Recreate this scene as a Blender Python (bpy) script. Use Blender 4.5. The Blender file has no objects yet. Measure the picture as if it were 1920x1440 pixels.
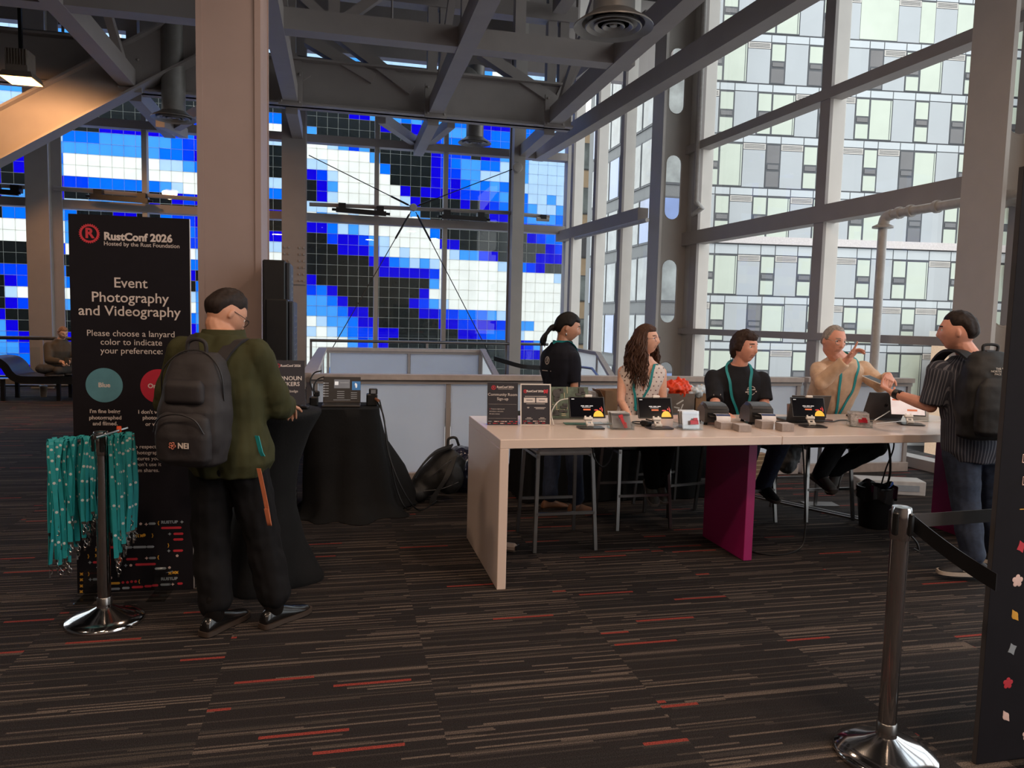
import bpy, bmesh, math, random
from mathutils import Vector, Matrix, Euler, noise
R = math.radians
V = Vector
sc = bpy.context.scene
COL = sc.collection
random.seed(7)

# ---------------------------------------------------------------- camera, sky, exposure
HC, FPX, PITCH, ROLL, YAW = 1.62, 1407.8, R(4.848), R(1.403), R(13.02)
cam_d = bpy.data.cameras.new('camera')
cam = bpy.data.objects.new('camera', cam_d); COL.objects.link(cam)
cam_d.sensor_width = 36.0; cam_d.lens = 36.0 * FPX / 1920.0; cam_d.clip_end = 400
_f = V((math.sin(YAW)*math.cos(PITCH), math.cos(YAW)*math.cos(PITCH), -math.sin(PITCH)))
_r = V((math.cos(YAW), -math.sin(YAW), 0)); _u = _r.cross(_f)
_r2 = _r*math.cos(ROLL) + _u*math.sin(ROLL); _u2 = -_r*math.sin(ROLL) + _u*math.cos(ROLL)
cam.matrix_world = Matrix(((_r2.x, _u2.x, -_f.x, 0), (_r2.y, _u2.y, -_f.y, 0), (_r2.z, _u2.z, -_f.z, HC), (0, 0, 0, 1)))
sc.camera = cam
CAM = V((0, 0, HC))

def ray(px, py): return _r2*((px-960)/FPX) - _u2*((py-720)/FPX) + _f
def az(px, py, z): d = ray(px, py); return CAM + d*((z-HC)/d.z)          # point of a horizontal plane
def ay(px, py, y): d = ray(px, py); return CAM + d*(y/d.y)                # point of a plane facing the room's length
def apl(px, py, p0, n): d = ray(px, py); return CAM + d*((V(p0)-CAM).dot(n)/d.dot(n))

w = bpy.data.worlds.new('sky'); sc.world = w; w.use_nodes = True
nt = w.node_tree; nt.nodes.clear()
bg = nt.nodes.new('ShaderNodeBackground'); out = nt.nodes.new('ShaderNodeOutputWorld')
tc = nt.nodes.new('ShaderNodeTexCoord'); nz = nt.nodes.new('ShaderNodeTexNoise'); cr = nt.nodes.new('ShaderNodeValToRGB')
nz.inputs['Scale'].default_value = 2.2; nz.inputs['Detail'].default_value = 6
cr.color_ramp.elements[0].position = .38; cr.color_ramp.elements[0].color = (.82, .91, 1, 1)
cr.color_ramp.elements[1].position = .62; cr.color_ramp.elements[1].color = (1, .99, .97, 1)
nt.links.new(tc.outputs['Generated'], nz.inputs['Vector']); nt.links.new(nz.outputs['Fac'], cr.inputs['Fac'])
nt.links.new(cr.outputs['Color'], bg.inputs['Color']); nt.links.new(bg.outputs['Background'], out.inputs['Surface'])
bg.inputs["Strength"].default_value = 2.3

sd = bpy.data.lights.new('sun', 'SUN'); sd.energy = 1.1; sd.angle = R(8); sd.color = (1, .95, .88)
so = bpy.data.objects.new('sun', sd); COL.objects.link(so)
so.rotation_euler = Euler((R(48), 0, R(-28)))

HALL_E = 96
sc.view_settings.view_transform = 'Standard'; sc.view_settings.look = 'None'
sc.view_settings.exposure = 0.0; sc.view_settings.gamma = 1.0
sc.view_settings.use_curve_mapping = False
sc.render.film_transparent = False
cy = sc.cycles
cy.use_denoising = True; cy.max_bounces = 7; cy.diffuse_bounces = 4; cy.glossy_bounces = 3; cy.transmission_bounces = 4
cy.transparent_max_bounces = 16; cy.caustics_reflective = False; cy.caustics_refractive = False
cy.sample_clamp_indirect = 4.0

# ---------------------------------------------------------------- helpers
def lin(c):
    c = c/255.0
    return c/12.92 if c <= .04045 else ((c+.055)/1.055)**2.4
MATS = {}
def mat(name, rgb, rough=.6, metal=0.0, var=.10, scale=14, spec=.5, emit=0, alpha=1.0, coat=0, bump=0, trans=0):
    """procedural principled material: a soft noise varies the colour a little"""
    if name in MATS: return MATS[name]
    m = bpy.data.materials.new(name); m.use_nodes = True
    n = m.node_tree.nodes; L = m.node_tree.links; b = n['Principled BSDF']
    col = (lin(rgb[0]), lin(rgb[1]), lin(rgb[2]))
    t = n.new('ShaderNodeTexCoord'); x = n.new('ShaderNodeTexNoise'); x.inputs['Scale'].default_value = scale; x.inputs['Detail'].default_value = 4
    r = n.new('ShaderNodeValToRGB')
    r.color_ramp.elements[0].position = .3; r.color_ramp.elements[1].position = .7
    r.color_ramp.elements[0].color = tuple(c*(1-var) for c in col)+(1,)
    r.color_ramp.elements[1].color = tuple(min(1, c*(1+var)) for c in col)+(1,)
    L.new(t.outputs['Object'], x.inputs['Vector']); L.new(x.outputs['Fac'], r.inputs['Fac']); L.new(r.outputs['Color'], b.inputs['Base Color'])
    b.inputs['Roughness'].default_value = rough; b.inputs['Metallic'].default_value = metal
    b.inputs['Specular IOR Level'].default_value = spec
    if coat: b.inputs['Coat Weight'].default_value = coat
    if emit:
        L.new(r.outputs['Color'], b.inputs['Emission Color']); b.inputs['Emission Strength'].default_value = emit
    if bump:
        bn = n.new('ShaderNodeBump'); bn.inputs['Strength'].default_value = bump; bn.inputs['Distance'].default_value = .01
        x2 = n.new('ShaderNodeTexNoise'); x2.inputs['Scale'].default_value = scale*6
        L.new(t.outputs['Object'], x2.inputs['Vector']); L.new(x2.outputs['Fac'], bn.inputs['Height']); L.new(bn.outputs['Normal'], b.inputs['Normal'])
    if trans:
        o = n['Material Output']; tr = n.new('ShaderNodeBsdfTranslucent'); mx = n.new('ShaderNodeMixShader'); mx.inputs[0].default_value = trans
        L.new(r.outputs['Color'], tr.inputs['Color']); L.new(b.outputs[0], mx.inputs[1]); L.new(tr.outputs[0], mx.inputs[2]); L.new(mx.outputs[0], o.inputs['Surface'])
    MATS[name] = m
    return m
def glass_mat(name, tint=(.93, .96, .96), refl=.015, rough=0.0):
    """thin pane: lets light straight through, with a faint mirror image on top"""
    if name in MATS: return MATS[name]
    m = bpy.data.materials.new(name); m.use_nodes = True
    n = m.node_tree.nodes; L = m.node_tree.links; n.remove(n['Principled BSDF']); o = n['Material Output']
    tr = n.new('ShaderNodeBsdfTransparent'); tr.inputs['Color'].default_value = tint+(1,)
    g = n.new('ShaderNodeBsdfGlossy'); g.inputs['Roughness'].default_value = rough; g.inputs['Color'].default_value = (1, 1, 1, 1)
    lw = n.new('ShaderNodeLayerWeight'); lw.inputs['Blend'].default_value = .12
    mp = n.new('ShaderNodeMath'); mp.operation = 'MULTIPLY_ADD'; mp.inputs[1].default_value = .35; mp.inputs[2].default_value = refl
    mx = n.new('ShaderNodeMixShader')
    L.new(lw.outputs['Fresnel'], mp.inputs[0]); L.new(mp.outputs[0], mx.inputs[0])
    L.new(tr.outputs[0], mx.inputs[1]); L.new(g.outputs[0], mx.inputs[2]); L.new(mx.outputs[0], o.inputs['Surface'])
    MATS[name] = m
    return m

class MB:
    """collects shapes and links them as ONE mesh object"""
    def __init__(s): s.v = []; s.f = []; s.mi = []; s.M = Matrix.Identity(4); s.k = 0
    def add(s, vs, fs, k=None):
        o = len(s.v); M = s.M
        s.v += [M @ V(p) for p in vs]; s.f += [tuple(i+o for i in q) for q in fs]; s.mi += [s.k if k is None else k]*len(fs)
        return s
    def box(s, c, d, rot=None, k=None, ch=0):
        hx, hy, hz = d[0]/2, d[1]/2, d[2]/2; c = V(c)
        if ch > 0:
            e = min(ch, hx*.9, hy*.9, hz*.9); pts = []
            for sz, q in ((-hz, e), (-hz+e, 0), (hz-e, 0), (hz, e)):
                ax, ay_ = hx-q, hy-q; e2 = e if q == 0 else e*.4
                for (x, y) in ((-ax+e2, -ay_), (ax-e2, -ay_), (ax, -ay_+e2), (ax, ay_-e2), (ax-e2, ay_), (-ax+e2, ay_), (-ax, ay_-e2), (-ax, -ay_+e2)): pts.append(V((x, y, sz)))
            fs = [tuple(range(7, -1, -1)), tuple(range(24, 32))]
            for r_ in range(3):
                for i in range(8): a = r_*8+i; b = r_*8+(i+1) % 8; fs.append((a, b, b+8, a+8))
        else:
            pts = [V((x, y, z)) for z in (-hz, hz) for (x, y) in ((-hx, -hy), (hx, -hy), (hx, hy), (-hx, hy))]
            fs = [(3, 2, 1, 0), (4, 5, 6, 7), (0, 1, 5, 4), (1, 2, 6, 5), (2, 3, 7, 6), (3, 0, 4, 7)]
        if rot is not None:
            m = rot if isinstance(rot, Matrix) else Euler(rot).to_matrix(); pts = [m @ p for p in pts]
        return s.add([p+c for p in pts], fs, k)
    def bar(s, a, b, wd, ht, up=(0, 0, 1), k=None):
        """box section from a to b: wd across, ht along up"""
        a, b = V(a), V(b); t = (b-a).normalized(); up = V(up); sd_ = t.cross(up)
        if sd_.length < 1e-5: sd_ = t.cross(V((0, 1, 0)))
        sd_.normalize(); u = sd_.cross(t).normalized()
        pts = [p+sd_*x+u*y for p in (a, b) for (x, y) in ((-wd/2, -ht/2), (wd/2, -ht/2), (wd/2, ht/2), (-wd/2, ht/2))]
        return s.add(pts, [(3, 2, 1, 0), (4, 5, 6, 7), (0, 1, 5, 4), (1, 2, 6, 5), (2, 3, 7, 6), (3, 0, 4, 7)], k)
    def tube(s, pts, r, n=8, k=None, flat=1.0, caps=True, up=None):
        pts = [V(p) for p in pts]; rr = r if isinstance(r, (list, tuple)) else [r]*len(pts); vs = []; fs = []
        pu = None
        for i, p in enumerate(pts):
            t = (pts[min(i+1, len(pts)-1)]-pts[max(i-1, 0)]).normalized()
            if pu is None:
                u = V(up) if up is not None else (V((0, 0, 1)) if abs(t.z) < .9 else V((1, 0, 0)))
            else: u = pu
            u = (u-t*u.dot(t)).normalized(); pu = u; b = t.cross(u)
            for j in range(n):
                an = 2*math.pi*j/n; vs.append(p+(b*math.cos(an)+u*math.sin(an)*flat)*rr[i])
        for i in range(len(pts)-1):
            for j in range(n): a = i*n+j; c = i*n+(j+1) % n; fs.append((a, c, c+n, a+n))
        if caps: fs += [tuple(range(n-1, -1, -1)), tuple(range((len(pts)-1)*n, len(pts)*n))]
        return s.add(vs, fs, k)
    def lathe(s, prof, c=(0, 0, 0), n=32, k=None):
        vs = []; fs = []; c = V(c)
        for (r_, z) in prof:
            for j in range(n): a = 2*math.pi*j/n; vs.append(c+V((r_*math.cos(a), r_*math.sin(a), z)))
        for i in range(len(prof)-1):
            for j in range(n): a = i*n+j; b = i*n+(j+1) % n; fs.append((a, b, b+n, a+n))
        if prof[0][0] > 1e-4: fs.append(tuple(range(n-1, -1, -1)))
        if prof[-1][0] > 1e-4: fs.append(tuple(range((len(prof)-1)*n, len(prof)*n)))
        return s.add(vs, fs, k)
    def prism(s, poly, z0, z1, k=None):
        n = len(poly); vs = [(x, y, z0) for x, y in poly]+[(x, y, z1) for x, y in poly]
        fs = [tuple(range(n-1, -1, -1)), tuple(range(n, 2*n))]+[(i, (i+1) % n, n+(i+1) % n, n+i) for i in range(n)]
        return s.add(vs, fs, k)
    def ell(s, c, d, rot=None, nu=14, nv=10, k=None):
        vs = []; fs = []; c = V(c); m = rot if rot is not None else Matrix.Identity(3)
        for i in range(nv+1):
            th = math.pi*i/nv
            for j in range(nu):
                ph = 2*math.pi*j/nu; vs.append(c+m @ V((d[0]*math.sin(th)*math.cos(ph), d[1]*math.sin(th)*math.sin(ph), d[2]*math.cos(th))))
        for i in range(nv):
            for j in range(nu): a = i*nu+j; b = i*nu+(j+1) % nu; fs.append((a, a+nu, b+nu, b))
        return s.add(vs, fs, k)
    def loft(s, rings, k=None, caps=True):
        n = len(rings[0]); vs = [p for r_ in rings for p in r_]; fs = []
        for i in range(len(rings)-1):
            for j in range(n): a = i*n+j; b = i*n+(j+1) % n; fs.append((a, b, b+n, a+n))
        if caps: fs += [tuple(range(n-1, -1, -1)), tuple(range((len(rings)-1)*n, len(rings)*n))]
        return s.add(vs, fs, k)
    def ribbon(s, pts, wv, th=.002, k=None):
        """flat band along pts, wv = width vector(s)"""
        ws = wv if isinstance(wv, list) else [V(wv)]*len(pts); rings = []
        for i, p in enumerate(pts):
            t = (V(pts[min(i+1, len(pts)-1)])-V(pts[max(i-1, 0)])).normalized(); nn = t.cross(ws[i]).normalized()*th/2; h = ws[i]/2; p = V(p)
            rings.append([p-h-nn, p+h-nn, p+h+nn, p-h+nn])
        return s.loft(rings, k)
    def text(s, body, size, at=(0, 0), align='CENTER', bold=0, k=None, ext=.0004, space=1.0, sx=1.0):
        """letters in the local x-y plane of s.M"""
        cu = bpy.data.curves.new('t', 'FONT'); cu.body = body; cu.size = size; cu.align_x = align; cu.align_y = 'CENTER'; cu.space_character = space
        cu.offset = bold; cu.extrude = ext; cu.resolution_u = 3; cu.space_line = .95
        ob = bpy.data.objects.new('t', cu); COL.objects.link(ob)
        me = bpy.data.meshes.new_from_object(ob.evaluated_get(bpy.context.evaluated_depsgraph_get()))
        s.add([(v.co.x*sx+at[0], v.co.y+at[1], v.co.z) for v in me.vertices], [tuple(p.vertices) for p in me.polygons], k)
        bpy.data.objects.remove(ob); bpy.data.meshes.remove(me); bpy.data.curves.remove(cu)
        return s
    def disc(s, c, r, n=24, k=None, th=.0004):
        return s.prism([(c[0]+r*math.cos(2*math.pi*i/n), c[1]+r*math.sin(2*math.pi*i/n)) for i in range(n)], -th, th, k)
    def mesh(s, name, mats):
        me = bpy.data.meshes.new(name); me.from_pydata([tuple(p) for p in s.v], [], s.f)
        for m in (mats if isinstance(mats, (list, tuple)) else [mats]): me.materials.append(m)
        me.polygons.foreach_set('material_index', s.mi)
        return me
    def build(s, name, mats, parent=None, smooth=False, ang=40, loc=None):
        me = s.mesh(name, mats)
        bm = bmesh.new(); bm.from_mesh(me); bmesh.ops.recalc_face_normals(bm, faces=bm.faces)
        if smooth:
            for f in bm.faces: f.smooth = True
            for e in bm.edges:
                if len(e.link_faces) == 2 and e.calc_face_angle(0) > R(ang): e.smooth = False
        bm.to_mesh(me); bm.free()
        return link(me, name, parent, loc)
def link(me, name, parent=None, loc=None):
    o = bpy.data.objects.new(name, me); COL.objects.link(o)
    if parent is not None: o.parent = parent
    if loc is not None: o.location = loc
    return o
def tag(o, label=None, cat=None, group=None, kind=None):
    if label: o['label'] = label
    if cat: o['category'] = cat
    if group: o['group'] = group
    if kind: o['kind'] = kind
    return o
def empty(name, loc, label, cat, group=None, rz=0, kind=None):
    o = bpy.data.objects.new(name, None); COL.objects.link(o); o.location = loc; o.rotation_euler = (0, 0, rz); o.empty_display_size = .1
    return tag(o, label, cat, group, kind)
def copy_tree(o, parent=None):
    c = o.copy(); COL.objects.link(c)
    if parent is not None: c.parent = parent
    for ch in list(o.children): copy_tree(ch, c)
    return c
def frame(o, x, y):
    """matrix whose x-y plane is spanned by x and y at o"""
    x = V(x).normalized(); y = V(y); y = (y-x*y.dot(x)).normalized(); z = x.cross(y); o = V(o)
    return Matrix(((x.x, y.x, z.x, o.x), (x.y, y.y, z.y, o.y), (x.z, y.z, z.z, o.z), (0, 0, 0, 1)))
def spline(pts, n=8):
    """smooth curve through pts"""
    pts = [V(p) for p in pts]; P = [pts[0]*2-pts[1]]+pts+[pts[-1]*2-pts[-2]]; o = []
    for i in range(1, len(P)-2):
        for k in range(n):
            t = k/n; a, b, c, d = P[i-1], P[i], P[i+1], P[i+2]
            o.append(.5*((2*b)+(c-a)*t+(2*a-5*b+4*c-d)*t*t+(3*b-a-3*c+d)*t**3))
    return o+[pts[-1]]
def struct(mb, name, m, label, cat, parent=None, smooth=False):
    o = mb.build(name, m, parent, smooth)
    if parent is None: tag(o, label, cat, kind='structure')
    return o

# ---------------------------------------------------------------- materials of the room
STEEL = mat('grey_steel_paint', (158, 150, 146), .55, 0, .04, 3)
STEEL2 = mat('steel_frame_paint', (176, 170, 164), .5, 0, .04, 3)
COLP = mat('column_paint', (156, 136, 130), .5, 0, .05, 2)
DUCT = mat('galvanised_duct', (140, 136, 132), .45, .4, .12, 5)
DECK = mat('dark_roof_deck', (40, 38, 38), .8, 0, .15, 2)
CHROME = mat('chrome', (196, 194, 194), .12, 1, .03, 5)
SILVER = mat('satin_silver', (150, 148, 146), .3, 1, .05, 5)
BLACKP = mat('black_plastic', (18, 18, 19), .4, 0, .1, 20)
BLACKM = mat('black_metal', (26, 26, 28), .4, .3, .1, 10)
RUBBER = mat('black_rubber', (14, 14, 14), .7, 0, .1, 20)
WHITEP = mat('white_plastic', (222, 216, 208), .4, 0, .04, 20)
CABLE = mat('black_cable', (15, 15, 16), .5, 0, .1, 20)
GLASS = glass_mat('clear_window_glass')
ACRYL = glass_mat('clear_acrylic', (.95, .97, .97), .05)
FROST = mat('frosted_glass', (242, 246, 250), .35, 0, .03, 1.5, trans=.7)
MUL_LIT = mat('daylit_mullion_tone', (236, 230, 222), .5, 0, .03, 3)  # outside daylight on the mullion sides is put into this paler colour
BCLOTH = mat('black_cloth', (15, 15, 16), .85, 0, .2, 8, spec=.25, bump=.15)
# ================================================================= floor, roof, walls
def carpet():
    m = bpy.data.materials.new('striped_carpet'); m.use_nodes = True
    n = m.node_tree.nodes; L = m.node_tree.links; b = n['Principled BSDF']; b.inputs['Roughness'].default_value = .95; b.inputs['Specular IOR Level'].default_value = .15
    def N(t, **k):
        x = n.new(t)
        for a, v_ in k.items(): setattr(x, a, v_)
        return x
    def M(op, a, b_=None, c=None):
        x = N('ShaderNodeMath', operation=op)
        for i, q in enumerate((a, b_, c)):
            if q is None: continue
            if isinstance(q, (int, float)): x.inputs[i].default_value = q
            else: L.new(q, x.inputs[i])
        return x.outputs[0]
    t = N('ShaderNodeTexCoord'); sp = N('ShaderNodeSeparateXYZ'); L.new(t.outputs['Object'], sp.inputs[0])
    X, Y = sp.outputs[0], sp.outputs[1]
    px = M('FLOOR', M('DIVIDE', M('ADD', X, 20.05), .93))                       # carpet tiles, each with its own run of stripes
    wn0 = N('ShaderNodeTexWhiteNoise', noise_dimensions='1D'); L.new(px, wn0.inputs['W'])
    Yt = M('ADD', Y, M('MULTIPLY', wn0.outputs['Value'], 9.0))
    row = M('FLOOR', M('DIVIDE', Yt, .0115)); row2 = M('FLOOR', M('DIVIDE', Yt, .0205))
    def rnd(a, b_, c):
        cb = N('ShaderNodeCombineXYZ')
        for i, q in enumerate((a, b_)): L.new(q, cb.inputs[i])
        cb.inputs[2].default_value = c
        w_ = N('ShaderNodeTexWhiteNoise', noise_dimensions='3D'); L.new(cb.outputs[0], w_.inputs['Vector']); return w_.outputs['Value']
    rowr = N('ShaderNodeTexWhiteNoise', noise_dimensions='1D'); L.new(row2, rowr.inputs['W'])
    seg = M('FLOOR', M('ADD', M('DIVIDE', X, .34), M('MULTIPLY', rowr.outputs['Value'], 7.0)))
    seg1 = M('FLOOR', M('ADD', M('DIVIDE', X, .8), M('MULTIPLY', rnd(row, px, 2.0), 7.0)))
    a = rnd(row, seg1, 1.0); b2 = rnd(row2, seg, 5.0)
    base = N('ShaderNodeValToRGB'); base.color_ramp.interpolation = 'CONSTANT'; e = base.color_ramp.elements
    cols = [(0, (37, 33, 33)), (.40, (52, 47, 45)), (.50, (36, 33, 33)), (.62, (78, 69, 64)), (.70, (39, 36, 36)), (.80, (60, 54, 50)), (.88, (38, 35, 35)), (.93, (90, 80, 73))]
    e[0].position = 0; e[1].position = cols[1][0]
    while len(e) < len(cols): e.new(.5)
    for i, (p_, c_) in enumerate(cols): e[i].position = p_; e[i].color = (lin(c_[0]), lin(c_[1]), lin(c_[2]), 1)
    L.new(a, base.inputs['Fac'])
    red = M('GREATER_THAN', b2, .9835)
    mix = N('ShaderNodeMix', data_type='RGBA'); L.new(red, mix.inputs['Factor']); L.new(base.outputs['Color'], mix.inputs[6]); mix.inputs[7].default_value = (lin(126), lin(54), lin(47), 1)
    nz = N('ShaderNodeTexNoise'); nz.inputs['Scale'].default_value = 230; nz.inputs['Detail'].default_value = 1.5; L.new(t.outputs['Object'], nz.inputs['Vector'])
    sp2 = M('MULTIPLY_ADD', M('SUBTRACT', nz.outputs['Fac'], .5), 3.2, 1.0); sp2 = M('MAXIMUM', sp2, .35)
    mm = N('ShaderNodeMix', data_type='RGBA', blend_type='MULTIPLY'); mm.inputs['Factor'].default_value = 1
    L.new(mix.outputs[2], mm.inputs[6]); L.new(sp2, mm.inputs[7]); L.new(mm.outputs[2], b.inputs['Base Color'])
    bp = N('ShaderNodeBump'); bp.inputs['Strength'].default_value = .4; bp.inputs['Distance'].default_value = .004; L.new(nz.outputs['Fac'], bp.inputs['Height']); L.new(bp.outputs['Normal'], b.inputs['Normal'])
    return m
CARPET = carpet()
VX0, VX1, VY0, VY1 = -.28, 5.0, 7.42, 13.45          # the stair opening
mb = MB()
for x0, x1, y0, y1 in ((-16, 7.6, -7, VY0), (-16, VX0, VY0, VY1), (VX1, 7.6, VY0, VY1), (-16, 7.6, VY1, 18.1)):
    mb.box(((x0+x1)/2, (y0+y1)/2, -.15), (x1-x0, y1-y0, .3))
struct(mb, 'floor', CARPET, 'dark carpet floor with thin horizontal stripes and red dashes', 'floor')
mb = MB(); mb.box((2, 8, -4.6), (30, 32, .2)); struct(mb, 'floor_lower_level', mat('lower_floor', (190, 188, 190), .7), 'pale floor of the level below the stair opening', 'floor')
mb = MB(); mb.box((-4.3, 5.6, 9.6), (24.5, 25.4, .3)); struct(mb, 'ceiling', DECK, 'dark roof deck high above the steel trusses', 'ceiling')
mb = MB(); mb.box((-4.3, -7.1, 4.6), (24, .2, 10)); struct(mb, 'wall_back', mat('warm_wall', (150, 140, 132), .8), 'plain warm grey wall behind the viewer', 'wall')
mb = MB(); mb.box((-16.1, 5.5, 4.6), (.2, 25, 10)); struct(mb, 'wall_left', mat('grey_wall', (120, 114, 110), .8), 'plain grey wall at the far left end of the hall', 'wall')
zq_ = ay(700, 110, 18.0).z; mb = MB(); mb.box((-4, 17.95, (zq_+9.6)/2), (24, .25, 9.6-zq_)); struct(mb, 'wall_far_parapet', STEEL, 'steel fascia above the far windows', 'wall')

# ================================================================= steel columns
def rounded(cx, cz, hw, hh, n=8):
    """stadium outline"""
    p = []
    for i in range(n+1): a = math.pi*i/n; p.append((cx+hw*math.cos(a), cz+hh-hw+hw*math.sin(a)))
    for i in range(n+1): a = math.pi+math.pi*i/n; p.append((cx+hw*math.cos(a), cz-hh+hw+hw*math.sin(a)))
    return p
def plate_with_slots(width, z0, z1, slots, hw, hh, th):
    """flat plate in x-z (thickness along y) pierced by tall rounded slots, each with a raised rim"""
    n = 9; vs = []; fs = []; xs = [0, width]
    zc = sorted(slots); bounds = [z0]+[(zc[i]+zc[i+1])/2 for i in range(len(zc)-1)]+[z1]
    m = MB(); cx = width/2
    for i, c in enumerate(zc):
        b0, b1 = bounds[i], bounds[i+1]; h = rounded(cx, c, hw, hh)
        N_ = len(h)
        outer = []
        for (x, z) in h:
            dx, dz = x-cx, z-c
            sx = (width/2)/abs(dx) if abs(dx) > 1e-6 else 1e9
            sz = ((b1-c) if dz > 0 else (c-b0))/abs(dz) if abs(dz) > 1e-6 else 1e9
            q = min(sx, sz); outer.append((cx+dx*q, c+dz*q))
        # corners snap so the plate stays rectangular
        for corner in ((0, b0), (width, b0), (0, b1), (width, b1)):
            j = min(range(N_), key=lambda k_: (outer[k_][0]-corner[0])**2+(outer[k_][1]-corner[1])**2); outer[j] = corner
        vs = []
        for y in (-th/2, th/2): vs += [(x, y, z) for x, z in h]+[(x, y, z) for x, z in outer]
        fs = []
        for a in range(N_):
            b = (a+1) % N_
            fs += [(a, b, N_+b, N_+a), (2*N_+b, 2*N_+a, 3*N_+a, 3*N_+b), (a, 2*N_+a, 2*N_+b, b)]
        m.add(vs, fs)
        rim = [V((x, 0, z)) for x, z in h]; m.tube(rim+[rim[0], rim[1]], .022, 6, caps=False)
    return m
def slotted_column(x0, x1, yc, along_y, slots, z1, label, hw=None, flange=.5, hh=.62):
    root = empty('column', (x0, yc, 0), label, 'column', 'slotted steel columns', kind='structure')
    wd = x1-x0; pl = plate_with_slots(wd, 0, z1, slots, hw or wd*.29, hh, .04)
    pl.build('web', STEEL2, root, True)
    f = MB(); f.box((0, 0, z1/2), (.05, flange, z1)); f.build('flange', STEEL2, root)
    f = MB(); f.box((wd, 0, z1/2), (.05, flange, z1)); f.build('flange', STEEL2, root)
    if along_y: root.rotation_euler = (0, 0, R(90))
    return root
zA, zB = ay(1247, 546, 13.1).z, ay(1255, 351, 13.1).z; stp = zB-zA
slotted_column(5.66, 6.30, 13.1, False, [zA-stp, zA, zB, zB+stp, zB+2*stp], 9.4, 'slotted steel column behind the seated woman with wavy hair', hw=.165, hh=.6)
zD = ay(1885, 500, 6.4).z; stp2 = stp
slotted_column(6.22, 6.95, 6.36, False, [zD-stp2, zD, zD+stp2, zD+2*stp2, zD+3*stp2], 9.4, 'slotted steel column behind the man with the black backpack', hw=.2, hh=.62)
# far curtain-wall columns, seen end-on
def column(c, wd, dp, z1, label, m=STEEL, name='column'):
    root = empty(name, (c[0], c[1], 0), label, 'column', kind='structure')
    b = MB(); b.box((0, -dp/2+.02, z1/2), (wd, .04, z1)); b.build('flange', m, root)
    b = MB(); b.box((0, dp/2-.02, z1/2), (wd, .04, z1)); b.build('flange', m, root)
    b = MB(); b.box((0, 0, z1/2), (wd*.72, dp-.06, z1)); b.build('web', m, root)
    return root
cA = ay(552, 560, 17.3); c1 = column((cA.x, 17.35), .50, .55, 9.4, 'grey steel column with bolted splice plate, in front of the far blue tile view')
b = MB(); zb0, zb1 = ay(552, 533, 17.0).z, ay(552, 457, 17.0).z
b.box((0, -.30, (zb0+zb1)/2), (.50, .03, zb1-zb0)); b.build('splice_plate', STEEL, c1)
b = MB()
for sx in (-.2, -.11, .11, .2):
    for i in range(6): b.ell((sx, -.325, zb0+.08+i*(zb1-zb0-.16)/5), (.028, .02, .028), nu=8, nv=6)
b.build('bolt', STEEL, c1)
cB = ay(967, 560, 17.3); column((cB.x-.02, 17.4), .27, .5, 9.4, 'narrow grey steel column near the glass corner of the far windows', STEEL2)
cC = ay(96, 400, 17.3)
cc = empty('column', (cC.x-.16, 17.05, 0), 'slotted steel column left of the event photography banner', 'column', 'slotted steel columns', kind='structure')
b = MB(); b.box((0, 0, 4.7), (.42, .05, 9.4)); b.build('flange', STEEL, cc)
b = MB(); b.box((0, .75, 4.7), (.42, .05, 9.4)); b.build('flange', STEEL, cc)
pl = plate_with_slots(.75, 0, 9.4, [1.0, 2.75, 4.5, 6.25, 8.0], .2, .6, .04); pw = pl.build('web', STEEL2, cc, True); pw.rotation_euler = (0, 0, R(90))
# the big near column
g = empty('column', (-.93, 7.38, 0), 'broad pinkish steel column rising behind the banner and the man in the green jacket', 'column', kind='structure')
b = MB(); b.box((0, -.36, 4.7), (.52, .05, 9.4)); b.build('flange', COLP, g)
b = MB(); b.box((0, .36, 4.7), (.52, .05, 9.4)); b.build('flange', COLP, g)
b = MB(); b.box((-.235, -.392, 4.7), (.05, .014, 9.4)); b.box((.235, -.392, 4.7), (.05, .014, 9.4)); b.build('edge_strip', COLP, g)
b = MB(); b.box((.235, 0, 4.7), (.03, .68, 9.4)); b.box((-.235, 0, 4.7), (.03, .68, 9.4)); b.build('web', COLP, g)

# ================================================================= far curtain wall, facing the tile mural
YG = 18.0
def rail(px0, py0, px1, py1, h, y, dp=.2, m=STEEL, mb_=None):
    a, c = ay(px0, py0, y), ay(px1, py1, y); q = mb_ or MB(); q.bar((a.x, y, a.z-h/2), (c.x, y, c.z-h/2), dp, h); return q
xr = ay(1060, 560, YG).x; xl = -14.0
w1 = empty('window_1', (0, YG, 0), 'far glass wall facing the blue pixel tiles', 'window', kind='structure')
def wl(p): return (p[0], p[1]-YG, p[2])
xL, xC1, xC2, xC3 = cC.x, cA.x, cB.x, xr
zR1 = az(967, 297, 5.5).z
zr1 = ay(967, 297, YG).z; zr1t = ay(967, 283, YG).z; zr2 = ay(947, 434, YG).z; zr2t = ay(947, 420, YG).z
for z0_, z1_ in ((zr1, zr1t), (zr2, zr2t), (-.05, .12)):
    b = MB(); b.bar((xl, -.02, (z0_+z1_)/2), (xr+.1, -.02, (z0_+z1_)/2), .24, z1_-z0_); b.build('rail', STEEL, w1)
def mul(x, wd=.1, dp=.2, m=STEEL2):
    b = MB(); b.bar((x, 0, -.05), (x, 0, 9.0), wd, dp, up=(0, 1, 0)); return b.build('mullion', m, w1)
for p in (275, 705, 833):
    mul(ay(p, 480, YG).x)
d_ = ay(833, 480, YG).x-ay(705, 480, YG).x
for x in (ay(275, 480, YG).x-1.75, xL-1.9, xL-3.8, xL-5.7, xC2): mul(x)
b = MB(); b.bar((xr, 0, -.05), (xr, 0, 9.2), .16, .3, up=(0, 1, 0)); b.build('corner_post', STEEL2, w1)
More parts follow.
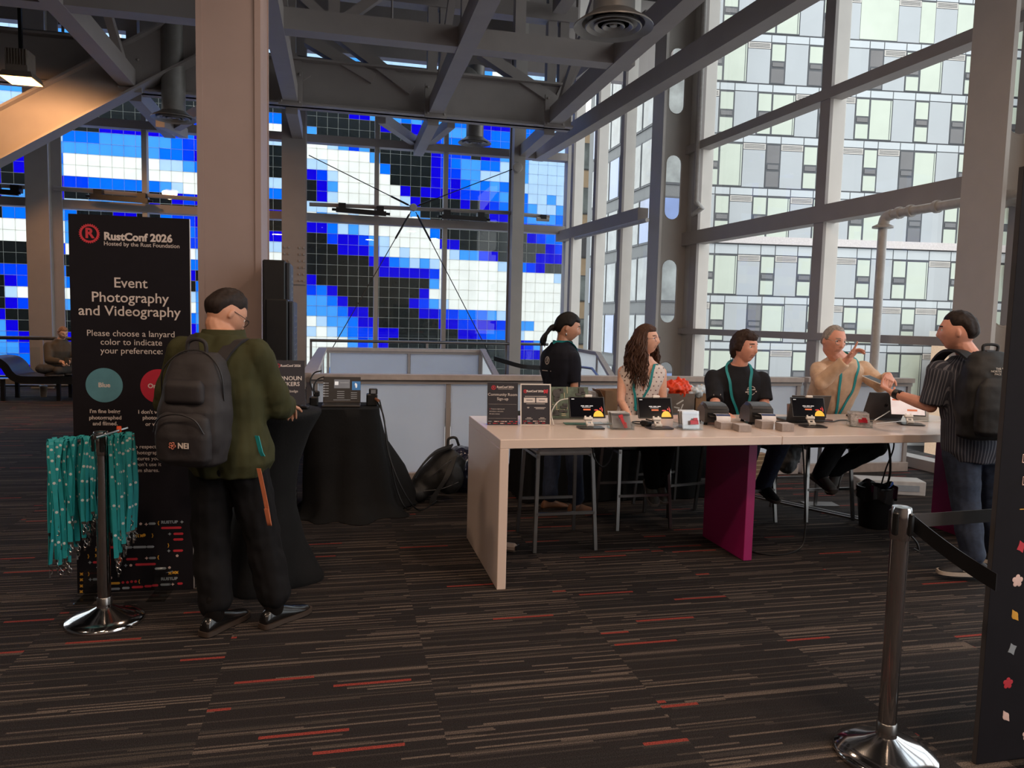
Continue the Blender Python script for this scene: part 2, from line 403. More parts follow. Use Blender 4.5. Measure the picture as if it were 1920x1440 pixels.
b = MB(); b.box(((xl+xr)/2, .06, 4.4), (xr-xl, .012, 9.0)); b.build('pane', GLASS, w1)

# ================================================================= side curtain walls
AW = R(-4.276); WD = V((math.sin(AW), math.cos(AW), 0)); WN = V((math.cos(AW), -math.sin(AW), 0))
def side_wall(idx, p0, q0, q1, rails, mulls, label, jamb=None):
    """glass wall through p0 running along WD from q0 to q1 (signed metres from p0)"""
    root = empty('window_%d' % idx, p0, label, 'window', kind='structure'); a, c = WD*q0, WD*q1
    for z0_, z1_ in rails:
        b = MB(); zz = V((0, 0, (z0_+z1_)/2)); b.bar(a+zz, c+zz, .22, z1_-z0_); b.build('rail', STEEL, root)
    for q, wd in mulls:
        b = MB(); o = WD*q+WN*.07; b.bar(o, o+V((0, 0, 9.3)), .22, wd*.9, up=WD); ml = b.build('mullion', MUL_LIT, root)
        b = MB(); o = WD*q-WN*.065; b.bar(o, o+V((0, 0, 9.3)), .05, wd, up=WD); b.build('shaded_front', STEEL, ml)  # added darker strip, stands in for the shaded room side of the mullion
    b = MB(); o = WN*.17
    b.add([a+o, c+o, c+o+V((0, 0, 9.3)), a+o+V((0, 0, 9.3))], [(0, 1, 2, 3)]); b.build('pane', GLASS, root)
    return root
p2 = V((5.66, 13.4, 0)); P2N = WN
def q_on(p0, px, py): P = apl(px, py, p0, WN); return (P-p0).dot(WD), P.z
qc = (V((xr, YG, 0))-p2).dot(WD)
rz = q_on(p2, 1052, 440)[1]
rzb = q_on(p2, 1130, 418)[1]
side_wall(2, p2, .25, qc+.1, [(3.58, 3.82), (7.2, 7.45), (-.05, .12), (-.05+1.55, 1.62)][:3], [(q_on(p2, x_, 500)[0], .14) for x_ in (1074, 1117, 1166)], 'narrow glass bay between the far corner and the slotted column')
p3 = V((6.30, 13.1, 0))
r1 = (q_on(p3, 1315, 283)[1], q_on(p3, 1315, 268)[1]); r2 = (q_on(p3, 1292, 461)[1], q_on(p3, 1292, 437)[1]); r3 = (q_on(p3, 1418, 632)[1], q_on(p3, 1418, 620)[1])
print('side rails', r1, r2, r3)
qm = q_on(p3, 1540, 500)[0]; ql = q_on(p3, 1311, 400)[0]
side_wall(3, p3, -13.0, .12, [r1, r2, r3, (r1[1]+1.6, r1[1]+1.8), (-.05, .12)], [(ql, .22), (qm, .2), (2*qm-ql, .2), (-6.7, .2), (-10.0, .2)], 'tall glass wall behind the registration desk, facing the apartment block')
# ================================================================= roof trusses
ZB = 5.5
def beam(a, c, wd, ht, label, m=STEEL, name='ceiling_beam', flange=0):
    """beam whose underside runs from a to c"""
    a, c = V(a), V(c); root = empty(name, a, label, 'beam', kind='structure'); up = V((0, 0, ht/2)); d = c-a
    b = MB(); b.bar(up, d+up, wd, ht); b.build('web', m, root)
    if flange:
        b = MB(); b.bar(V((0, 0, .02)), d+V((0, 0, .02)), flange, .04); b.build('flange', m, root)
        b = MB(); b.bar(V((0, 0, ht-.02)), d+V((0, 0, ht-.02)), flange, .04); b.build('flange', m, root)
    return root
def truss(a, c, wd, ht, top, step, label, first=.5, msec=.12):
    """lower chord from a to c with web members up to a top chord"""
    root = beam(a, c, wd, ht, label, name='roof_truss'); d = V(c)-V(a); Ln = d.length; t = d/Ln; H = top-a[2]
    b = MB(); b.bar(V((0, 0, H)), d+V((0, 0, H)), wd, ht*.8); b.build('top_chord', STEEL, root)
    q = first; i = 0
    while q < Ln-.2:
        b = MB(); p = t*q; b.bar(p+V((0, 0, ht)), p+V((0, 0, H)), msec*1.2, msec*1.2, up=t); b.build('upright', STEEL, root)
        if q+step < Ln:
            lo, hi = (q+.12, q+step-.12) if i % 2 else (q+step-.12, q+.12)
            b = MB(); b.bar(t*lo+V((0, 0, ht*.8)), t*hi+V((0, 0, H)), msec, msec); b.build('diagonal', STEEL, root)
        q += step; i += 1
    return root
XB = [-3.6, -.89, 1.77, 4.13]
names = ['above the banner', 'beside the broad pinkish column', 'above the community sign, centre of the hall', 'nearest the side windows']
for x, nm in zip(XB, names):
    truss((x, 1.5, ZB), (x, 14.6, ZB), .26, .30, 7.7, 3.3, 'grey roof truss running towards the blue tiles, %s' % nm, first=9.7-3.3*2 if x > -1 else 9.7-6.6)
    g_ = empty('ceiling_beam', (x, 14.95, ZB-.12), 'short steel beam from the deep girder to the far glass, %s' % nm, 'beam', kind='structure')
    b = MB(); b.bar((0, .1, .13), (0, 3.0, .13), .22, .26); b.build('web', STEEL, g_)
    b = MB(); b.box((0, -.28, .36), (.42, .05, .62)); b.build('gusset_plate', STEEL, g_)
    b = MB()
    for sx in (-.16, .16):
        for sz in (.12, .60): b.ell((sx, -.32, sz), (.025, .02, .025), nu=8, nv=6)
    b.build('bolt', STEEL, g_)
    b = MB(); b.bar((.0, .0, .1), (-.9 if x < 3 else -.7, 2.6, -.0), .01, .01); 
truss((-14, 11.2, ZB+.012), (4.35, 11.2, ZB+.012), .28, .29, 7.7, 2.66, 'grey roof truss crossing the hall, nearest to the viewer', first=.55+.06, msec=.13)
wa = az(1015, 303, ZB); wa = V((wa.x-.1, wa.y, ZB))
beam(wa, wa-WD*16.5, .26, .32, 'long steel edge beam sloping to the upper right along the side windows')
beam((-14, 15.0, ZB), (4.55, 15.0, ZB), .10, .85, 'deep plate girder crossing the hall in front of the far glass', flange=.42)
gd = empty('roof_truss', (0, 15.0, ZB+.85), 'web members standing on the deep plate girder', 'beam', kind='structure')
for (a_, c_) in (((625, 60), (772, 172)), ((900, 98), (1046, 196)), ((500, 40), (575, 150)), ((700, 150), (575, 75)), ((1046, 190), (1110, 60))):
    p, q = ay(a_[0], a_[1], 15.0), ay(c_[0], c_[1], 15.0); b = MB(); o = V((0, 15.0, ZB+.85)); b.bar(p-o, q-o, .2, .24, up=(0, 1, 0)); b.build('diagonal', STEEL, gd)
for x in (-.9, 1.72, 1.95, 4.1, 4.35, -3.6, -6.3, -6.1):
    b = MB(); b.bar((x, 0, 0), (x, 0, 2.6), .18, .2, up=(0, 1, 0)); b.build('upright', STEEL, gd)
b = MB(); b.bar((-14, 0, 1.35), (4.6, 0, 1.35), .3, .3); b.build('top_chord', STEEL, gd)
sb = empty('ceiling_beam', (1.8, 16.5, ZB-.1), 'raking braces between the deep girder and the far glass', 'beam', kind='structure')
for (a_, ya, c_, yc) in (((716, 222), 15.6, (776, 264), 17.8), ((846, 230), 15.6, (806, 264), 17.8), ((330, 235), 16.6, (392, 200), 15.4), ((300, 228), 15.8, (345, 250), 17.6)):
    b = MB(); o = V((1.8, 16.5, ZB-.1)); b.bar(ay(*a_, ya)-o, ay(*c_, yc)-o, .16, .2); b.build('brace', STEEL, sb)
# deep diagonal girder at the upper left, lit by the warm flood lamp
dg0, dg1 = ay(-150, 335, 14.7), ay(395, 51, 14.7); dd = (dg1-dg0); du_ = V((-dd.z, 0, dd.x)).normalized()
dgr = empty('ceiling_beam', dg0, 'deep raking girder at the upper left, lit orange by the flood lamp', 'beam', kind='structure')
b = MB(); b.bar((0, 0, 0), dd, .10, .68, up=du_); b.build('web', STEEL, dgr)
for q in (-1, 1):
    b = MB(); o = du_*q*.35; b.bar(o, dd+o, .38, .04, up=du_); b.build('flange', STEEL, dgr)
# round duct, boxed ducts and roof clutter above the trusses
b = MB(); zd_ = ay(700, 140, 16.0).z; b.tube([(-13, 16.0, zd_), (2.2, 16.0, zd_)], .22, 20); b.ell((2.45, 16.0, zd_+.02), (.42, .30, .34)); tag(b.build('air_duct', DUCT, None, True), 'round dark air duct lying behind the deep girder', 'duct')
b = MB(); b.box((-2.0, 13.2, 8.3), (12, .9, .6)); b.box((-2.0, 9.4, 8.6), (12, 1.1, .6)); tag(b.build('air_duct', DECK, None), 'boxed dark air ducts under the roof deck', 'duct')
for y_ in (12.2, 14.2, 8.0): 
    b = MB(); b.box((-3, y_, 9.2), (16, .2, .45)); tag(b.build('ceiling_beam', STEEL), 'dark purlin under the roof deck, %s' % {12.2: 'middle', 14.2: 'farthest', 8.0: 'nearest'}[y_], 'beam', kind='structure')
# circular ceiling diffusers on drop ducts
def diffuser(p, r, up, label):
    root = empty('ceiling_diffuser', p, label, 'air diffuser', 'round air diffusers')
    s = r/.45
    b = MB(); b.lathe([(.27*s, .12*s), (.30*s, .10*s), (.40*s, .04*s), (.45*s, 0), (.45*s, -.015*s), (.40*s, .012*s), (.355*s, .03*s), (.34*s, .06*s), (.27*s, .13*s)], n=40); b.build('outer_ring', DUCT, root, True)
    for a in (.31, .215, .12):
        b = MB(); b.lathe([(a*s, .02*s), ((a+.012)*s, -.005*s), (a*s, -.012*s), ((a-.075)*s, .05*s), ((a-.08)*s, .065*s), ((a-.01)*s, .03*s)], n=36); b.build('cone', DUCT, root, True)
    b = MB(); b.lathe([(.001, .0), (.04*s, .0), (.05*s, .03*s), (.001, .06*s)], n=20); b.build('hub', DUCT, root, True)
    b = MB(); b.lathe([(.235*s, .09*s), (.235*s, up), (.21*s, up), (.21*s, .05*s)], n=32); b.build('duct', DUCT, root, True)
    return root
diffuser(az(1150, 50, 5.0), .455, 3.5, 'large round air diffuser hanging above the seated woman, nearest of three')
diffuser(az(890, 268, 5.45), .36, 1.6, 'round air diffuser in front of the far glass, right of the girder joint')
diffuser(az(326, 222, 5.05), .38, 1.9, 'round air diffuser hanging left of the broad column')
# conduits and hanger rods
for i, (a_, c_) in enumerate((((735, 45), (742, 0)), ((118, 60), (128, 0)))):
    b = MB(); p = ay(*a_, 12.4); b.tube([p, p+V((0, 0, 2))], .02, 6); tag(b.build('hanger_rod', STEEL), ['thin hanger rod above the first cross truss', 'thin hanger rod at the upper left'][i], 'rod')
# warm flood lamp
LP = ay(36, 148, 12.9)
fl = empty('flood_lamp', LP, 'boxy ceiling flood lamp glowing warm orange at the upper left', 'lamp')
b = MB(); b.box((-.02, .12, .28), (.34, .30, .36), ch=.02); b.build('ballast_box', mat('lamp_body', (120, 108, 98), .5), fl)
b = MB()
for i in range(8): b.box((-.16+i*.04, -.045, .33), (.012, .03, .24))
b.build('cooling_fin', mat('lamp_body', (120, 108, 98)), fl)
b = MB(); b.loft([[V((-.2, -.1, .1)), V((.2, -.1, .1)), V((.2, .3, .1)), V((-.2, .3, .1))], [V((-.24, -.16, 0)), V((.24, -.16, 0)), V((.24, .34, 0)), V((-.24, .34, 0))]]); b.build('hood', mat('lamp_body', (120, 108, 98)), fl)
b = MB(); b.box((0, .09, -.004), (.44, .46, .01)); b.build('lens', mat('warm_lens', (255, 190, 110), emit=9), fl)
b = MB(); b.bar((0, .1, .44), (0, .1, 1.4), .05, .05, up=(0, 1, 0)); b.build('bracket', BLACKM, fl); fl.scale = (.95, .95, .95)
ld = bpy.data.lights.new('flood_light', 'SPOT'); ld.energy = 430; ld.color = (1, .50, .21); ld.spot_size = R(150); ld.spot_blend = .5; ld.shadow_soft_size = .2
lo = bpy.data.objects.new('flood_light', ld); COL.objects.link(lo); lo.location = LP+V((0, .1, -.05)); lo.rotation_euler = Euler((R(42), 0, R(10)))
# warm downlights of the hall, above and behind the viewer, plus two added fill lamps
def hall_lamp(x, y, e):
    root = empty('pendant_downlight', (x, y, 5.6), 'round warm downlight above the viewer', 'lamp', 'hall downlights')
    b = MB(); b.lathe([(.001, .3), (.12, .3), (.16, .0), (.15, -.01), (.11, .26), (.001, .27)], n=20); b.build('shade', BLACKM, root, True)
    b = MB(); b.disc((0, 0), .1, th=.01); b.M = Matrix.Translation((0, 0, .1)); o = MB(); o.lathe([(.001, .12), (.12, .12), (.12, .1), (.001, .1)], n=16); o.build('lens', mat('warm_lens', (255, 190, 110), emit=9), root)
    d = bpy.data.lights.new('downlight', 'AREA'); d.shape = 'DISK'; d.size = .5; d.energy = e; d.color = (1, .72, .52)
    lo = bpy.data.objects.new('downlight', d); COL.objects.link(lo); lo.location = (x, y, 5.55)
for x, y in ((-3, -3), (1.5, -3.5), (4.5, -1.5), (-1.0, 1.0), (3.2, 1.2), (-5, 2)): hall_lamp(x, y, HALL_E)
for x, y in ((3.0, 6.2), (.4, 6.4)): hall_lamp(x, y, HALL_E*.28)  # two added lamps out of view, put in to brighten the columns

# ================================================================= cable brace, rails with strip lights, pipes
YN = 17.35
cbn = ay(775, 389, YN); br = empty('cable_brace', cbn, 'thin steel cable cross-brace meeting at a round node before the far glass', 'brace')
b = MB(); b.M = frame((0, 0, 0), (1, 0, 0), (0, 0, 1)); b.lathe([(.001, .05), (.07, .05), (.085, .03), (.085, -.03), (.07, -.05), (.001, -.05)], n=20); b.build('node_disc', STEEL2, br, True)
for e_ in ((579, 291), (967, 315), (622, 655), (918, 665)):
    q = ay(*e_, YN)-cbn; b = MB(); b.tube([q*.03, q], .011, 6); b.build('cable', BLACKM, br)
    b = MB(); b.tube([q*.05, q*.22], .022, 8); b.build('turnbuckle', BLACKM, br)
p = ay(970, 314, YN-.25)-cbn; b = MB(); b.M = frame(p, (1, 0, 0), (0, 0, 1)); b.lathe([(.001, .06), (.10, .05), (.12, .02), (.12, -.03), (.001, -.03)], n=24); b.build('anchor_disc', STEEL2, br, True)
def light_rail(a, c, label):
    b = MB(); b.tube([ay(*a, 17.55), ay(*c, 17.55)], .045, 8); return tag(b.build('pipe_rail', STEEL, None, True), label, 'rail')
light_rail((580, 383), (978, 400), 'thin horizontal pipe rail in front of the far glass, carrying two strip lights')
light_rail((977, 402), (1030, 407), 'short pipe rail stub at the far glass corner')
light_rail((101, 353), (404, 376), 'thin pipe rail behind the top of the photography banner')
light_rail((-30, 346), (78, 353), 'thin pipe rail at the left edge')
def strip(a, c, label):
    A, B = ay(*a, 17.35), ay(*c, 17.35); root = empty('strip_light', A, label, 'light fixture', 'strip lights on the pipe rails'); d = B-A
    b = MB(); b.bar((0, 0, 0), d, .09, .10); b.build('housing', BLACKM, root)
    for q in (.12, .88):
        b = MB(); p = d*q; b.box(p+V((0, .1, .09)), (.16, .22, .14)); b.build('clamp', BLACKM, root)
    b = MB(); b.tube([d*-.08, d*1.08], .03, 8); b.build('end_cap', BLACKM, root)
strip((630, 393), (724, 401), 'dark strip light on the pipe rail, left of the cable node')
strip((828, 406), (912, 412), 'dark strip light on the pipe rail, right of the cable node')
strip((170, 368), (278, 377), 'dark strip light behind the top of the photography banner')
strip((-20, 358), (34, 362), 'dark strip light at the left edge of the far glass')
q = ay(1017, 411, 17.5); sl_ = empty('spot_lamp', q, 'small camera-like spot lamp at the far glass corner', 'lamp')
b = MB(); b.tube([(-.14, 0, 0), (.16, 0, 0)], .05, 10); b.build('barrel', STEEL2, sl_); b = MB(); b.box((.02, 0, .05), (.14, .1, .1)); b.build('clamp', BLACKM, sl_)
PIPE = mat('white_pipe', (188, 184, 180), .45)
pp = p3-WN*.35
def on(px, py): return apl(px, py, pp, WN)
a, c, d = on(1640, 662), on(1654, 420), on(1830, 383)
low = V((a.x, a.y, .0)); c = V((low.x, low.y, c.z)); el = c+V((0, 0, .12))
pr_ = empty('water_pipe', low, 'white pipe rising beside the pointing man, bending along the window rail', 'pipe')
e1 = c+V((0, 0, .10))-WD*.14; b = MB(); b.tube([low-low, c-low], .052, 14); b.build('riser', PIPE, pr_, True)
end = e1-WD*2.6; end.z = e1.z
b = MB(); b.tube([p_-low for p_ in spline([c-V((0, 0, .02)), c+V((0, 0, .07))-WD*.04, e1], 6)], .062, 14); b.build('elbow', PIPE, pr_, True)
b = MB(); b.tube([e1-low, end-low], .052, 14); b.build('run', PIPE, pr_, True)
b = MB(); b.lathe([(.055, 0), (.12, 0), (.12, .02), (.055, .05)], c=c-low-V((0, 0, .05)), n=16); b.build('flange', PIPE, pr_, True)
for q in (.06, .2, .5): b = MB(); b.tube([e1-low-WD*(q*1.2), e1-low-WD*(q*1.2+.05)], .07, 14); b.build('coupling', PIPE, pr_, True)
q = apl(1306, 380, p3-WN*.1, WN); b = MB(); b.tube([q, q+V((0, 0, 5))], .05, 12); b.tube([q, q-WD*.2+V((0, 0, -.12)), q+WD*.1+V((0, 0, -.2))], .05, 10); tag(b.build('water_pipe', PIPE, None, True), 'vertical pipe at the left edge of the large side window', 'pipe')
p2i = p2-WN*.25; a, c = apl(1079, 447, p2i, WN), apl(1214, 405, p2i, WN); c.z = a.z
b = MB(); b.tube([a, c], .04, 10); tag(b.build('pipe_rail', PIPE, None, True), 'short horizontal pipe under the rail of the narrow glass bay', 'pipe')
# ================================================================= the pixel-tile wall across the gap
TW, TH, TX, TZ, TY = .293, .2935, -.059, 1.02, 22.3
ROWS = {}
def put(j, i0, s):
    for k_, ch in enumerate(s):
        if ch != '.': ROWS[(i0+k_, j)] = ch
# m1 + m2 bays (columns -3..9), right bay (10..16), corner bay (18..22)
for j, s in {21: 'DDDDUULLLBLBL', 20: 'DDDDDDDUUDUUB', 19: 'LDDDDDDDDDUUR', 18: 'WWPLRLDDDDDDU', 17: 'WWWWWWLDDDDDU', 16: 'PPWWWWWBDDDDU', 15: 'URPWWWWWDDDDU', 14: 'DULWWWWWWUDUU', 13: 'DUPWWWWWWPUDD', 12: 'PPWWWWWWWWLDD', 11: 'WLPWPWWWWWWLD',
             10: 'UUBPLPWWWWWWB', 9: 'DDRUURLPWWWWW', 8: 'DDDUUUBPWPWWW', 7: 'DDDDDDUUBLPLP', 6: 'DDDDDDDUUUUUR', 5: 'UDDDDDDDDDDDL', 4: 'RBUDDDDDDDDUW', 3: 'LLBUDDDDDDURL', 2: 'LLLBUUDDDDDUU', 1: 'WPLLBUUDDDDDD', 0: 'PWPLBRRUUDDDD', -1: 'WWWWLRBUDDDDD', -2: 'WWWWLRLUDDDDD', -3: 'WWWLLRUDDDDDD', -4: 'WWLLRRUDDDDDD'}.items(): put(j, -3, s)
for j, s in {21: 'BBBBUUUBBBLPP', 20: 'LLLBRBBLBBLPP', 19: 'BBRRRBBLBBBPP', 18: 'RRRDURLLLPPPP', 17: 'RBLLBBPWLPPPP', 16: 'RRLLPPPPLPPPP', 15: 'RUBLBLBLPPPPP', 14: 'UURRRBLLBPPLP', 13: 'DDUDURBBBLPPL', 12: 'DDDDDUUUBLLLB', 11: 'DDDDDDDDRBBBB', 10: 'DDDDDDDDDURBB', 9: 'UUDDDDDDDDDUR', 8: 'WPLLRUDDDDUUU', 7: 'WWWWWWPPBRUDD', 6: 'WWWWWWWWWWWWP',
             5: 'WWWWWWWWWWWWW', 4: 'WWWWWWWWWWWWW', 3: 'PWWWWWWWWWWWW', 2: 'RRBBBLPPWWWWW', 1: 'UURRUURRLLWWW', 0: 'DDUURBBBPWWWW', -1: 'DDDDDDDDURLWW', -2: 'DDDDDDDDUUUPW', -3: 'DDDDDDDDDDDDD'}.items(): put(j, 10, s)
for j, s in {21: 'DDDDDDDDDDDDU', 20: 'DDDDDDDDDDDWW', 19: 'DDDDDDDDDDDRL', 18: 'DDDUUUUURRBUD', 17: 'BBBLLLLLLBRRD', 16: 'LLLLLLLLBBRUD', 15: 'WWWWWWWWPPLBU', 14: 'WWWWWWWWWWWWW', 13: 'RRBBBBBBLPWWP', 12: 'DDDDDDDDDURUD', 11: 'PPLLLLLUDDDDD', 10: 'BDDDUUDDBRRUD', 9: 'LRDDDUUDDRBRD', 8: 'LLRUDDDUURRRB', 7: 'WWLBUDDDUUWPP', 6: 'DWWLLBUUDDBBL', 5: 'DDDWWLLBBUUDL', 4: 'BDDDWWWLLBDBP', 3: 'WLBDDDPWWLPLB', 2: 'LBUUDDDPWWWLB', 1: 'DDUUDDDDPWBLR', 0: 'DUUBLLDDDDUBL', -1: 'UURBLLPDDDDUB', -2: 'URRBLPWDDDUUB'}.items(): put(j, -24, s)
for j, s in {16: 'UULLL', 15: 'UUULB', 14: 'UDUPL', 13: 'UDDDU', 12: 'LLLBU', 11: 'ULLPU', 10: 'DBBBL', 9: 'WWWWW', 8: 'WWWWW', 7: 'DDDDR', 6: 'DDDDD', 5: 'RRRRB', 4: 'DURBL', 3: 'DPWWW', 2: 'DURLL', 1: 'UDDDD', 0: 'LUDDD', -1: 'LRUUD', -2: 'LLRUD', -3: 'LBBUD', -4: 'UUUDD', -5: 'BBRRU'}.items(): put(j, -30, s)
for j, s in {21: 'DDDD', 20: 'PBBL', 19: 'WWWW', 18: 'RPPW', 17: 'UDDD', 16: 'DDDD', 15: 'DDDD', 14: 'LPPL', 13: 'BBBB', 12: 'DDDD', 11: 'DUUU', 10: 'DDDD', 9: 'DUUD', 8: 'RPPB', 7: 'PWWP'}.items(): put(j, -8, s)
for j in range(22, 33):
    rr = random.Random(j*31)
    base = {22: 'LBBR', 23: 'LLBB', 24: 'LLPB', 25: 'LPPL', 26: 'PPLW', 27: 'PWLP', 28: 'WPLB', 29: 'BRLP', 30: 'RULB', 31: 'UURB', 32: 'DURB'}[j]
    for i in range(-36, 25): ROWS[(i, j)] = base[int((i/3.1+j*.7+rr.random()*.9)) % 4]
TM = {'W': (250, 248, 242), 'P': (186, 216, 250), 'L': (70, 158, 250), 'B': (4, 112, 250), 'R': (0, 62, 244), 'U': (12, 0, 214), 'D': (26, 33, 33)}
TMK = list('WPLBRUD')
tm = [mat('tile_'+{'W': 'white', 'P': 'pale_blue', 'L': 'light_blue', 'B': 'blue', 'R': 'royal_blue', 'U': 'ultramarine', 'D': 'near_black'}[k_], TM[k_], .25, 0, .05, 2.5, trans=0 if k_ == 'D' else .88) for k_ in TMK]
mb = MB(); last = 'D'
for j in range(-9, 33):
    for i in range(-36, 24):
        ch = ROWS.get((i, j))
        if ch is None:
            ch = ROWS.get((i-1, j)) or ROWS.get((i+1, j)) or ROWS.get((i, j+1)) or last
            ROWS[(i, j)] = ch
        last = ch
        n0 = len(mb.f); mb.box((TX+TW*(i+.5), TY, TZ+TH*(j+.5)), (TW-.007, .012, TH-.007), k=TMK.index(ch)); del mb.f[n0+4]; del mb.mi[n0+4]      # back left off so the sky light behind comes through brighter
tw = mb.build('tile_wall', tm); tag(tw, 'blue, white and black pixel-pattern glass tile wall seen through the far windows', 'tile wall')
mb = MB(); x0, x1, z0, z1 = TX-36*TW, TX+24*TW, TZ-9*TH, TZ+33*TH
for i in range(-36, 25): mb.box((TX+TW*i, TY+.002, (z0+z1)/2), (.010, .004, z1-z0))
for j in range(-9, 34): mb.box(((x0+x1)/2, TY+.002, TZ+TH*j), (x1-x0, .004, .010))
mb.build('grout', mat('pale_grout', (240, 238, 232), .6, trans=.85), tw)

# ================================================================= buildings across the street
b = MB(); b.box((15, 30, -6.6), (140, 120, .2)); struct(b, 'street', mat('pale_street', (150, 148, 146), .9), 'pale street far below the windows', 'street')
FA = R(97.5); FD = V((math.sin(FA), math.cos(FA), 0)); FN = V((-FD.y, FD.x, 0)); F0 = V((26.85, 37.09, 0))     # FN points away from us
FN = -FN if FN.y < 0 else FN
M_GREY = mat('facade_grey_panel', (168, 172, 175), .4, 0, .03, .6); M_LT = mat('facade_pale_panel', (184, 189, 192), .4, 0, .03, .6)
M_LV = mat('facade_louvre', (196, 190, 183), .5, 0, .03, 3); M_FR = mat('facade_dark_frame', (70, 72, 76), .5); M_GRN = mat('facade_blind_glass', (182, 190, 176), .12, 0, .08, .5, coat=.6)
M_DK = mat('facade_dark_glass', (84, 82, 84), .08, 0, .3, .4, coat=1); M_WB = mat('facade_white_band', (198, 190, 188), .5)
Bq = frame(F0, FD, (0, 0, 1))            # local: x along facade, y up, z towards us
if (Bq.to_3x3() @ V((0, 0, 1))).y > 0: FZ = -1
else: FZ = 1
apt = empty('apartment_building', F0, 'pale grey panelled apartment block filling the side windows', 'building')
def fb(b, x0, x1, z0, z1, d0, d1, k=0):
    """box on the facade: along x, up z, projecting d0..d1 towards us"""
    P = [F0*0+FD*x+V((0, 0, z))-FN*d for d in (d0, d1) for (x, z) in ((x0, z0), (x1, z0), (x1, z1), (x0, z1))]
    b.add(P, [(3, 2, 1, 0), (4, 5, 6, 7), (0, 1, 5, 4), (1, 2, 6, 5), (2, 3, 7, 6), (3, 0, 4, 7)], k)
FL = [-5.0, -2.2, .75, 3.3, 6.45, 9.15, 11.95, 14.65, 17.25, 19.95]
U0, U1 = -8.0, 13.5
b = MB(); fb(b, U0, U1, -6.5, 22.6, -12, 0); b.build('wall', M_FR, apt)
pan = MB(); lou = MB(); bandm = MB(); nwin = 0
GP = .05
protos = {}
rw = random.Random(5)
def win_mesh(kind, wd, h, dark):
    key = (kind, round(wd, 2), round(h, 2), dark)
    if key in protos: return protos[key]
    f = MB(); pn = MB(); fb(f, 0, wd, 0, h, 0, .03)
    if kind == 'N':
        a, c = .40*h, .55*h
        fb(pn, .06, wd-.06, .05, a-.06, .03, .035, 1 if dark > 1 else 0); fb(pn, .10, wd-.10, a+.06, c-.04, .03, .06, 1); fb(pn, .06, wd-.06, c+.05, h-.04, .03, .035, 1 if dark == 3 else 0)
    else: fb(pn, .05, wd-.14, .05, h-.05, .03, .035, 1 if dark == 3 else 0); fb(pn, wd-.10, wd-.04, .05, h-.05, .03, .035, 0)
    protos[key] = (f.mesh('window', [M_FR]), pn.mesh('pane', [M_GRN, M_DK])); return protos[key]
for r_ in range(len(FL)-1):
    z0, z1 = FL[r_], FL[r_+1]; H = z1-z0; zt = z1-.46 if r_ not in (3,) else z1-.55
    shift = -6.95 if r_ % 2 == 1 else -4.13
    if r_ == 3: zt = z1-.95; 
    u = shift-5.56*2; i = 0; seq = [('W', 1.31), ('G', 1.30), ('N', .83), ('G', 1.29), ('N', .83)]
    while u < U1:
        kd, wd = seq[i % 5]; i += 1; a, c = max(u, U0), min(u+wd, U1); u += wd
        if c-a < .15: continue
        fb(pan, a+GP/2, c-GP/2, zt+GP, z1-GP-(.35 if r_ == 3 else 0), 0, .02, 1)
        if kd == 'G':
            fb(pan, a+GP/2, c-GP/2, z0+GP/2, zt-.34, 0, .02, 0)
            if rw.random() < .8:
                fb(lou, a+GP/2, c-GP/2, zt-.31, zt, 0, .03)
                for q in (.07, .15, .23): fb(lou, a+.08, c-.08, zt-.31+q, zt-.31+q+.02, .03, .05, 1)
            else: fb(pan, a+GP/2, c-GP/2, zt-.34, zt, 0, .02, 0)
        else:
            dark = rw.choice([0, 0, 0, 1, 2, 3]) if kd == 'N' else rw.choice([0, 0, 0, 0, 3]); nwin += 1
            f, pn = win_mesh(kd, c-a, zt-z0-GP, dark)
            if nwin <= 100:
                wo = link(f, 'window', apt, FD*a+V((0, 0, z0+GP/2))); link(pn, 'pane', wo)
            else: fb(pan, a, c, z0+GP, zt-GP, 0, .02, 2)
pan.build('facade_panel', [M_GREY, M_LT, M_GRN], apt); lou.build('louvre', [M_LV, M_FR], apt)
b = MB(); fb(b, U0, U1, 6.12, 6.52, 0, .18); b.build('white_band', M_WB, apt)
print('facade windows', nwin)
# neighbouring buildings
def tower(name, label, x0, x1, y0, y1, z1, mw, mg, fl=2.8, bay=1.1, faces=('S', 'W'), gl=.8):
    root = empty(name, (x0, y0, -6.5), label, 'building'); H = z1+6.5
    b = MB(); b.box(((x1-x0)/2, (y1-y0)/2, H/2), (x1-x0, y1-y0, H)); b.build('wall', mw, root)
    for fc in faces:
        Ln = (x1-x0) if fc == 'S' else (y1-y0); wn = MB(); pn = MB(); z = .5
        while z+fl < H:
            q = .12
            while q+bay < Ln:
                if fc == 'S': wn.box((q+bay/2, -.02, z+fl/2), (bay*.96, .08, fl*gl)); pn.box((q+bay/2, -.05, z+fl/2), (bay*.86, .06, fl*gl*.92), k=0 if (int(q*7+z*3) % 5) else 1)
                else: wn.box((-.02, q+bay/2, z+fl/2), (.08, bay*.96, fl*gl)); pn.box((-.05, q+bay/2, z+fl/2), (.06, bay*.86, fl*gl*.92), k=0 if (int(q*7+z*3) % 5) else 1)
                q += bay
            z += fl
        wn.build('window_frame', M_FR, root); pn.build('pane', mg, root)
    return root
M_CUR = mat('curtained_glass', (108, 114, 112), .15, 0, .45, 1.2, coat=.8); M_STN = mat('sandstone', (170, 146, 116), .8, 0, .1, 2)
M_BLU = mat('glass_painted_blue_reflection', (84, 110, 160), .1, 0, .5, .3, coat=1)  # blue sky reflection is put into the pane colour
tower('glass_tower', 'glass tower with white curtains behind the narrow glass bay', 14.6, 16.8, 34, 44, 19, mat('tower_grey', (96, 98, 98), .5), [M_CUR, M_BLU], faces=('S', 'W'), bay=1.5)
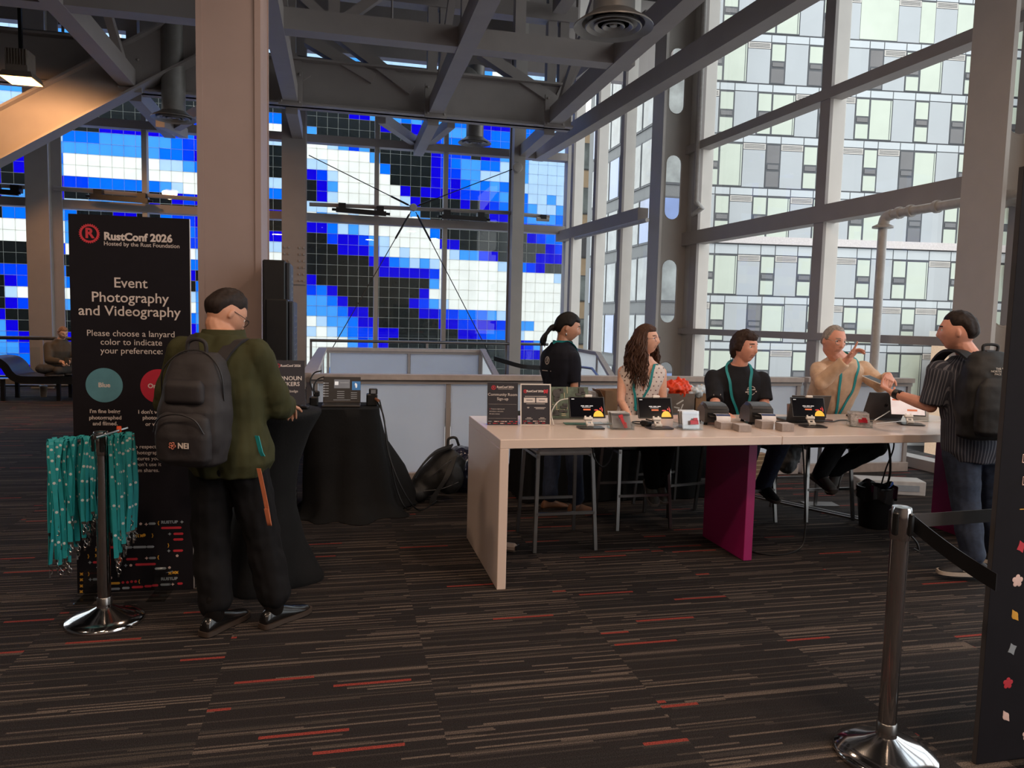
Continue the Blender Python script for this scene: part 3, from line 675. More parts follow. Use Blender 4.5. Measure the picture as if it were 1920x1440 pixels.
tower('stone_building', 'sandstone building beyond the far glass corner', 14.2, 16, 47, 54, 14, M_STN, [M_CUR, M_DK], bay=1.4, gl=.6)
# orange balcony block at the right, and the small peach annex in the street
ob = FD*9.6-FN*2.2+F0
bl = empty('balcony_building', ob+V((0, 0, -6.5)), 'orange brick building with white balcony rails at the right edge', 'building')
M_OR = mat('orange_brick', (205, 150, 112), .8)
b = MB()
for z in (0, 11.3, 14.6, 18.0): b.box((2.6, 0, z+.6 if z else 3), (4.6, 3, 1.2 if z else 6))
b.build('wall', M_OR, bl); b = MB(); b.box((2.7, .3, 14), (4.2, 2.0, 28)); b.build('recess', M_DK, bl)
for z in (12.6, 15.9):
    b = MB(); b.box((2.6, -1.55, z), (4.6, .06, .08)); b.box((2.6, -1.55, z-.95), (4.6, .06, .08))
    for i in range(8): b.box((.4+i*.62, -1.55, z-.5), (.05, .05, 1))
    b.build('balcony_rail', WHITEP, bl)
q0 = F0+FD*4.6-FN*5; an = empty('annex_building', V((q0.x, q0.y, -6.5)), 'small peach rendered annex seen behind the man with the backpack', 'building')
b = MB(); b.box((2.2, 1, 3.9), (4.4, 3, 7.8)); b.build('wall', mat('peach_render', (226, 190, 160), .8), an)
b = MB(); b.box((2.2, 1, 7.95), (4.6, 3.2, .3)); b.build('coping', WHITEP, an)
# ================================================================= frosted guard rails round the stair opening
CAPM = mat('rail_cap_paint', (176, 164, 158), .45)
def guard(name, a, c, posts, label, base=True, group='frosted guard walls'):
    """glass guard from a to c (x, y): cap, channel, posts, one frosted panel per bay"""
    a, c = V((a[0], a[1], 0)), V((c[0], c[1], 0)); root = empty(name, a, label, 'guard rail', group); d = c-a; t = d.normalized()
    b = MB(); b.bar(V((0, 0, 1.045)), d+V((0, 0, 1.045)), .14, .05); b.build('cap', CAPM, root)
    b = MB(); b.bar(V((0, 0, 1.0)), d+V((0, 0, 1.0)), .07, .045); b.build('channel', STEEL, root)
    b = MB(); b.bar(V((0, 0, .05)), d+V((0, 0, .05)), .10, .10); b.build('base_rail', CAPM, root)
    for q in posts:
        b = MB(); o = t*q; b.bar(o, o+V((0, 0, 1.0)), .05, .045, up=t); b.build('post', STEEL, root)
    for p_, q in zip(posts[:-1], posts[1:]):
        b = MB(); b.bar(t*(p_+.03)+V((0, 0, .54)), t*(q-.03)+V((0, 0, .54)), .014, .87); b.build('panel', FROST, root)
    return root
GY = 7.35
x_ = [ay(p_, 705, GY).x for p_ in (583, 841, 1294, 1497)]
guard('guard_rail', (x_[0], GY), (x_[3]+.03, GY), [.04]+[q-x_[0] for q in x_[1:]], 'long frosted glass guard wall behind the desk and the draped laptop table')
x2_ = [ay(p_, 705, GY).x for p_ in (1507, 1708)]
guard('guard_rail', (x2_[0]+.02, GY), (x2_[1], GY), [.03, x2_[1]-x2_[0]-.05], 'short frosted glass guard wall behind the pointing man')
guard('guard_rail', (x_[0]-.02, GY+.1), (x_[0]-.02, 13.5), [.05, 2.1, 4.2, 6.0], 'frosted glass guard along the left side of the stair opening')
xf = [ay(p_, 655, 13.5).x for p_ in (612, 767, 903)]
guard('guard_rail', (xf[0], 13.5), (xf[2], 13.5), [.03, xf[1]-xf[0], xf[2]-xf[0]-.03], 'frosted glass guard on the far side of the stair opening')
def raking(name, pts, label, hand=None):
    o = V(pts[0]); root = empty(name, (o.x, o.y, 0), label, 'hand rail'); O = V((o.x, o.y, 0))
    P = [V(p)-O for p in pts]
    b = MB()
    for p, q in zip(P[:-1], P[1:]): b.bar(p, q, .09, .06)
    b.build('cap', CAPM, root)
    for p, q in zip(P[:-1], P[1:]):
        b = MB(); dn = V((0, 0, -.85)); b.add([p-V((0, 0, .04)), q-V((0, 0, .04)), q+dn, p+dn], [(0, 1, 2, 3)]); b.build('panel', FROST, root)
    for p in P[:-1]: b = MB(); b.bar(p+V((0, 0, -1.0)), p, .05, .05, up=(0, 1, 0)); b.build('post', STEEL, root)
    if hand:
        b = MB(); b.tube([V(p)-O for p in hand], .022, 8); b.build('grab_bar', SILVER, root, True)
    return root
raking('stair_rail', [ay(905, 657, 13.4), ay(931, 706, 11.6)], 'raking glass stair rail at the right end of the far guard')
raking('stair_rail', [ay(1075, 654, 14.6), ay(1121, 663, 12.9), ay(1148, 708, 11.4)], 'sloping glass stair rail between the standing and seated women', [ay(1088, 688, 13.2), ay(1110, 691, 12.6), ay(1127, 712, 11.6)])
b = MB(); b.ribbon(spline([ay(926, 672, 11.75), ay(950, 679, 11.6), ay(980, 687, 11.5), ay(1018, 690, 11.5)], 5), V((0, 0, .07)), .01); tag(b.build('barrier_belt', BLACKM), 'black barrier belt across the stair head, left of the standing woman', 'belt')
def handrail(name, a, c, posts, label, z=1.07, low=()):
    A, C = az(a[0], a[1], z), az(c[0], c[1], z); C = V((C.x, A.y+(C.y-A.y)*.0, z)); root = empty(name, (A.x, A.y, 0), label, 'hand rail'); O = V((A.x, A.y, 0))
    b = MB(); b.tube([A-O, C-O], .035, 10); b.build('top_bar', SILVER, root, True)
    for zz in low: b = MB(); b.tube([V((0, 0, zz)), V((C.x-A.x, 0, zz))], .02, 8); b.build('lower_bar', SILVER, root, True)
    for p in posts:
        x = ay(p, a[1], A.y).x-A.x; b = MB(); b.box((x, 0, z/2), (.05, .04, z)); b.build('post', STEEL, root)
    b = MB(); b.box(((C.x-A.x)/2, .0, .5), (C.x-A.x, .012, .8)); b.build('pane', GLASS, root)
    return root
handrail('hand_rail', (581, 638), (1096, 655), (583, 801, 1015), 'hand rail in front of the far glass, behind the stair opening')
handrail('hand_rail', (-60, 632), (395, 642), (78, 250), 'hand rail by the black bench at the far left', low=(.35, .18))

# ================================================================= bench, coffee cup
YB = 15.0
prof = [(-60, 690), (-40, 676), (-12, 668), (12, 669), (26, 678), (36, 692), (50, 701), (80, 703), (150, 704), (215, 706)]
pb = [ay(*p, YB) for p in prof]; bn = empty('lounge_bench', (pb[-1].x, YB, 0), 'black wave-shaped lounge bench at the far left', 'bench')
b = MB(); ps = spline([p-V((pb[-1].x, YB, 0)) for p in pb], 5)
b.ribbon([p+V((0, .0, -.06)) for p in ps], V((0, .8, 0)), .13); b.build('seat', mat('black_vinyl', (22, 23, 26), .35), bn, True)
for px_ in (122, 20, 205):
    for dy in (-.3, .3):
        b = MB(); x = ay(px_, 745, YB).x-pb[-1].x; b.box((x, dy, .19), (.06, .06, .38)); b.build('leg', BLACKM, bn)
q = az(82, 744, 0); cu = empty('coffee_cup', q, 'small paper coffee cup on the floor by the black bench', 'cup')
b = MB(); b.lathe([(.05, 0), (.065, .19), (.06, .19), (.045, .01)], n=16); b.build('cup_body', mat('kraft_paper', (150, 130, 112), .7), cu, True)
b = MB(); b.lathe([(.068, .185), (.068, .205), (.055, .215), (.001, .215)], n=16); b.build('lid', WHITEP, cu, True)

# ================================================================= dark kiosks, draped table, cocktail table
def kiosk(x0, x1, y0, y1, z1, label):
    root = empty('display_kiosk', ((x0+x1)/2, (y0+y1)/2, 0), label, 'kiosk', 'dark display kiosks'); wx, wy = x1-x0, y1-y0
    b = MB(); b.box((-.02, 0, z1/2), (wx-.04, wy, z1), ch=.01); b.build('cabinet', BLACKM, root)
    b = MB(); b.box((wx/2-.02, 0, z1/2), (.04, wy*.92, z1*.985), ch=.01); b.build('side_cover', mat('kiosk_cover', (44, 48, 56), .45, .3), root)
    b = MB()
    for c in range(2):
        for i in range(34): b.box((wx/2+.001, -wy*.12+c*wy*.3, z1-.12-i*.045), (.004, .05, .012))
    b.build('vent_slots', mat('vent_holes', (120, 126, 136), .5), root)
    return root
kiosk(-.62, -.40, 6.55, 7.0, 2.07, 'taller dark display kiosk behind the cocktail table')
kiosk(-.535, -.335, 5.85, 6.42, 1.735, 'lower dark display kiosk in front of the taller one')
tb = empty('cocktail_table', (-.435, 4.72, 0), 'round cocktail table in a black stretch cover beside the man in the green jacket', 'table')
b = MB(); n = 64; prof = [(.31, 0), (.315, .02), (.29, .08), (.23, .25), (.185, .45), (.18, .55), (.20, .72), (.26, .9), (.315, 1.0), (.33, 1.03), (.33, 1.045), (.325, 1.05), (.001, 1.05)]
for (r_, z) in prof:
    for j in range(n):
        a = 2*math.pi*j/n; k_ = max(0, 1-z/.3) if z < .3 else 0
        rr = r_*(1+k_*(.14*math.cos(4*a+.6)))*(1+.006*math.sin(16*a+z*9)); b.v.append(V((rr*math.cos(a), rr*math.sin(a), z)))
for i in range(len(prof)-1):
    for j in range(n): a = i*n+j; c = i*n+(j+1) % n; b.f.append((a, c, c+n, a+n)); b.mi.append(0)
b.build('stretch_cover', BCLOTH, tb, True, 60)
# pronoun sticker sign on the cocktail table
def acrylic_sign(name, loc, w_, h_, rz, label, face, group=None, tilt=8):
    root = empty(name, loc, label, 'sign', group, rz); t = R(tilt)
    M = frame((0, 0, 0), (1, 0, 0), (0, math.sin(t), math.cos(t)))
    b = MB(); b.M = M; b.box((0, h_/2, -.003), (w_+.012, h_+.008, .003)); b.M = Matrix.Identity(4); b.box((0, .045, .0015), (w_+.012, .09, .003)); b.build('acrylic_holder', ACRYL, root)
    b = MB(); b.M = M; b.box((0, h_/2, 0), (w_, h_, .0012)); b.build('poster', mat('navy_print', (40, 38, 46), .45), root)
    face(root, M @ Matrix.Translation((0, 0, .0015)))
    return root
RED = mat('print_red', (190, 44, 58), .6); TXT = mat('print_white', (214, 204, 198), .6); PGREY = mat('print_grey', (140, 148, 156), .6); PYEL = mat('print_yellow', (214, 158, 50), .6); PTEAL = mat('print_teal', (78, 128, 142), .6); PPINK = mat('print_pink', (220, 190, 182), .6); NAVY = mat('navy_print', (40, 38, 46), .45)
def gear(b, c, r, k=0):
    """cog ring with an R inside"""
    n = 28; vs = []; fs = []
    for i in range(n*2):
        a = 2*math.pi*i/(n*2); ro = r*(1.0 if i % 2 else .86)
        for q in (ro, r*.70): vs.append((c[0]+q*math.cos(a), c[1]+q*math.sin(a), .0003))
    for i in range(n*2): a = i*2; d = (i*2+2) % (n*4); fs.append((a, d, d+1, a+1))
    b.add(vs, fs, k); b.text('R', r*1.35, (c[0], c[1]), bold=r*.05, k=k)
def face_pron(root, M):
    b = MB(); b.M = M; gear(b, (-.055, .252), .015); b.build('emblem', RED, root)
    b = MB(); b.M = M; b.text('RustConf 2026', .020, (.022, .252), bold=.0006); b.text('PRONOUN', .036, (0, .172), bold=.0006); b.text('STICKERS', .036, (0, .136), bold=.0006); b.text('for your badge', .022, (0, .092)); b.build('lettering', TXT, root)
acrylic_sign('table_sign', (-.315, 4.86, 1.052), .215, .285, R(6), 'dark pronoun stickers sign standing on the cocktail table', face_pron)
for i, (dx, dy, rz) in enumerate(((.17, -.02, .3), (.20, .05, 1.2), (.14, .07, 2.0), (.23, -.01, -.4))):
    b = MB(); b.box((0, 0, .009), (.055, .035, .016), ch=.005); o = b.build('sticker_roll', BLACKP, None, loc=(-.435+dx, 4.72+dy, 1.052)); o.rotation_euler = (0, 0, rz); tag(o, 'small black sticker packet on the right rim of the cocktail table', 'sticker', 'sticker packets on the cocktail table')
hs = empty('acrylic_tray', (-.30, 4.55, 1.052), 'clear acrylic tray of stickers at the jacketed man\'s right hand', 'tray')
b = MB(); b.box((0, 0, .002), (.13, .09, .004)); b.M = frame((.05, 0, 0), (0, 1, 0), (.55, 0, .8)); b.box((0, .045, 0), (.09, .09, .003)); b.build('tray', ACRYL, hs)
b = MB(); b.box((-.01, 0, .008), (.10, .07, .006)); b.build('sticker_sheet', mat('cream_paper', (226, 200, 178), .7), hs)

lt = empty('draped_table', (.03, 6.42, 0), 'small table under a black cloth that spills onto the floor, carrying the laptop', 'table')
sm_ = lambda t: max(0.0, min(1.0, t))
b = MB(); rings = []; n = 56
for (z, sx, sy, fl) in ((.875, .28, .24, 0), (.87, .30, .26, .0), (.80, .305, .265, .02), (.6, .33, .28, .05), (.35, .39, .32, .08), (.12, .45, .36, .12), (.05, .50, .42, .16), (.02, .56, .47, .2), (.004, .60, .50, .22)):
    r_ = []
    for j in range(n):
        a = 2*math.pi*j/n; ca, sa = math.cos(a), math.sin(a); q = (abs(ca)**5+abs(sa)**5)**(-1/5.0); w_ = 1+fl*.5*math.sin(9*a+1)+fl*.35*math.sin(5*a+2.4)+{.6: .10, .35: .42, .12: .50, .05: .32, .02: .18}.get(z, 0)*(math.exp(-((a-.1)/.36)**2)+math.exp(-((a-6.383)/.36)**2))
        r_.append(V((sx*q*ca*w_*(1-.42*sm_((.8-z)/.8) if ca < 0 else 1-.12*sm_((.8-z)/.8)), sy*q*sa*w_, z)))
    rings.append(r_)
b.loft(rings); b.build('tablecloth', BCLOTH, lt, True, 70)
def laptop(loc, rz, label, w_=.33, d_=.23, open_=105, body=None, screen=None, emblem=False):
    root = empty('laptop', loc, label, 'laptop', None, rz); body = body or mat('laptop_grey', (92, 90, 90), .4, .4)
    b = MB(); b.box((0, 0, .009), (w_, d_, .016), ch=.004); b.build('base', body, root)
    b = MB(); b.box((0, .01, .0178), (w_*.88, d_*.46, .001)); b.build('keyboard', BLACKP, root)
    t = R(open_-90); M = frame((0, d_/2, .016), (1, 0, 0), (0, math.sin(t), math.cos(t)))
    b = MB(); b.M = M; b.box((0, d_/2, 0), (w_, d_, .008), ch=.003); b.build('lid', body, root)
    b = MB(); b.M = M; b.box((0, d_/2+.004, .0046), (w_*.95, d_*.88, .001)); sc_ = b.build('screen', BLACKP, root)
    if screen: screen(sc_, M @ Matrix.Translation((0, d_/2+.004, .0056)))
    if emblem:
        b = MB(); b.M = M @ Matrix.Translation((0, d_/2, -.0046)); b.disc((0, -.002), .013, 16); b.disc((.008, .006), .008, 12); b.disc((-.007, .005), .009, 12); b.box((.004, .018, 0), (.004, .010, .0006), rot=(0, 0, -.5)); b.build('emblem', mat('dark_emblem', (30, 29, 30), .2, .6), root)
    return root
def player_ui(sc_, M):
    G = mat('screen_ui', (150, 150, 152), emit=.35); 
    b = MB(); b.M = M; b.box((0, 0, 0), (.31, .195, .0006)); b.build('window', mat('screen_dark', (34, 32, 34), .3, emit=.10), sc_)
    b = MB(); b.M = M; b.box((.0, .045, .0008), (.13, .075, .0006)); b.build('header', mat('screen_header', (120, 122, 128), emit=.25), sc_)
    b = MB(); b.M = M; b.box((.118, .03, .0008), (.07, .075, .0006)); b.build('cover_art', mat('screen_blue', (56, 110, 160), emit=.4), sc_)
    b = MB(); b.M = M; b.ell((.118, .03, .0015), (.008, .02, .001)); b.ell((.112, .042, .0015), (.006, .012, .001)); b.box((-.045, .05, .0014), (.03, .03, .0006)); b.build('cover_figure', mat('screen_white', (225, 225, 225), emit=.5), sc_)
    b = MB(); b.M = M
    for i in range(6): b.box((-.125, .05-i*.022, .001), (.03, .005, .0005)); b.box((-.148, .05-i*.022, .001), (.012, .012, .0005))
    for i in range(4): b.box((-.01, -.02-i*.018, .001), (.06, .004, .0005)); b.box((.10, -.03-i*.016, .001), (.05, .004, .0005))
    b.box((.02, .055, .0015), (.07, .006, .0005)); b.box((0, -.092, .001), (.14, .003, .0005)); b.build('list_rows', G, sc_)
laptop((.02, 6.36, .876), R(-2), 'open laptop showing a music player, on the draped table', .31, .22, 104, mat('laptop_dark', (60, 56, 54), .4, .3), player_ui)
ad = empty('power_adapter', (-.20, 6.36, .876), 'black power plugs and adapter left of the music laptop', 'adapter'); b = MB(); b.box((0, 0, .04), (.07, .07, .08), ch=.01); b.box((.02, .02, .1), (.05, .04, .05), ch=.01); b.build('plug', BLACKP, ad)
b = MB(); b.tube(spline([(0, 0, .1), (-.03, 0, .2), (.0, .02, .27), (.06, .03, .29)], 6), .006, 6); b.tube(spline([(0, .02, .1), (-.0, 0, .17), (.03, .02, .22), (.08, .03, .24)], 6), .006, 6); b.build('cord', CABLE, ad, True)
au = empty('audio_mixer', (.27, 6.40, .876), 'small audio box with knobs right of the music laptop', 'audio box'); b = MB(); b.box((0, 0, .05), (.09, .10, .10), ch=.008); b.box((.01, -.02, .12), (.07, .05, .05), ch=.006); b.build('case', BLACKP, au)
b = MB(); b.box((.01, -.047, .12), (.04, .004, .03)); b.build('display', mat('grey_lcd', (110, 112, 116), emit=.1), au); b = MB(); b.tube([(.03, -.05, .06), (.05, -.09, .05)], .013, 8); b.build('jack_plug', mat('copper_plug', (190, 130, 100), .3, .6), au)
for i, P in enumerate((((.33, 6.33, .93), (.37, 6.30, .75), (.42, 6.28, .45), (.47, 6.26, .2), (.56, 6.24, .02), (.70, 6.55, .012)), ((.31, 6.36, .92), (.36, 6.22, .8), (.40, 6.16, .5), (.52, 6.12, .2), (.66, 6.2, .014), (.85, 6.5, .012)))):
    b = MB(); b.tube(spline(P, 8), .007, 6); tag(b.build('power_cable', CABLE, None, True), ['black cable running down the side of the draped table', 'second black cable trailing from the draped table to the floor backpack'][i], 'cable')
b = MB(); b.tube(spline([(.42+.1*math.cos(a*.6)*(1+a*.01), 6.62+.09*math.sin(a*.6), .012+.004*a) for a in range(0, 24)], 3), .006, 6); tag(b.build('cable_coil', CABLE, None, True), 'coiled black cable on the floor beside the draped table', 'cable')

# ================================================================= floor backpack and dark plastic sack
def remeshed(mb_, name, mats, parent=None, vox=.012, sm=3, disp=None, paint=None, loc=None):
    """one continuous surface grown round the collected shapes"""
    me = mb_.mesh(name, mats[0]); o = link(me, 'tmp'); m1 = o.modifiers.new('r', 'REMESH'); m1.mode = 'VOXEL'; m1.voxel_size = vox
    m2 = o.modifiers.new('s', 'SMOOTH'); m2.iterations = sm; m2.factor = .5
    nm = bpy.data.meshes.new_from_object(o.evaluated_get(bpy.context.evaluated_depsgraph_get())); bpy.data.objects.remove(o); bpy.data.meshes.remove(me)
    nm.materials.clear()
    for m in mats: nm.materials.append(m)
    if disp:
        ns = [v.normal.copy() for v in nm.vertices]
        for v, nn in zip(nm.vertices, ns): v.co += nn*disp(v.co, nn)
    for p in nm.polygons:
        p.use_smooth = True
        if paint: p.material_index = paint(p.center, p.normal)
    nm.name = name
    return link(nm, name, parent, loc)
def wrinkle(amp, fx, fy, fz, seed=0):
    return lambda p, n_: amp*noise.noise(V((p.x*fx+seed, p.y*fy, p.z*fz)))+amp*.4*noise.noise(V((p.x*fx*2.3, p.y*fy*2.3+seed, p.z*fz*2.3)))
bk = empty('backpack', (.84, 6.55, 0), 'black backpack slumped on the floor left of the desk', 'backpack', rz=R(-8))
b = MB(); b.tube([(-.16, 0, .10), (.0, .03, .22), (.12, .06, .34), (.18, .08, .42)], [.10, .145, .15, .11], 14); b.ell((-.18, -.02, .09), (.14, .13, .09)); b.ell((.12, -.07, .22), (.13, .08, .15)); remeshed(b, 'body', [mat('black_nylon', (22, 22, 23), .6, bump=.1)], bk, .014, 4, wrinkle(.012, 9, 9, 9))
b = MB(); b.ribbon(spline([(.14, -.02, .50), (-.02, -.06, .44), (-.16, -.09, .28), (-.24, -.09, .10)], 8), V((.02, .07, .02)), .015); b.ribbon(spline([(.16, -.1, .42), (.10, -.17, .26), (.0, -.17, .1), (-.02, -.16, .03)], 8), V((.06, .0, .03)), .012); b.build('strap', mat('black_webbing', (30, 30, 31), .6), bk, True)
b = MB(); b.tube(spline([(.10, .0, .50), (.11, 0, .56), (.17, 0, .57), (.20, .02, .50)], 6), .012, 8); b.build('handle', mat('black_webbing', (30, 30, 31), .6), bk, True)
b = MB(); b.tube(spline([(-.02, -.11, .26), (.08, -.15, .36), (.2, -.06, .42)], 8), .004, 5); b.tube(spline([(-.1, -.13, .12), (.06, -.16, .15), (.2, -.13, .2)], 8), .004, 5); b.build('zip', mat('grey_zip', (70, 70, 72), .5), bk)
b = MB(); b.ell((-.04, 0, .21), (.25, .2, .22)); b.ell((.18, .05, .22), (.24, .2, .24)); b.ell((.07, 0, .1), (.34, .2, .12)); sk = remeshed(b, 'plastic_sack', [mat('navy_plastic', (24, 27, 48), .22, 0, .2, 6, coat=.6)], None, .014, 2, wrinkle(.03, 11, 11, 7, 3), loc=(1.19, 6.95, -.01)); tag(sk, 'shiny dark blue plastic sack on the floor behind the desk end', 'sack')
# ================================================================= registration desk
LAM = mat('white_laminate', (226, 206, 194), .32, 0, .02, 3, coat=.25); MAG = mat('magenta_laminate', (150, 22, 92), .45, 0, .05, 3)
DZ, DT = .914, .055; DX0, DXM, DX1, DY0, DY1 = .93, 2.80, 4.86, 4.30, 5.40
def desk(x0, x1, label, left_white):
    root = empty('registration_desk', (x0, DY0, 0), label, 'desk', 'registration desks'); w_ = x1-x0; dp = DY1-DY0
    b = MB(); b.box((w_/2, dp/2, DZ-DT/2), (w_-.002, dp, DT), ch=.003); b.build('top', LAM, root)
    if left_white: b = MB(); b.box((.0285, dp/2, (DZ-DT)/2), (.055, dp, DZ-DT), ch=.003); b.build('end_panel', LAM, root)
    b = MB(); b.box((w_-.036, .28+.30, (DZ-DT)/2), (.065, .60, DZ-DT), ch=.003); tag(b.build('leg_panel', MAG, root), 'magenta leg panel')
    b = MB(); b.box((w_/2, .50, DZ-DT-.03), (w_-.2, .04, .06)); b.build('rail', BLACKM, root)
    return root
desk(DX0, DXM, 'left half of the white registration desk, with the white end panel', True)
desk(DXM, DX1, 'right half of the white registration desk, under the man with the backpack', False)

# ================================================================= stools
SEATM = mat('grey_seat', (176, 170, 166), .5); WOOD = mat('pale_wood', (196, 150, 110), .5)
def stool(x, y, rz, label, seatm, back=True, sz=.70):
    root = empty('bar_stool', (x, y, 0), label, 'stool', 'bar stools behind the desk', rz)
    b = MB(); b.box((0, 0, sz), (.42, .42, .045), ch=.015); b.build('seat', seatm, root)
    if back: b = MB(); b.box((0, .20, sz+.06), (.42, .03, .11), ch=.01); b.build('backrest', seatm, root)
    for sx in (-1, 1):
        for sy in (-1, 1):
            b = MB(); b.bar((sx*.20, sy*.20, sz-.01), (sx*.225, sy*.26, 0), .024, .024, up=(0, 1, 0)); b.build('leg', SILVER, root)
    for sy in (-1, 1):
        b = MB(); b.bar((-.215, sy*.24, .27), (.215, sy*.24, .27), .02, .02); b.build('footrest', SILVER, root)
    for sx in (-1, 1): b = MB(); b.bar((sx*.205, -.215, sz-.03), (sx*.205, .215, sz-.03), .02, .02); b.build('frame_bar', SILVER, root)
    return root
stool(1.565, 5.23, 0, 'empty grey-seated bar stool under the left half of the desk', SEATM)
stool(2.35, 5.68, 0, 'bar stool carrying the woman with wavy hair', BLACKP, False, .64)
stool(3.30, 5.72, R(4), 'pale wooden bar stool carrying the man in the dark t-shirt', WOOD, False, .64)
stool(4.03, 5.70, 0, 'bar stool carrying the man in the beige sweater', BLACKP, False, .64)
stool(2.86, 6.02, R(12), 'bar stool standing by the black draped back table, behind the magenta leg panel', BLACKP, True, .70)

# ================================================================= signs on the desk
def face_community(root, M):
    b = MB(); b.M = M; gear(b, (-.062, .252), .0165); b.disc((-.085, .108), .003, 10); b.build('emblem', RED, root)
    b = MB(); b.M = M; b.text('RustConf 2026', .019, (.018, .256), bold=.0006); b.text('Hosted by the Rust Foundation', .0078, (.018, .243)); b.text('Community Room', .0265, (0, .205)); b.text('Sign-up', .0265, (0, .176))
    for i, s_ in enumerate(('Propose a lightning talk', 'Facilitate a discussion', 'Lead a meetup')): b.text(s_, .0098, (-.078, .108-i*.0165), 'LEFT'); 
    for z in (.140, .045): b.box((0, z, 0), (.19, .0007, .0004))
    b.disc((-.085, .0915), .003, 10); b.disc((-.085, .075), .003, 10)
    b.build('lettering', TXT, root); strip_pattern(root, M, .011, -.1, .1)
def strip_pattern(root, M, y, x0, x1):
    bs = {m: MB() for m in (RED, PGREY, PPINK)}; rr = random.Random(3)
    for b in bs.values(): b.M = M
    for yy in (y, y+.013):
        x = x0+.004
        while x < x1-.012:
            m = rr.choice([RED, RED, PGREY, PPINK]); l_ = rr.choice([.005, .005, .014, .022]); bs[m].box((x+l_/2, yy, .0003), (l_, .005, .0006)); x += l_+rr.choice([.004, .004, .018])
    for m, b in bs.items():
        if b.v: b.build('pattern', m, root)
acrylic_sign('table_sign', (1.075, 4.905, DZ+.001), .208, .285, R(-6), 'dark community room sign-up sign at the left end of the desk', face_community, 'standing desk signs')
def face_sponsor(root, M):
    b = MB(); b.M = M; gear(b, (-.072, .228), .0135); b.build('emblem', RED, root)
    b = MB(); b.M = M; b.ell((.07, .228, .0005), (.016, .010, .0008)); b.ell((.062, .235, .0005), (.008, .006, .0008)); b.ell((.08, .238, .0005), (.006, .005, .0008)); b.ell((.06, .219, .0005), (.004, .006, .0008)); b.ell((.078, .219, .0005), (.004, .006, .0008)); b.build('crab_mark', RED, root)
    b = MB(); b.M = M; b.text('RustConf 2026', .0195, (-.005, .229), bold=.0006); b.box((0, .194, 0), (.15, .0032, .0005))
    for x in (-.043, .043): b.box((x, .168, 0), (.078, .033, .0006))
    b.box((0, .143, 0), (.13, .0026, .0005)); b.box((.03, .118, 0), (.08, .003, .0005)); b.box((.03, .110, 0), (.06, .003, .0005))
    for q in range(3): b.add([(-.052+(.004+q*.004)*math.cos(a_), .108+(.004+q*.004)*math.sin(a_), .0004) for a_ in (R(50), R(70), R(90), R(110), R(130))]+[(-.052+(.0058+q*.004)*math.cos(a_), .108+(.0058+q*.004)*math.sin(a_), .0004) for a_ in (R(130), R(110), R(90), R(70), R(50))], [tuple(range(10))])
    for x in (-.046, .046): b.box((x, .048, 0), (.03, .003, .0005)); b.box((x, .040, 0), (.05, .0025, .0005))
    b.build('lettering', TXT, root)
    b = MB(); b.M = M
    for x in (-.043, .043): b.box((x, .168, .0006), (.044, .006, .0006))
    b.build('sponsor_words', mat('print_slate', (120, 116, 122), .6), root); strip_pattern(root, M, .012, -.09, .09)
s2 = acrylic_sign('table_sign', (1.305, 4.90, DZ+.001), .196, .272, R(-4), 'white-edged dark sign with two white boxes, second from the left on the desk', face_sponsor, 'standing desk signs')
b = MB(); t = R(8); b.M = frame((0, 0, 0), (1, 0, 0), (0, math.sin(t), math.cos(t)))
for d in (((0, .276, 0), (.212, .008, .002)), ((0, -.0, 0), (.212, .006, .002)), ((-.102, .138, 0), (.008, .276, .002)), ((.102, .138, 0), (.008, .276, .002))): b.box(*d)
b.build('white_border', WHITEP, s2)

# ================================================================= circuit board display
cb = empty('circuit_board', (1.60, 5.18, DZ), 'upright green circuit board behind the first tablet', 'circuit board', rz=R(-3)); M = frame((0, 0, 0), (1, 0, 0), (0, .25, .97))
b = MB(); b.M = M; b.box((0, .12, 0), (.36, .235, .006)); b.build('board', mat('board_green', (78, 92, 74), .4, 0, .5, 22), cb)
b = MB(); b.M = M; rr = random.Random(4)
for i in range(26): b.box((rr.uniform(-.16, .16), rr.uniform(.02, .22), .006), (rr.uniform(.012, .05), rr.uniform(.012, .04), .008))
b.lathe([(.001, .012), (.03, .012), (.03, .003)], (-.06, .19, .0), 20); b.build('chip_pattern', mat('chip_dark', (52, 48, 46), .4, 0, .4, 30), cb)
b = MB(); b.M = M
for i in range(22): b.box((rr.uniform(-.17, .15), rr.uniform(.02, .22), .005), (rr.uniform(.02, .07), .004, .004), rot=(0, 0, rr.choice([0, 1.57])))
b.build('connectors', mat('connector_tan', (190, 176, 140), .4), cb)
b = MB(); b.box((0, .05, .003), (.37, .14, .006)); b.build('foot_plate', mat('board_base', (96, 92, 86), .5), cb)
for i, (x, y, rz, c) in enumerate(((1.60, 4.93, -.1, (84, 122, 108)), (1.76, 4.94, .12, (190, 206, 214)), (1.88, 4.95, -.05, (206, 202, 196)))):
    b = MB(); b.box((0, 0, .002), (.16, .10, .003)); o = b.build('leaflet', mat('leaflet_%d' % i, c, .5, 0, .35, 30), None, loc=(x, y, DZ+.001+i*.001)); o.rotation_euler = (0, 0, rz); tag(o, ['green printed leaflet under the first tablet', 'pale blue leaflet between the first tablet and the badge sleeves', 'grey white leaflet behind the first box of badge sleeves'][i], 'leaflet', 'leaflets on the desk')
b = MB(); b.tube(spline([(1.42, 4.86, DZ+.006), (1.43, 4.95, DZ+.08), (1.50, 5.02, DZ+.15), (1.58, 5.02, DZ+.17)], 8), .004, 6); tag(b.build('usb_cable', WHITEP, None, True), 'white cable curling up beside the white-edged sign', 'cable')

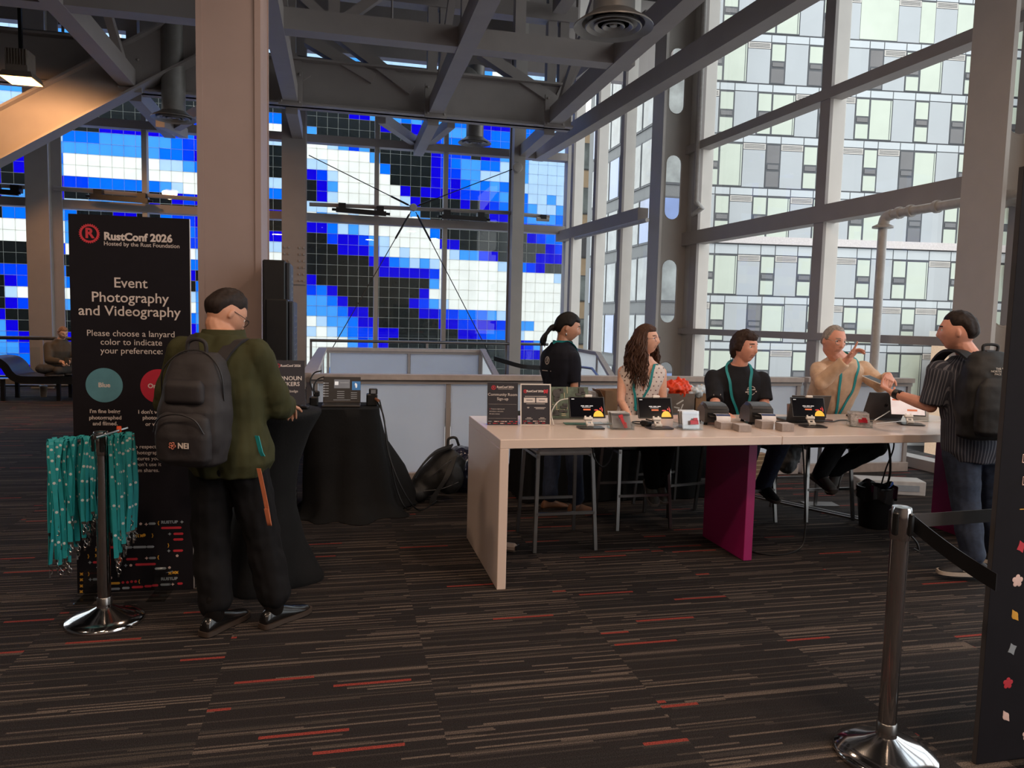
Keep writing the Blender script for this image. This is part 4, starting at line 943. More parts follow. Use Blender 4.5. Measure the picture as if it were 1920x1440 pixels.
# ================================================================= check-in tablets
def tablet(x, y, rz, label, lit=False, glare=False):
    root = empty('tablet_stand', (x, y, DZ+.001), label, 'tablet', 'check-in tablets', rz)
    b = MB(); b.prism([(-.085+.02*(1-math.cos(a_)) if 0 else c_[0], c_[1]) for a_, c_ in zip((0,)*8, ((-.085, -.05), (-.07, -.065), (.07, -.065), (.085, -.05), (.085, .05), (.07, .065), (-.07, .065), (-.085, .05)))], 0, .008); b.build('base_plate', mat('dark_base', (52, 52, 54), .3, .4), root)
    b = MB()
    for sx in (-.017, .017): b.bar((sx, .01, .008), (sx-.012, .045, .075), .012, .014, up=(0, 1, 0))
    b.box((0, .012, .02), (.048, .02, .02), ch=.004); b.box((-.006, .028, .045), (.04, .014, .012)); b.build('arm', WHITEP, root)
    tl = R(24); M = frame((-.012, .035, .055), (1, 0, 0), (0, math.sin(tl), math.cos(tl)))
    b = MB(); b.M = M; b.box((0, .0, .012), (.06, .02, .024), ch=.004); b.box((.015, .162, .004), (.05, .018, .024), ch=.004); b.build('clamp', WHITEP, root)
    b = MB(); b.M = M; b.box((0, .083, 0), (.25, .152, .009), ch=.004); tb_ = b.build('tablet_body', BLACKP, root)
    b = MB(); b.M = M; b.box((0, .083, .0048), (.234, .138, .0006)); b.build('screen', mat('lit_screen', (232, 222, 222), .1, emit=.35) if lit else mat('dark_screen', (14, 14, 20), .08, emit=.02, coat=1), tb_)
    if not lit:
        b = MB(); b.M = M; b.prism([(.075+.035*math.cos(math.pi*i/16), .017+.042*math.sin(math.pi*i/16)) for i in range(17)], .0052, .0058); b.build('yellow_dome', mat('screen_yellow', (236, 186, 44), .3, emit=.5), tb_)
        b = MB(); b.M = M; b.prism([(.098, .058), (.106, .05), (.108, .07), (.098, .092), (.1, .07)], .0052, .0058); b.ell((.062, .063, .0055), (.016, .005, .0005)); b.ell((.09, .072, .0055), (.005, .007, .0005)); b.build('red_bits', mat('screen_red', (200, 40, 40), .3, emit=.35), tb_)
        b = MB(); b.M = M; b.box((-.002, .066, .0055), (.05, .011, .0006)); b.build('orange_button', mat('screen_orange', (196, 92, 44), .3, emit=.35), tb_)
        b = MB(); b.M = M
        for k_ in range(3): b.box((-.03+k_*.03, .092, .0055), (.024, .0045, .0006))
        b.box((-.005, .083, .0055), (.06, .0022, .0006)); b.disc((.07, .108), .0035, 10); b.disc((.01, .043), .0025, 10); b.box((-.095, .14, .0055), (.02, .004, .0006)); b.build('screen_words', mat('screen_white', (225, 225, 225), emit=.5), tb_)
    else:
        b = MB(); b.M = M; b.box((.03, .05, .0055), (.07, .014, .0006)); b.box((-.08, .13, .0055), (.05, .012, .0006)); b.build('orange_button', mat('screen_orange', (196, 92, 44), .3, emit=.35), tb_)
    return root
tablet(1.64, 4.73, R(-4), 'tablet on a white stand behind the community signs, leftmost of the tablets')
tablet(2.115, 4.69, R(-4), 'tablet on a white stand in front of the woman with wavy hair')
tablet(3.30, 4.70, R(-10), 'tablet on a white stand right of the card stacks')
tablet(4.17, 4.76, R(-24), 'pale-screened tablet in front of the man with the backpack', lit=True)

# ================================================================= boxes of badge sleeves
CLEARP = mat('clear_vinyl', (206, 204, 202), .2, 0, .08, 20, coat=.6); SILV = mat('crinkled_film', (208, 204, 204), .15, .5, .3, 60)
def sleeves(x, y, rz, label, lean, n_, red, film=False):
    root = empty('sleeve_box', (x, y, DZ+.001), label, 'sleeve box', 'boxes of badge sleeves', rz)
    b = MB(); b.box((0, 0, .003), (.15, .14, .004)); b.box((0, -.07, .022), (.15, .003, .042)); b.box((-.075, 0, .022), (.003, .14, .042)); b.box((.075, 0, .022), (.003, .14, .042)); b.box((0, .07, .03), (.15, .003, .06)); b.build('tray', ACRYL, root)
    tl = R(lean)
    for i in range(n_):
        M = frame((lean/600.0*0, -.055+i*.014, .006), (1, 0, 0), (0, math.sin(tl), math.cos(tl))) @ Matrix.Rotation(R(random.uniform(-3, 3)), 4, 'Z')
        b = MB(); b.M = M; b.box((0, .06, 0), (.125, .115 if not film else .125, .002)); b.box((0, .112, .002), (.125, .02, .003)); sl = b.build('sleeve', SILV if film else (CLEARP if i % 2 else glass_mat('vinyl_sheet', (.86, .86, .87), .12)), root)
    M = frame((.005, -.066, .012), (1, 0, 0), (0, math.sin(tl), math.cos(tl)))
    b = MB(); b.M = M
    if red == 2: b.box((.0, .05, .004), (.02, .09, .004), rot=(0, 0, .25)); b.box((-.01, .088, .005), (.03, .02, .005), rot=(0, 0, .3)); b.box((.012, .02, .004), (.022, .04, .004), rot=(0, 0, .1))
    else: b.box((.01, .04, .004), (.06, .03, .004)); b.box((.02, .06, .004), (.03, .02, .004))
    b.build('red_tag', mat('red_plastic', (178, 26, 44), .3), root)
    return root
sleeves(1.84, 4.70, R(-6), 'open box of clear badge sleeves with a red tag, right of the first tablet', 38, 9, 2)
sleeves(2.31, 4.66, R(2), 'small upright box of badge sleeves between the second tablet and the printers', 14, 6, 1)
sleeves(3.68, 4.70, R(-28), 'box of silvery crinkled badge sleeves in front of the dark laptop', 44, 9, 1, True)

# ================================================================= badge printers, card stacks
PRN = mat('printer_grey', (58, 56, 55), .35, 0, .06, 6)
def printer(x, y, rz, label):
    root = empty('badge_printer', (x, y, DZ+.001), label, 'printer', 'badge printers', rz); b = MB(); rings = []
    for (yy, h) in ((-.10, .11), (-.095, .135), (-.06, .15), (.04, .155), (.11, .12), (.13, .05)): rings.append([V((-.085, yy, .02)), V((.085, yy, .02)), V((.085, yy, h-.02)), V((.07, yy, h)), V((-.07, yy, h)), V((-.085, yy, h-.02))])
    b.loft(rings); b.build('housing', PRN, root, True, 25)
    b = MB(); b.box((.0, -.103, .125), (.14, .006, .014)); b.build('trim_strip', SILVER, root)
    b = MB(); b.box((0, -.103, .075), (.13, .006, .03)); b.build('slot', BLACKP, root)
    for sx in (-.07, .07): b = MB(); b.lathe([(.014, 0), (.012, .022)], (sx, -.07, 0), 10); b.lathe([(.014, 0), (.012, .022)], (sx, .1, 0), 10); b.build('foot', RUBBER, root)
    b = MB(); b.box((0, -.13, .07), (.12, .06, .006)); b.build('tray_lip', PRN, root)
    ro = empty('x', (0, 0, 0), None, None); bpy.data.objects.remove(ro)
    b = MB(); pts = [V((.02, -.11, .085))]+[V((.02, -.165-.035*math.sin(a_), .088-.035+.035*math.cos(a_))) for a_ in (0, .4, .8, 1.2, 1.6, 2.0, 2.5)]; b.ribbon(pts, V((.10, 0, 0)), .002); bd = b.build('badge_strip', mat('badge_paper', (226, 222, 222), .5), root, True)
    b = MB(); b.ribbon([p+V((.0, -.001, .0015)) for p in pts[1:4]], V((.098, 0, 0)), .001); b.build('blue_print', mat('badge_blue', (54, 66, 104), .5), bd)
    return root
printer(2.62, 4.90, R(-12), 'left black badge printer with a curling badge, before the man in the charcoal t-shirt')
printer(2.97, 4.90, R(-12), 'right black badge printer with a curling badge, left of the grey laptop')
CARD = mat('card_edges', (168, 158, 154), .7, 0, .08, 60); CARDT = mat('card_top', (188, 176, 172), .6)
def cards(x, y, rz, label, h=.045):
    root = empty('card_stack', (x, y, DZ+.001), label, 'card stack', 'stacks of badge cards', rz); b = MB(); nl = 14
    for i in range(nl): b.box((random.uniform(-.001, .001), random.uniform(-.001, .001), h*(i+.5)/nl), (.086, .105, h/nl*.86))
    b.build('cards', CARD, root); b = MB(); b.box((0, 0, h+.0005), (.086, .105, .001)); b.build('top_card', CARDT, root); return root
cards(2.58, 4.665, R(-4), 'farther stack of blank badge cards before the left printer')
cards(2.65, 4.545, R(-6), 'nearer stack of blank badge cards before the left printer')
cards(2.89, 4.665, R(-4), 'farther stack of blank badge cards before the right printer', .052)
cards(2.965, 4.535, R(-6), 'nearer stack of blank badge cards before the right printer', .052)

# ================================================================= laptops, mugs and bits at the back of the desk
laptop((3.40, 5.02, DZ+.001), R(172), 'grey laptop with its lid back to us, right of the printers', .30, .21, 112)
laptop((4.13, 5.12, DZ+.001), R(172), 'dark laptop with an emblem on its lid, before the man in the beige sweater', .33, .23, 114, mat('laptop_space', (62, 58, 58), .35, .5), None, True)
def mug(x, y, label, m, r=.038, h=.095):
    root = empty('mug', (x, y, DZ+.001), label, 'mug'); b = MB(); b.lathe([(r*.9, 0), (r, h), (r*.9, h), (r*.82, .008), (.001, .008)], n=18); b.build('body', m, root, True)
    b = MB(); b.tube(spline([(r*.95, 0, h*.8), (r*1.7, 0, h*.7), (r*1.7, 0, h*.3), (r*.95, 0, h*.2)], 5), .006, 6); b.build('handle', m, root, True)
mug(3.52, 5.30, 'steel mug behind the grey laptop', SILVER); mug(3.61, 5.28, 'tan mug behind the third tablet', mat('tan_ceramic', (186, 158, 140), .4))
b = MB(); b.box((0, 0, .008), (.15, .10, .014), ch=.003); o = b.build('notebook', mat('brown_leather', (96, 58, 46), .5), None, loc=(3.56, 4.98, DZ+.001)); o.rotation_euler = (0, 0, .2); tag(o, 'brown notebook beside the third tablet', 'notebook')
b = MB(); b.box((0, 0, .004), (.08, .05, .006)); o = b.build('paper_slip', WHITEP, None, loc=(3.55, 4.97, DZ+.018)); o.rotation_euler = (0, 0, .1); tag(o, 'white paper slip lying on the brown notebook', 'paper')
b = MB(); b.tube(spline([(2.20, 4.90, DZ+.01), (2.05, 4.95, DZ+.012), (2.0, 4.87, DZ+.012), (2.08, 4.82, DZ+.012), (2.16, 4.86, DZ+.02), (2.12, 4.93, DZ+.03)], 6), .005, 6); tag(b.build('power_cable', CABLE, None, True), 'small tangle of black cable left of the second tablet', 'cable')
b = MB(); b.box((0, 0, .02), (.05, .085, .035), ch=.01); o = b.build('power_adapter', BLACKP, None, loc=(2.06, 4.79, DZ+.001)); o.rotation_euler = (0, 0, .3); tag(o, 'black power brick left of the second tablet', 'adapter')
b = MB(); b.tube(spline([(3.1, 4.98, DZ+.008), (3.3, 4.88, DZ+.008), (3.45, 4.86, DZ+.02), (3.6, 4.9, DZ+.008), (3.75, 4.98, DZ+.008), (3.95, 4.9, DZ+.008)], 8), .005, 6); tag(b.build('power_cable', CABLE, None, True), 'black cable snaking behind the third tablet', 'cable')
b = MB(); b.tube(spline([(3.44, 4.86, DZ+.1), (3.47, 4.9, DZ+.13), (3.49, 4.92, DZ+.06), (3.52, 4.9, DZ+.008)], 6), .004, 6); tag(b.build('usb_cable', WHITEP, None, True), 'white charging cable looping off the third tablet', 'cable')
b = MB(); b.tube(spline([(3.95, 4.88, DZ+.02), (4.1, 4.95, DZ+.06), (4.25, 5.0, DZ+.12), (4.3, 5.05, DZ+.16)], 6), .004, 6); b.tube(spline([(3.9, 4.8, DZ+.006), (4.3, 4.92, DZ+.006), (4.75, 4.86, DZ+.006)], 8), .003, 6); tag(b.build('usb_cable', WHITEP, None, True), 'pale cables running past the dark laptop', 'cable')

# ================================================================= under and behind the desk
bt = empty('draped_table', (2.52, 6.64, 0), 'long back table under a floor-length black cloth, behind the seated woman', 'table')
b = MB(); rings = []; n = 80
for (z, g) in ((.76, 0), (.75, .01), (.4, .02), (.01, .035)):
    r_ = []
    for j in range(n):
        a = 2*math.pi*j/n; ca, sa = math.cos(a), math.sin(a); q = (abs(ca)**14+abs(sa)**14)**(-1/14.0); w_ = 1+g*math.sin(23*a)
        r_.append(V((.92*q*ca*w_, .30*q*sa*(1+g*3*math.sin(31*a)), z)))
    rings.append(r_)
b.loft(rings); b.build('tablecloth', BCLOTH, bt, True, 60)
KRAFT = mat('cardboard', (150, 116, 86), .8); TAUPE = mat('taupe_card', (118, 104, 94), .7)
def carton(x, y, z, d, rz, m, label, mark=False):
    root = empty('carton', (x, y, z), label, 'box', 'cartons on the back table', rz); b = MB()
    for c_, s_ in (((0, 0, .004), (d[0], d[1], .006)), ((0, -d[1]/2, d[2]/2), (d[0], .006, d[2])), ((0, d[1]/2, d[2]/2), (d[0], .006, d[2])), ((-d[0]/2, 0, d[2]/2), (.006, d[1], d[2])), ((d[0]/2, 0, d[2]/2), (.006, d[1], d[2]))): b.box(c_, s_)
    b.build('walls', m, root)
    b = MB(); b.box((-d[0]/2-.03, 0, d[2]-.03), (.005, d[1]*.9, .08), rot=(0, R(-30), 0)); b.build('flap', m, root)
    if mark: b = MB(); b.M = frame((.02, -d[1]/2-.004, d[2]*.5), (1, 0, 0), (0, 0, 1)); b.box((0, .03, 0), (.08, .012, .001), rot=(0, 0, .5)); b.box((.02, -.02, 0), (.012, .07, .001), rot=(0, 0, -.4)); b.box((-.03, -.02, 0), (.06, .012, .001), rot=(0, 0, -.2)); b.build('mark', WHITEP, root)
    return root
carton(3.05, 6.52, .762, (.34, .26, .22), R(3), TAUPE, 'taupe carton with a white mark, heaped with orange and white bags', True)
carton(3.33, 6.54, .762, (.12, .22, .22), R(-4), KRAFT, 'narrow brown carton left of the man in the dark t-shirt')
carton(2.47, 6.56, .762, (.22, .2, .24), R(5), KRAFT, 'brown carton left of the woman with wavy hair')
b = MB(); b.ell((0, 0, .1), (.10, .08, .13)); o = remeshed(b, 'bubble_wrap', [mat('plastic_wrap', (150, 146, 146), .25, 0, .3, 30, coat=.5)], None, .012, 1, wrinkle(.02, 22, 22, 22), loc=(2.25, 6.54, .765)); tag(o, 'crumpled clear plastic wrap beside the brown carton', 'wrap')
for nm, c, s_, col, lb, sd_ in (('orange_bag', (3.08, 6.50, 1.005), (.15, .12, .09), (232, 66, 22), 'bright orange bag piled on the taupe carton', 1), ('white_bag', (2.90, 6.47, .975), (.10, .1, .06), (206, 200, 200), 'white plastic bag left of the orange bag', 5), ('striped_bag', (3.26, 6.50, .985), (.14, .1, .06), (190, 204, 214), 'pale blue and white bag right of the orange bag', 9)):
    b = MB(); b.ell((0, 0, 0), s_); b.ell((s_[0]*.4, 0, s_[2]*.4), (s_[0]*.6, s_[1]*.6, s_[2]*.7)); b.ell((-s_[0]*.5, 0, -.0), (s_[0]*.6, s_[1]*.6, s_[2]*.6))
    o = remeshed(b, nm, [mat(nm+'_film', col, .4, 0, .25, 24), WHITEP], None, .009, 1, wrinkle(.03, 26, 26, 26, sd_), (lambda p_, n_: 1 if noise.noise(p_*38) > .28 else 0) if nm == 'striped_bag' else None, loc=c); tag(o, lb, 'bag', 'bags on the taupe carton')
bi = empty('waste_bin', (4.30, 5.24, 0), 'black waste bin with a black liner under the right half of the desk', 'bin')
b = MB(); b.lathe([(.105, 0), (.115, .01), (.145, .33), (.15, .34), (.14, .34), (.11, .02), (.001, .02)], n=28); b.build('bucket', BLACKP, bi, True)
b = MB(); n = 40; rg = [[], [], []]
for j in range(n):
    a = 2*math.pi*j/n; w_ = 1+.05*math.sin(7*a)+.03*math.sin(13*a+1)
    for k_, (r_, z) in enumerate(((.155, .24), (.157, .35), (.12, .30))): rg[k_].append(V((r_*w_*math.cos(a), r_*w_*math.sin(a), z+.02*math.sin(5*a+k_))))
b.loft(rg, caps=False); b.build('liner', mat('black_bin_liner', (20, 20, 22), .15, 0, .2, 30, coat=.8), bi, True)
def cable(P, label, r=.006): b = MB(); b.tube(spline(P, 8), r, 6); tag(b.build('power_cable', CABLE, None, True), label, 'cable')
cable([(1.72, 4.85, .86), (1.70, 4.83, .72), (1.77, 4.83, .63), (1.84, 4.85, .70), (1.88, 4.9, .86)], 'black cable loop hanging in front of the empty stool')
cable([(1.95, 4.9, .86), (2.25, 4.9, .79), (2.6, 4.9, .82), (2.74, 4.95, .86)], 'black cable sagging under the left half of the desk')
cable([(3.25, 4.75, .86), (3.28, 4.73, .5), (3.30, 4.72, .15), (3.24, 4.70, .02), (3.0, 4.65, .008), (2.86, 4.8, .04), (2.84, 4.95, .3)], 'black cable looping to the floor right of the magenta leg panel')
cable([(4.02, 4.9, .86), (4.10, 4.9, .75), (4.22, 5.0, .5), (4.34, 5.2, .2), (4.42, 5.2, .02), (4.6, 5.0, .01)], 'thick black cable dropping past the waste bin', .009)
cable([(4.2, 5.0, .86), (4.28, 5.05, .7), (4.26, 5.1, .5), (4.3, 5.2, .3)], 'thin black cable above the waste bin')
td = empty('tape_dispenser', (1.17, 5.02, 0), 'beige tape dispenser lying on the floor inside the desk end panel', 'tape dispenser', rz=R(-35))
b = MB(); b.box((0, 0, .035), (.13, .06, .06), ch=.02); b.build('body', mat('beige_plastic', (150, 134, 124), .5), td); b = MB(); b.box((.062, 0, .04), (.012, .062, .03)); b.build('cutter', BLACKP, td)
wb = empty('white_box', (5.35, 6.35, 0), 'low white box on the floor behind the right desk half', 'box', rz=R(-20)); b = MB(); b.box((0, 0, .07), (.62, .22, .14), ch=.006); b.build('case', mat('white_enamel', (186, 184, 182), .4), wb); b = MB(); b.box((0, -.113, .07), (.5, .004, .06)); b.build('grille', PGREY, wb)
fc = empty('floor_channel', (4.05, 6.0, 0), 'flat metal cable cover strip on the carpet behind the desk', 'cable cover', rz=R(-62)); b = MB(); b.box((0, 0, .006), (1.5, .10, .012)); b.build('strip', mat('worn_metal', (110, 108, 106), .4, .7), fc)
b = MB(); b.box((.1, .0, .014), (1.2, .02, .006)); b.build('groove', BLACKM, fc)
b = MB(); b.box((0, 0, .004), (.30, .16, .008)); o = b.build('floor_plate', mat('worn_metal', (110, 108, 106), .4, .7), None, loc=(4.32, 5.98, 0)); o.rotation_euler = (0, 0, R(-10)); tag(o, 'flat metal floor box lid behind the waste bin', 'floor plate')

q = ay(1500, 866, 5.80); b = MB(); b.ell((0, 0, 0), (.11, .07, .12)); b.ell((-.02, -.02, -.10), (.08, .06, .09)); b.ell((.06, -.01, .06), (.07, .06, .07)); o = remeshed(b, 'jacket', [mat('grey_fleece', (92, 92, 94), .9, 0, .2, 20)], None, .01, 2, wrinkle(.016, 18, 18, 14, 4), loc=q+V((-.03, .12, .06))); tag(o, 'crumpled grey jacket hung behind the stool of the man in the beige sweater', 'jacket')
pb_ = empty('paper_bag', (az(1429, 916, 0).x, az(1429, 916, 0).y+.1, 0), 'tan striped paper bag on the floor behind the magenta leg panel', 'bag', rz=.1); b = MB(); b.loft([[V((-.07, -.05, 0)), V((.07, -.05, 0)), V((.07, .05, 0)), V((-.07, .05, 0))], [V((-.075, -.055, .34)), V((.075, -.055, .34)), V((.075, .055, .34)), V((-.075, .055, .34))]]); b.build('body', KRAFT, pb_)
b = MB()
for i in range(7): b.box((0, -.0565, .05+i*.045), (.146, .003, .012))
b.build('stripe_pattern', mat('pale_kraft', (196, 164, 124), .8), pb_)
br_ = empty('brochure_rack', (4.42, 4.98, DZ+.001), 'clear rack of grey brochures beside the pale-screened tablet', 'brochure rack', rz=R(-40)); b = MB(); b.box((0, 0, .002), (.16, .10, .003)); b.box((0, -.05, .02), (.16, .003, .04)); b.build('tray', ACRYL, br_)
for i in range(4): b = MB(); b.M = frame((0, -.035+i*.024, .004), (1, 0, 0), (0, .55, .83)); b.box((0, .08, 0), (.15, .16, .003)); b.build('brochure', mat('brochure_%d' % (i % 2), ((176, 172, 170), (128, 126, 126))[i % 2], .4), br_)
# ================================================================= people
def sm(t): t = max(0.0, min(1.0, t)); return t*t*(3-2*t)
def G(x, s): return math.exp(-(x/s)**2)
def head_pt(d, fem=0):
    x, y, z = d; t = max(0.0, min(1.0, (-z-.05)/.95))
    px = x*.0745*(1-.30*t**1.3); py = y*.097; pz = z*.114
    if y < 0: py *= 1.03-.42*t
    else: py *= 1-.06*t
    if y > -.15:
        k_ = sm((y+.15)/.4); u, w_ = px, pz
        py += k_*(.021*G(u, .0125)*G(w_+.024, .015)+.011*G(u, .011)*G(w_-.002, .018)+(.003 if fem else .0045)*G(w_-.032, .010)*G(u, .05)-.0095*G(abs(u)-.032, .015)*G(w_-.010, .011)
                  + .004*G(abs(u)-.042, .02)*G(w_+.022, .02)+.0055*G(u, .020)*(G(w_+.051, .0055)+G(w_+.064, .0065))-.004*G(u, .02)*G(w_+.0575, .0028)+(.006 if fem else .009)*G(u, .022)*G(w_+.096, .016))
    return V((px, py, pz))
def sph(nu, nv):
    return [[V((math.sin(math.pi*(i+.5)/nv)*math.cos(2*math.pi*j/nu), math.sin(math.pi*(i+.5)/nv)*math.sin(2*math.pi*j/nu), math.cos(math.pi*(i+.5)/nv))) for j in range(nu)] for i in range(nv)]
def dirv(a): return V((math.sin(a), math.cos(a), 0))
def head_matrix(c, yaw, pitch=0, roll=0):
    """yaw: compass direction of the face (0 = away from us), pitch > 0 looks up"""
    f0 = dirv(yaw); r0 = V((f0.y, -f0.x, 0)); u0 = V((0, 0, 1)); f = f0*math.cos(pitch)+u0*math.sin(pitch); u = u0*math.cos(pitch)-f0*math.sin(pitch)
    r, u = r0*math.cos(roll)+u*math.sin(roll), u*math.cos(roll)-r0*math.sin(roll)
    return Matrix(((r.x, f.x, u.x, c[0]), (r.y, f.y, u.y, c[1]), (r.z, f.z, u.z, c[2]), (0, 0, 0, 1)))
def ring(c, r, f, a, b, n=22, e=2.3):
    o = []
    for j in range(n):
        t = 2*math.pi*j/n; ca, sa = math.cos(t), math.sin(t); q = (abs(ca)**e+abs(sa)**e)**(-1/e); o.append(c+r*(a*ca*q)+f*(b*sa*q))
    return o
def seg(*pts_r):
    """points with radii, densified"""
    P, Q = [], []
    for i in range(len(pts_r)-1):
        (p, a), (q, b) = pts_r[i], pts_r[i+1]
        for k_ in range(4): t = k_/4; P.append(V(p).lerp(V(q), t)); Q.append(a+(b-a)*t)
    P.append(V(pts_r[-1][0])); Q.append(pts_r[-1][1]); return P, Q
def limb(b, *pts_r):
    P, Q = seg(*pts_r); b.tube(P, Q, 12)
    for p, q in ((P[0], Q[0]), (P[-1], Q[-1])): b.ell(p, (q, q, q), nu=12, nv=8)
    for (p, q) in pts_r[1:-1]: b.ell(V(p), (q, q, q), nu=12, nv=8)
def hand(b, wr, fd, pn, side, curl=(.35, .4, .45, .5), thumb=.4, s=1.0):
    """palm, four unequal bent fingers and a side thumb; pn = where the palm faces, side = +1 / -1"""
    fd = V(fd).normalized(); pn = V(pn); pn = (pn-fd*pn.dot(fd)).normalized(); sd_ = fd.cross(pn)*side; wr = V(wr)
    rings = []
    for t, w_, h in ((-.02, .025, .020), (.0, .029, .018), (.03, .038, .017), (.065, .043, .015), (.092, .041, .012)): rings.append(ring(wr+fd*t*s, sd_, pn, w_*s, h*s, 14, 2.4))
    b.loft(rings)
    for i, (o_, ln) in enumerate(((.030, .074), (.0105, .082), (-.0095, .076), (-.029, .060))):
        p = wr+fd*(.084-(.006 if i in (0, 3) else 0))*s+sd_*o_*s; d = (fd+sd_*o_*2.6).normalized(); pts = [p-d*.012*s, p]; rr = [.0095*s, .0092*s]; ax = sd_; c = curl[i]
        for k_, fr in enumerate((.45, .30, .25)):
            an = c*(1.25, 1.35, .9)[k_]; d = (d*math.cos(an)+pn*math.sin(an)).normalized(); pnn = pn; p = p+d*ln*fr*s; pts.append(p); rr.append((.0088, .0082, .0066)[k_]*s)
            pn = (pn*math.cos(an)-(d*0+fd*0)) if 0 else pn
        b.tube(pts, rr, 8); b.ell(pts[-1], (rr[-1],)*3, nu=8, nv=6)
    p = wr+fd*.025*s+sd_*.030*s; d = (sd_*.75+fd*.62+pn*thumb*.6).normalized(); q = p+d*.040*s; d2 = (sd_*(.55-thumb*.5)+fd*.8+pn*thumb).normalized(); r_ = q+d2*.030*s
    b.tube([p-d*.015*s, p, q, r_], [.014*s, .0125*s, .0105*s, .008*s], 8); b.ell(r_, (.008*s,)*3, nu=8, nv=6)
SKIN = {'fair': (222, 170, 146), 'tan': (190, 138, 112), 'ruddy': (220, 158, 136), 'pale': (206, 164, 142)}
def person(label, J, skin, fem=False, scale=1.0, cloth=None, hair=None, brow=(60, 44, 36), glasses=None, hands=None, parts=None, bw=1.0):
    """J: joints in world metres. One continuous body surface; clothes and hair are its children"""
    root = empty('person', (J['pelvis'][0], J['pelvis'][1], 0), label, 'person'); O = V(root.location)
    J = {k_: (v_-O if isinstance(v_, Vector) else v_) for k_, v_ in J.items()}
    a = J['yaw']; fw = dirv(a); rt = V((fw.y, -fw.x, 0))
    pel, C, nk, hd = J['pelvis'], J['chest'], J['neck'], J['head']; sL, sR = J['sL'], J['sR']
    rs = (sR-sL).normalized(); up = (C-pel).normalized(); fs = up.cross(rs)*1.0; fs = -fs if fs.dot(fw) < 0 else fs
    HM = head_matrix(hd, J['hyaw'], J.get('hpitch', 0), J.get('hroll', 0)) @ Matrix.Scale(scale, 4)
    def torso(g, lo=-.10, hi=1.0, belly=0.0, wide=1.0):
        hw = (.165 if fem else .168)*wide; R_ = []
        data = [(-.18, hw*.80, .105), (-.05, hw*1.02, .118), (.10, hw*(.97 if fem else 1.0), .115+belly*.6), (.34, hw*(.80 if fem else .93), .098+belly), (.58, hw*(.90 if fem else 1.0), .108+belly*.6), (.80, hw*1.04, .122), (.97, hw*1.05, .105)]
        for t, w_, d in data:
            if t < lo or t > hi: continue
            c = pel.lerp(C, t) if t <= 1 else C; k_ = sm(t); r_ = (rt*(1-k_)+rs*k_).normalized(); f_ = (fw*(1-k_)+fs*k_).normalized()
            R_.append(ring(c, r_, f_, w_*bw+g, d*bw+g))
        for q, w_, d in ((.030, .96, .098), (.058, .70, .086), (.083, .49, .076), (.108, .385, .068)):
            if q <= (hi-1.0): R_.append(ring(C+up*q*.35+(nk-C).normalized()*q*.75, rs, fs, hw*w_*bw+g*.8, d*bw+g*.8))
        return R_
    hipL, hipR = pel-rt*.088*bw-V((0, 0, .04)), pel+rt*.088*bw-V((0, 0, .04))
    hu = HM.to_3x3() @ V((0, 0, 1)); nt_ = hd-hu*.06*scale-(HM.to_3x3() @ V((0, 1, 0)))*.018
    b = MB(); b.loft(torso(J.get('skin_g', -.012), hi=1.2)); nr = .050 if fem else .060
    limb(b, (nk-up*.02, nr*1.15), (nt_, nr*.95))
    g = sph(56, 44); off = len(b.v)
    for row in g:
        for d in row: b.v.append(HM @ head_pt(d, fem))
    for i in range(len(g)-1):
        for j in range(56): p0 = off+i*56+j; p1 = off+i*56+(j+1) % 56; b.f.append((p0, p0+56, p1+56, p1)); b.mi.append(0)
    b.f.append(tuple(off+j for j in range(56))); b.mi.append(0); b.f.append(tuple(off+(len(g)-1)*56+55-j for j in range(56))); b.mi.append(0)
    hr = HM.to_3x3()
    for s_ in (-1, 1): b.ell(HM @ V((s_*.074, -.010, -.006)), (.0085*scale, .015*scale, .027*scale), rot=(hr @ Matrix.Rotation(s_*.35, 3, 'Z') @ Matrix.Rotation(-.2, 3, 'X')) * (1/scale), nu=10, nv=8)
    ar = .8 if fem else 1.0
    for s_, e_, w_ in ((sL, J['eL'], J['wL']), (sR, J['eR'], J['wR'])): limb(b, (s_-V((0, 0, .01)), .055*ar), (s_.lerp(e_, .5), .048*ar), (e_, .041*ar), (e_.lerp(w_, .35), .041*ar), (w_, .027*ar))
    for h_, k_, an in ((hipL, J['kL'], J['aL']), (hipR, J['kR'], J['aR'])): limb(b, (h_, .085), (h_.lerp(k_, .5), .072), (k_, .054), (k_.lerp(an, .35), .052), (an, .036), (an-V((0, 0, .04)), .036))
    hs_ = hands or {}
    for key, w_, e_, s_ in (('L', J['wL'], J['eL'], 1), ('R', J['wR'], J['eR'], -1)):
        hc = hs_.get(key, {}); fd = hc.get('dir') or (w_-e_); pn = hc.get('palm') or V((0, 0, -1)); hand(b, w_, fd, pn, s_*hc.get('flip', 1), hc.get('curl', (.35, .4, .45, .5)), hc.get('thumb', .4), .92 if fem else 1.0)
    HI = HM.inverted()
    def paint(p, n_):
        q = HI @ p
        if q.y > .05 and abs(q.x) < .024 and -.071 < q.z < -.046: return 1
        if q.y > .04 and .015 < abs(q.x) < .046 and .0300 < q.z+abs(q.x)*.06 < .0372: return 2
        return 0
    body = remeshed(b, 'body', [mat('skin_'+skin, SKIN[skin], .55, 0, .06, 30), mat('lips_'+skin, tuple(int(c*.86) for c in SKIN[skin]), .5), mat('brow_%d' % brow[0], brow, .8)], root, .0048, 2, paint=paint)
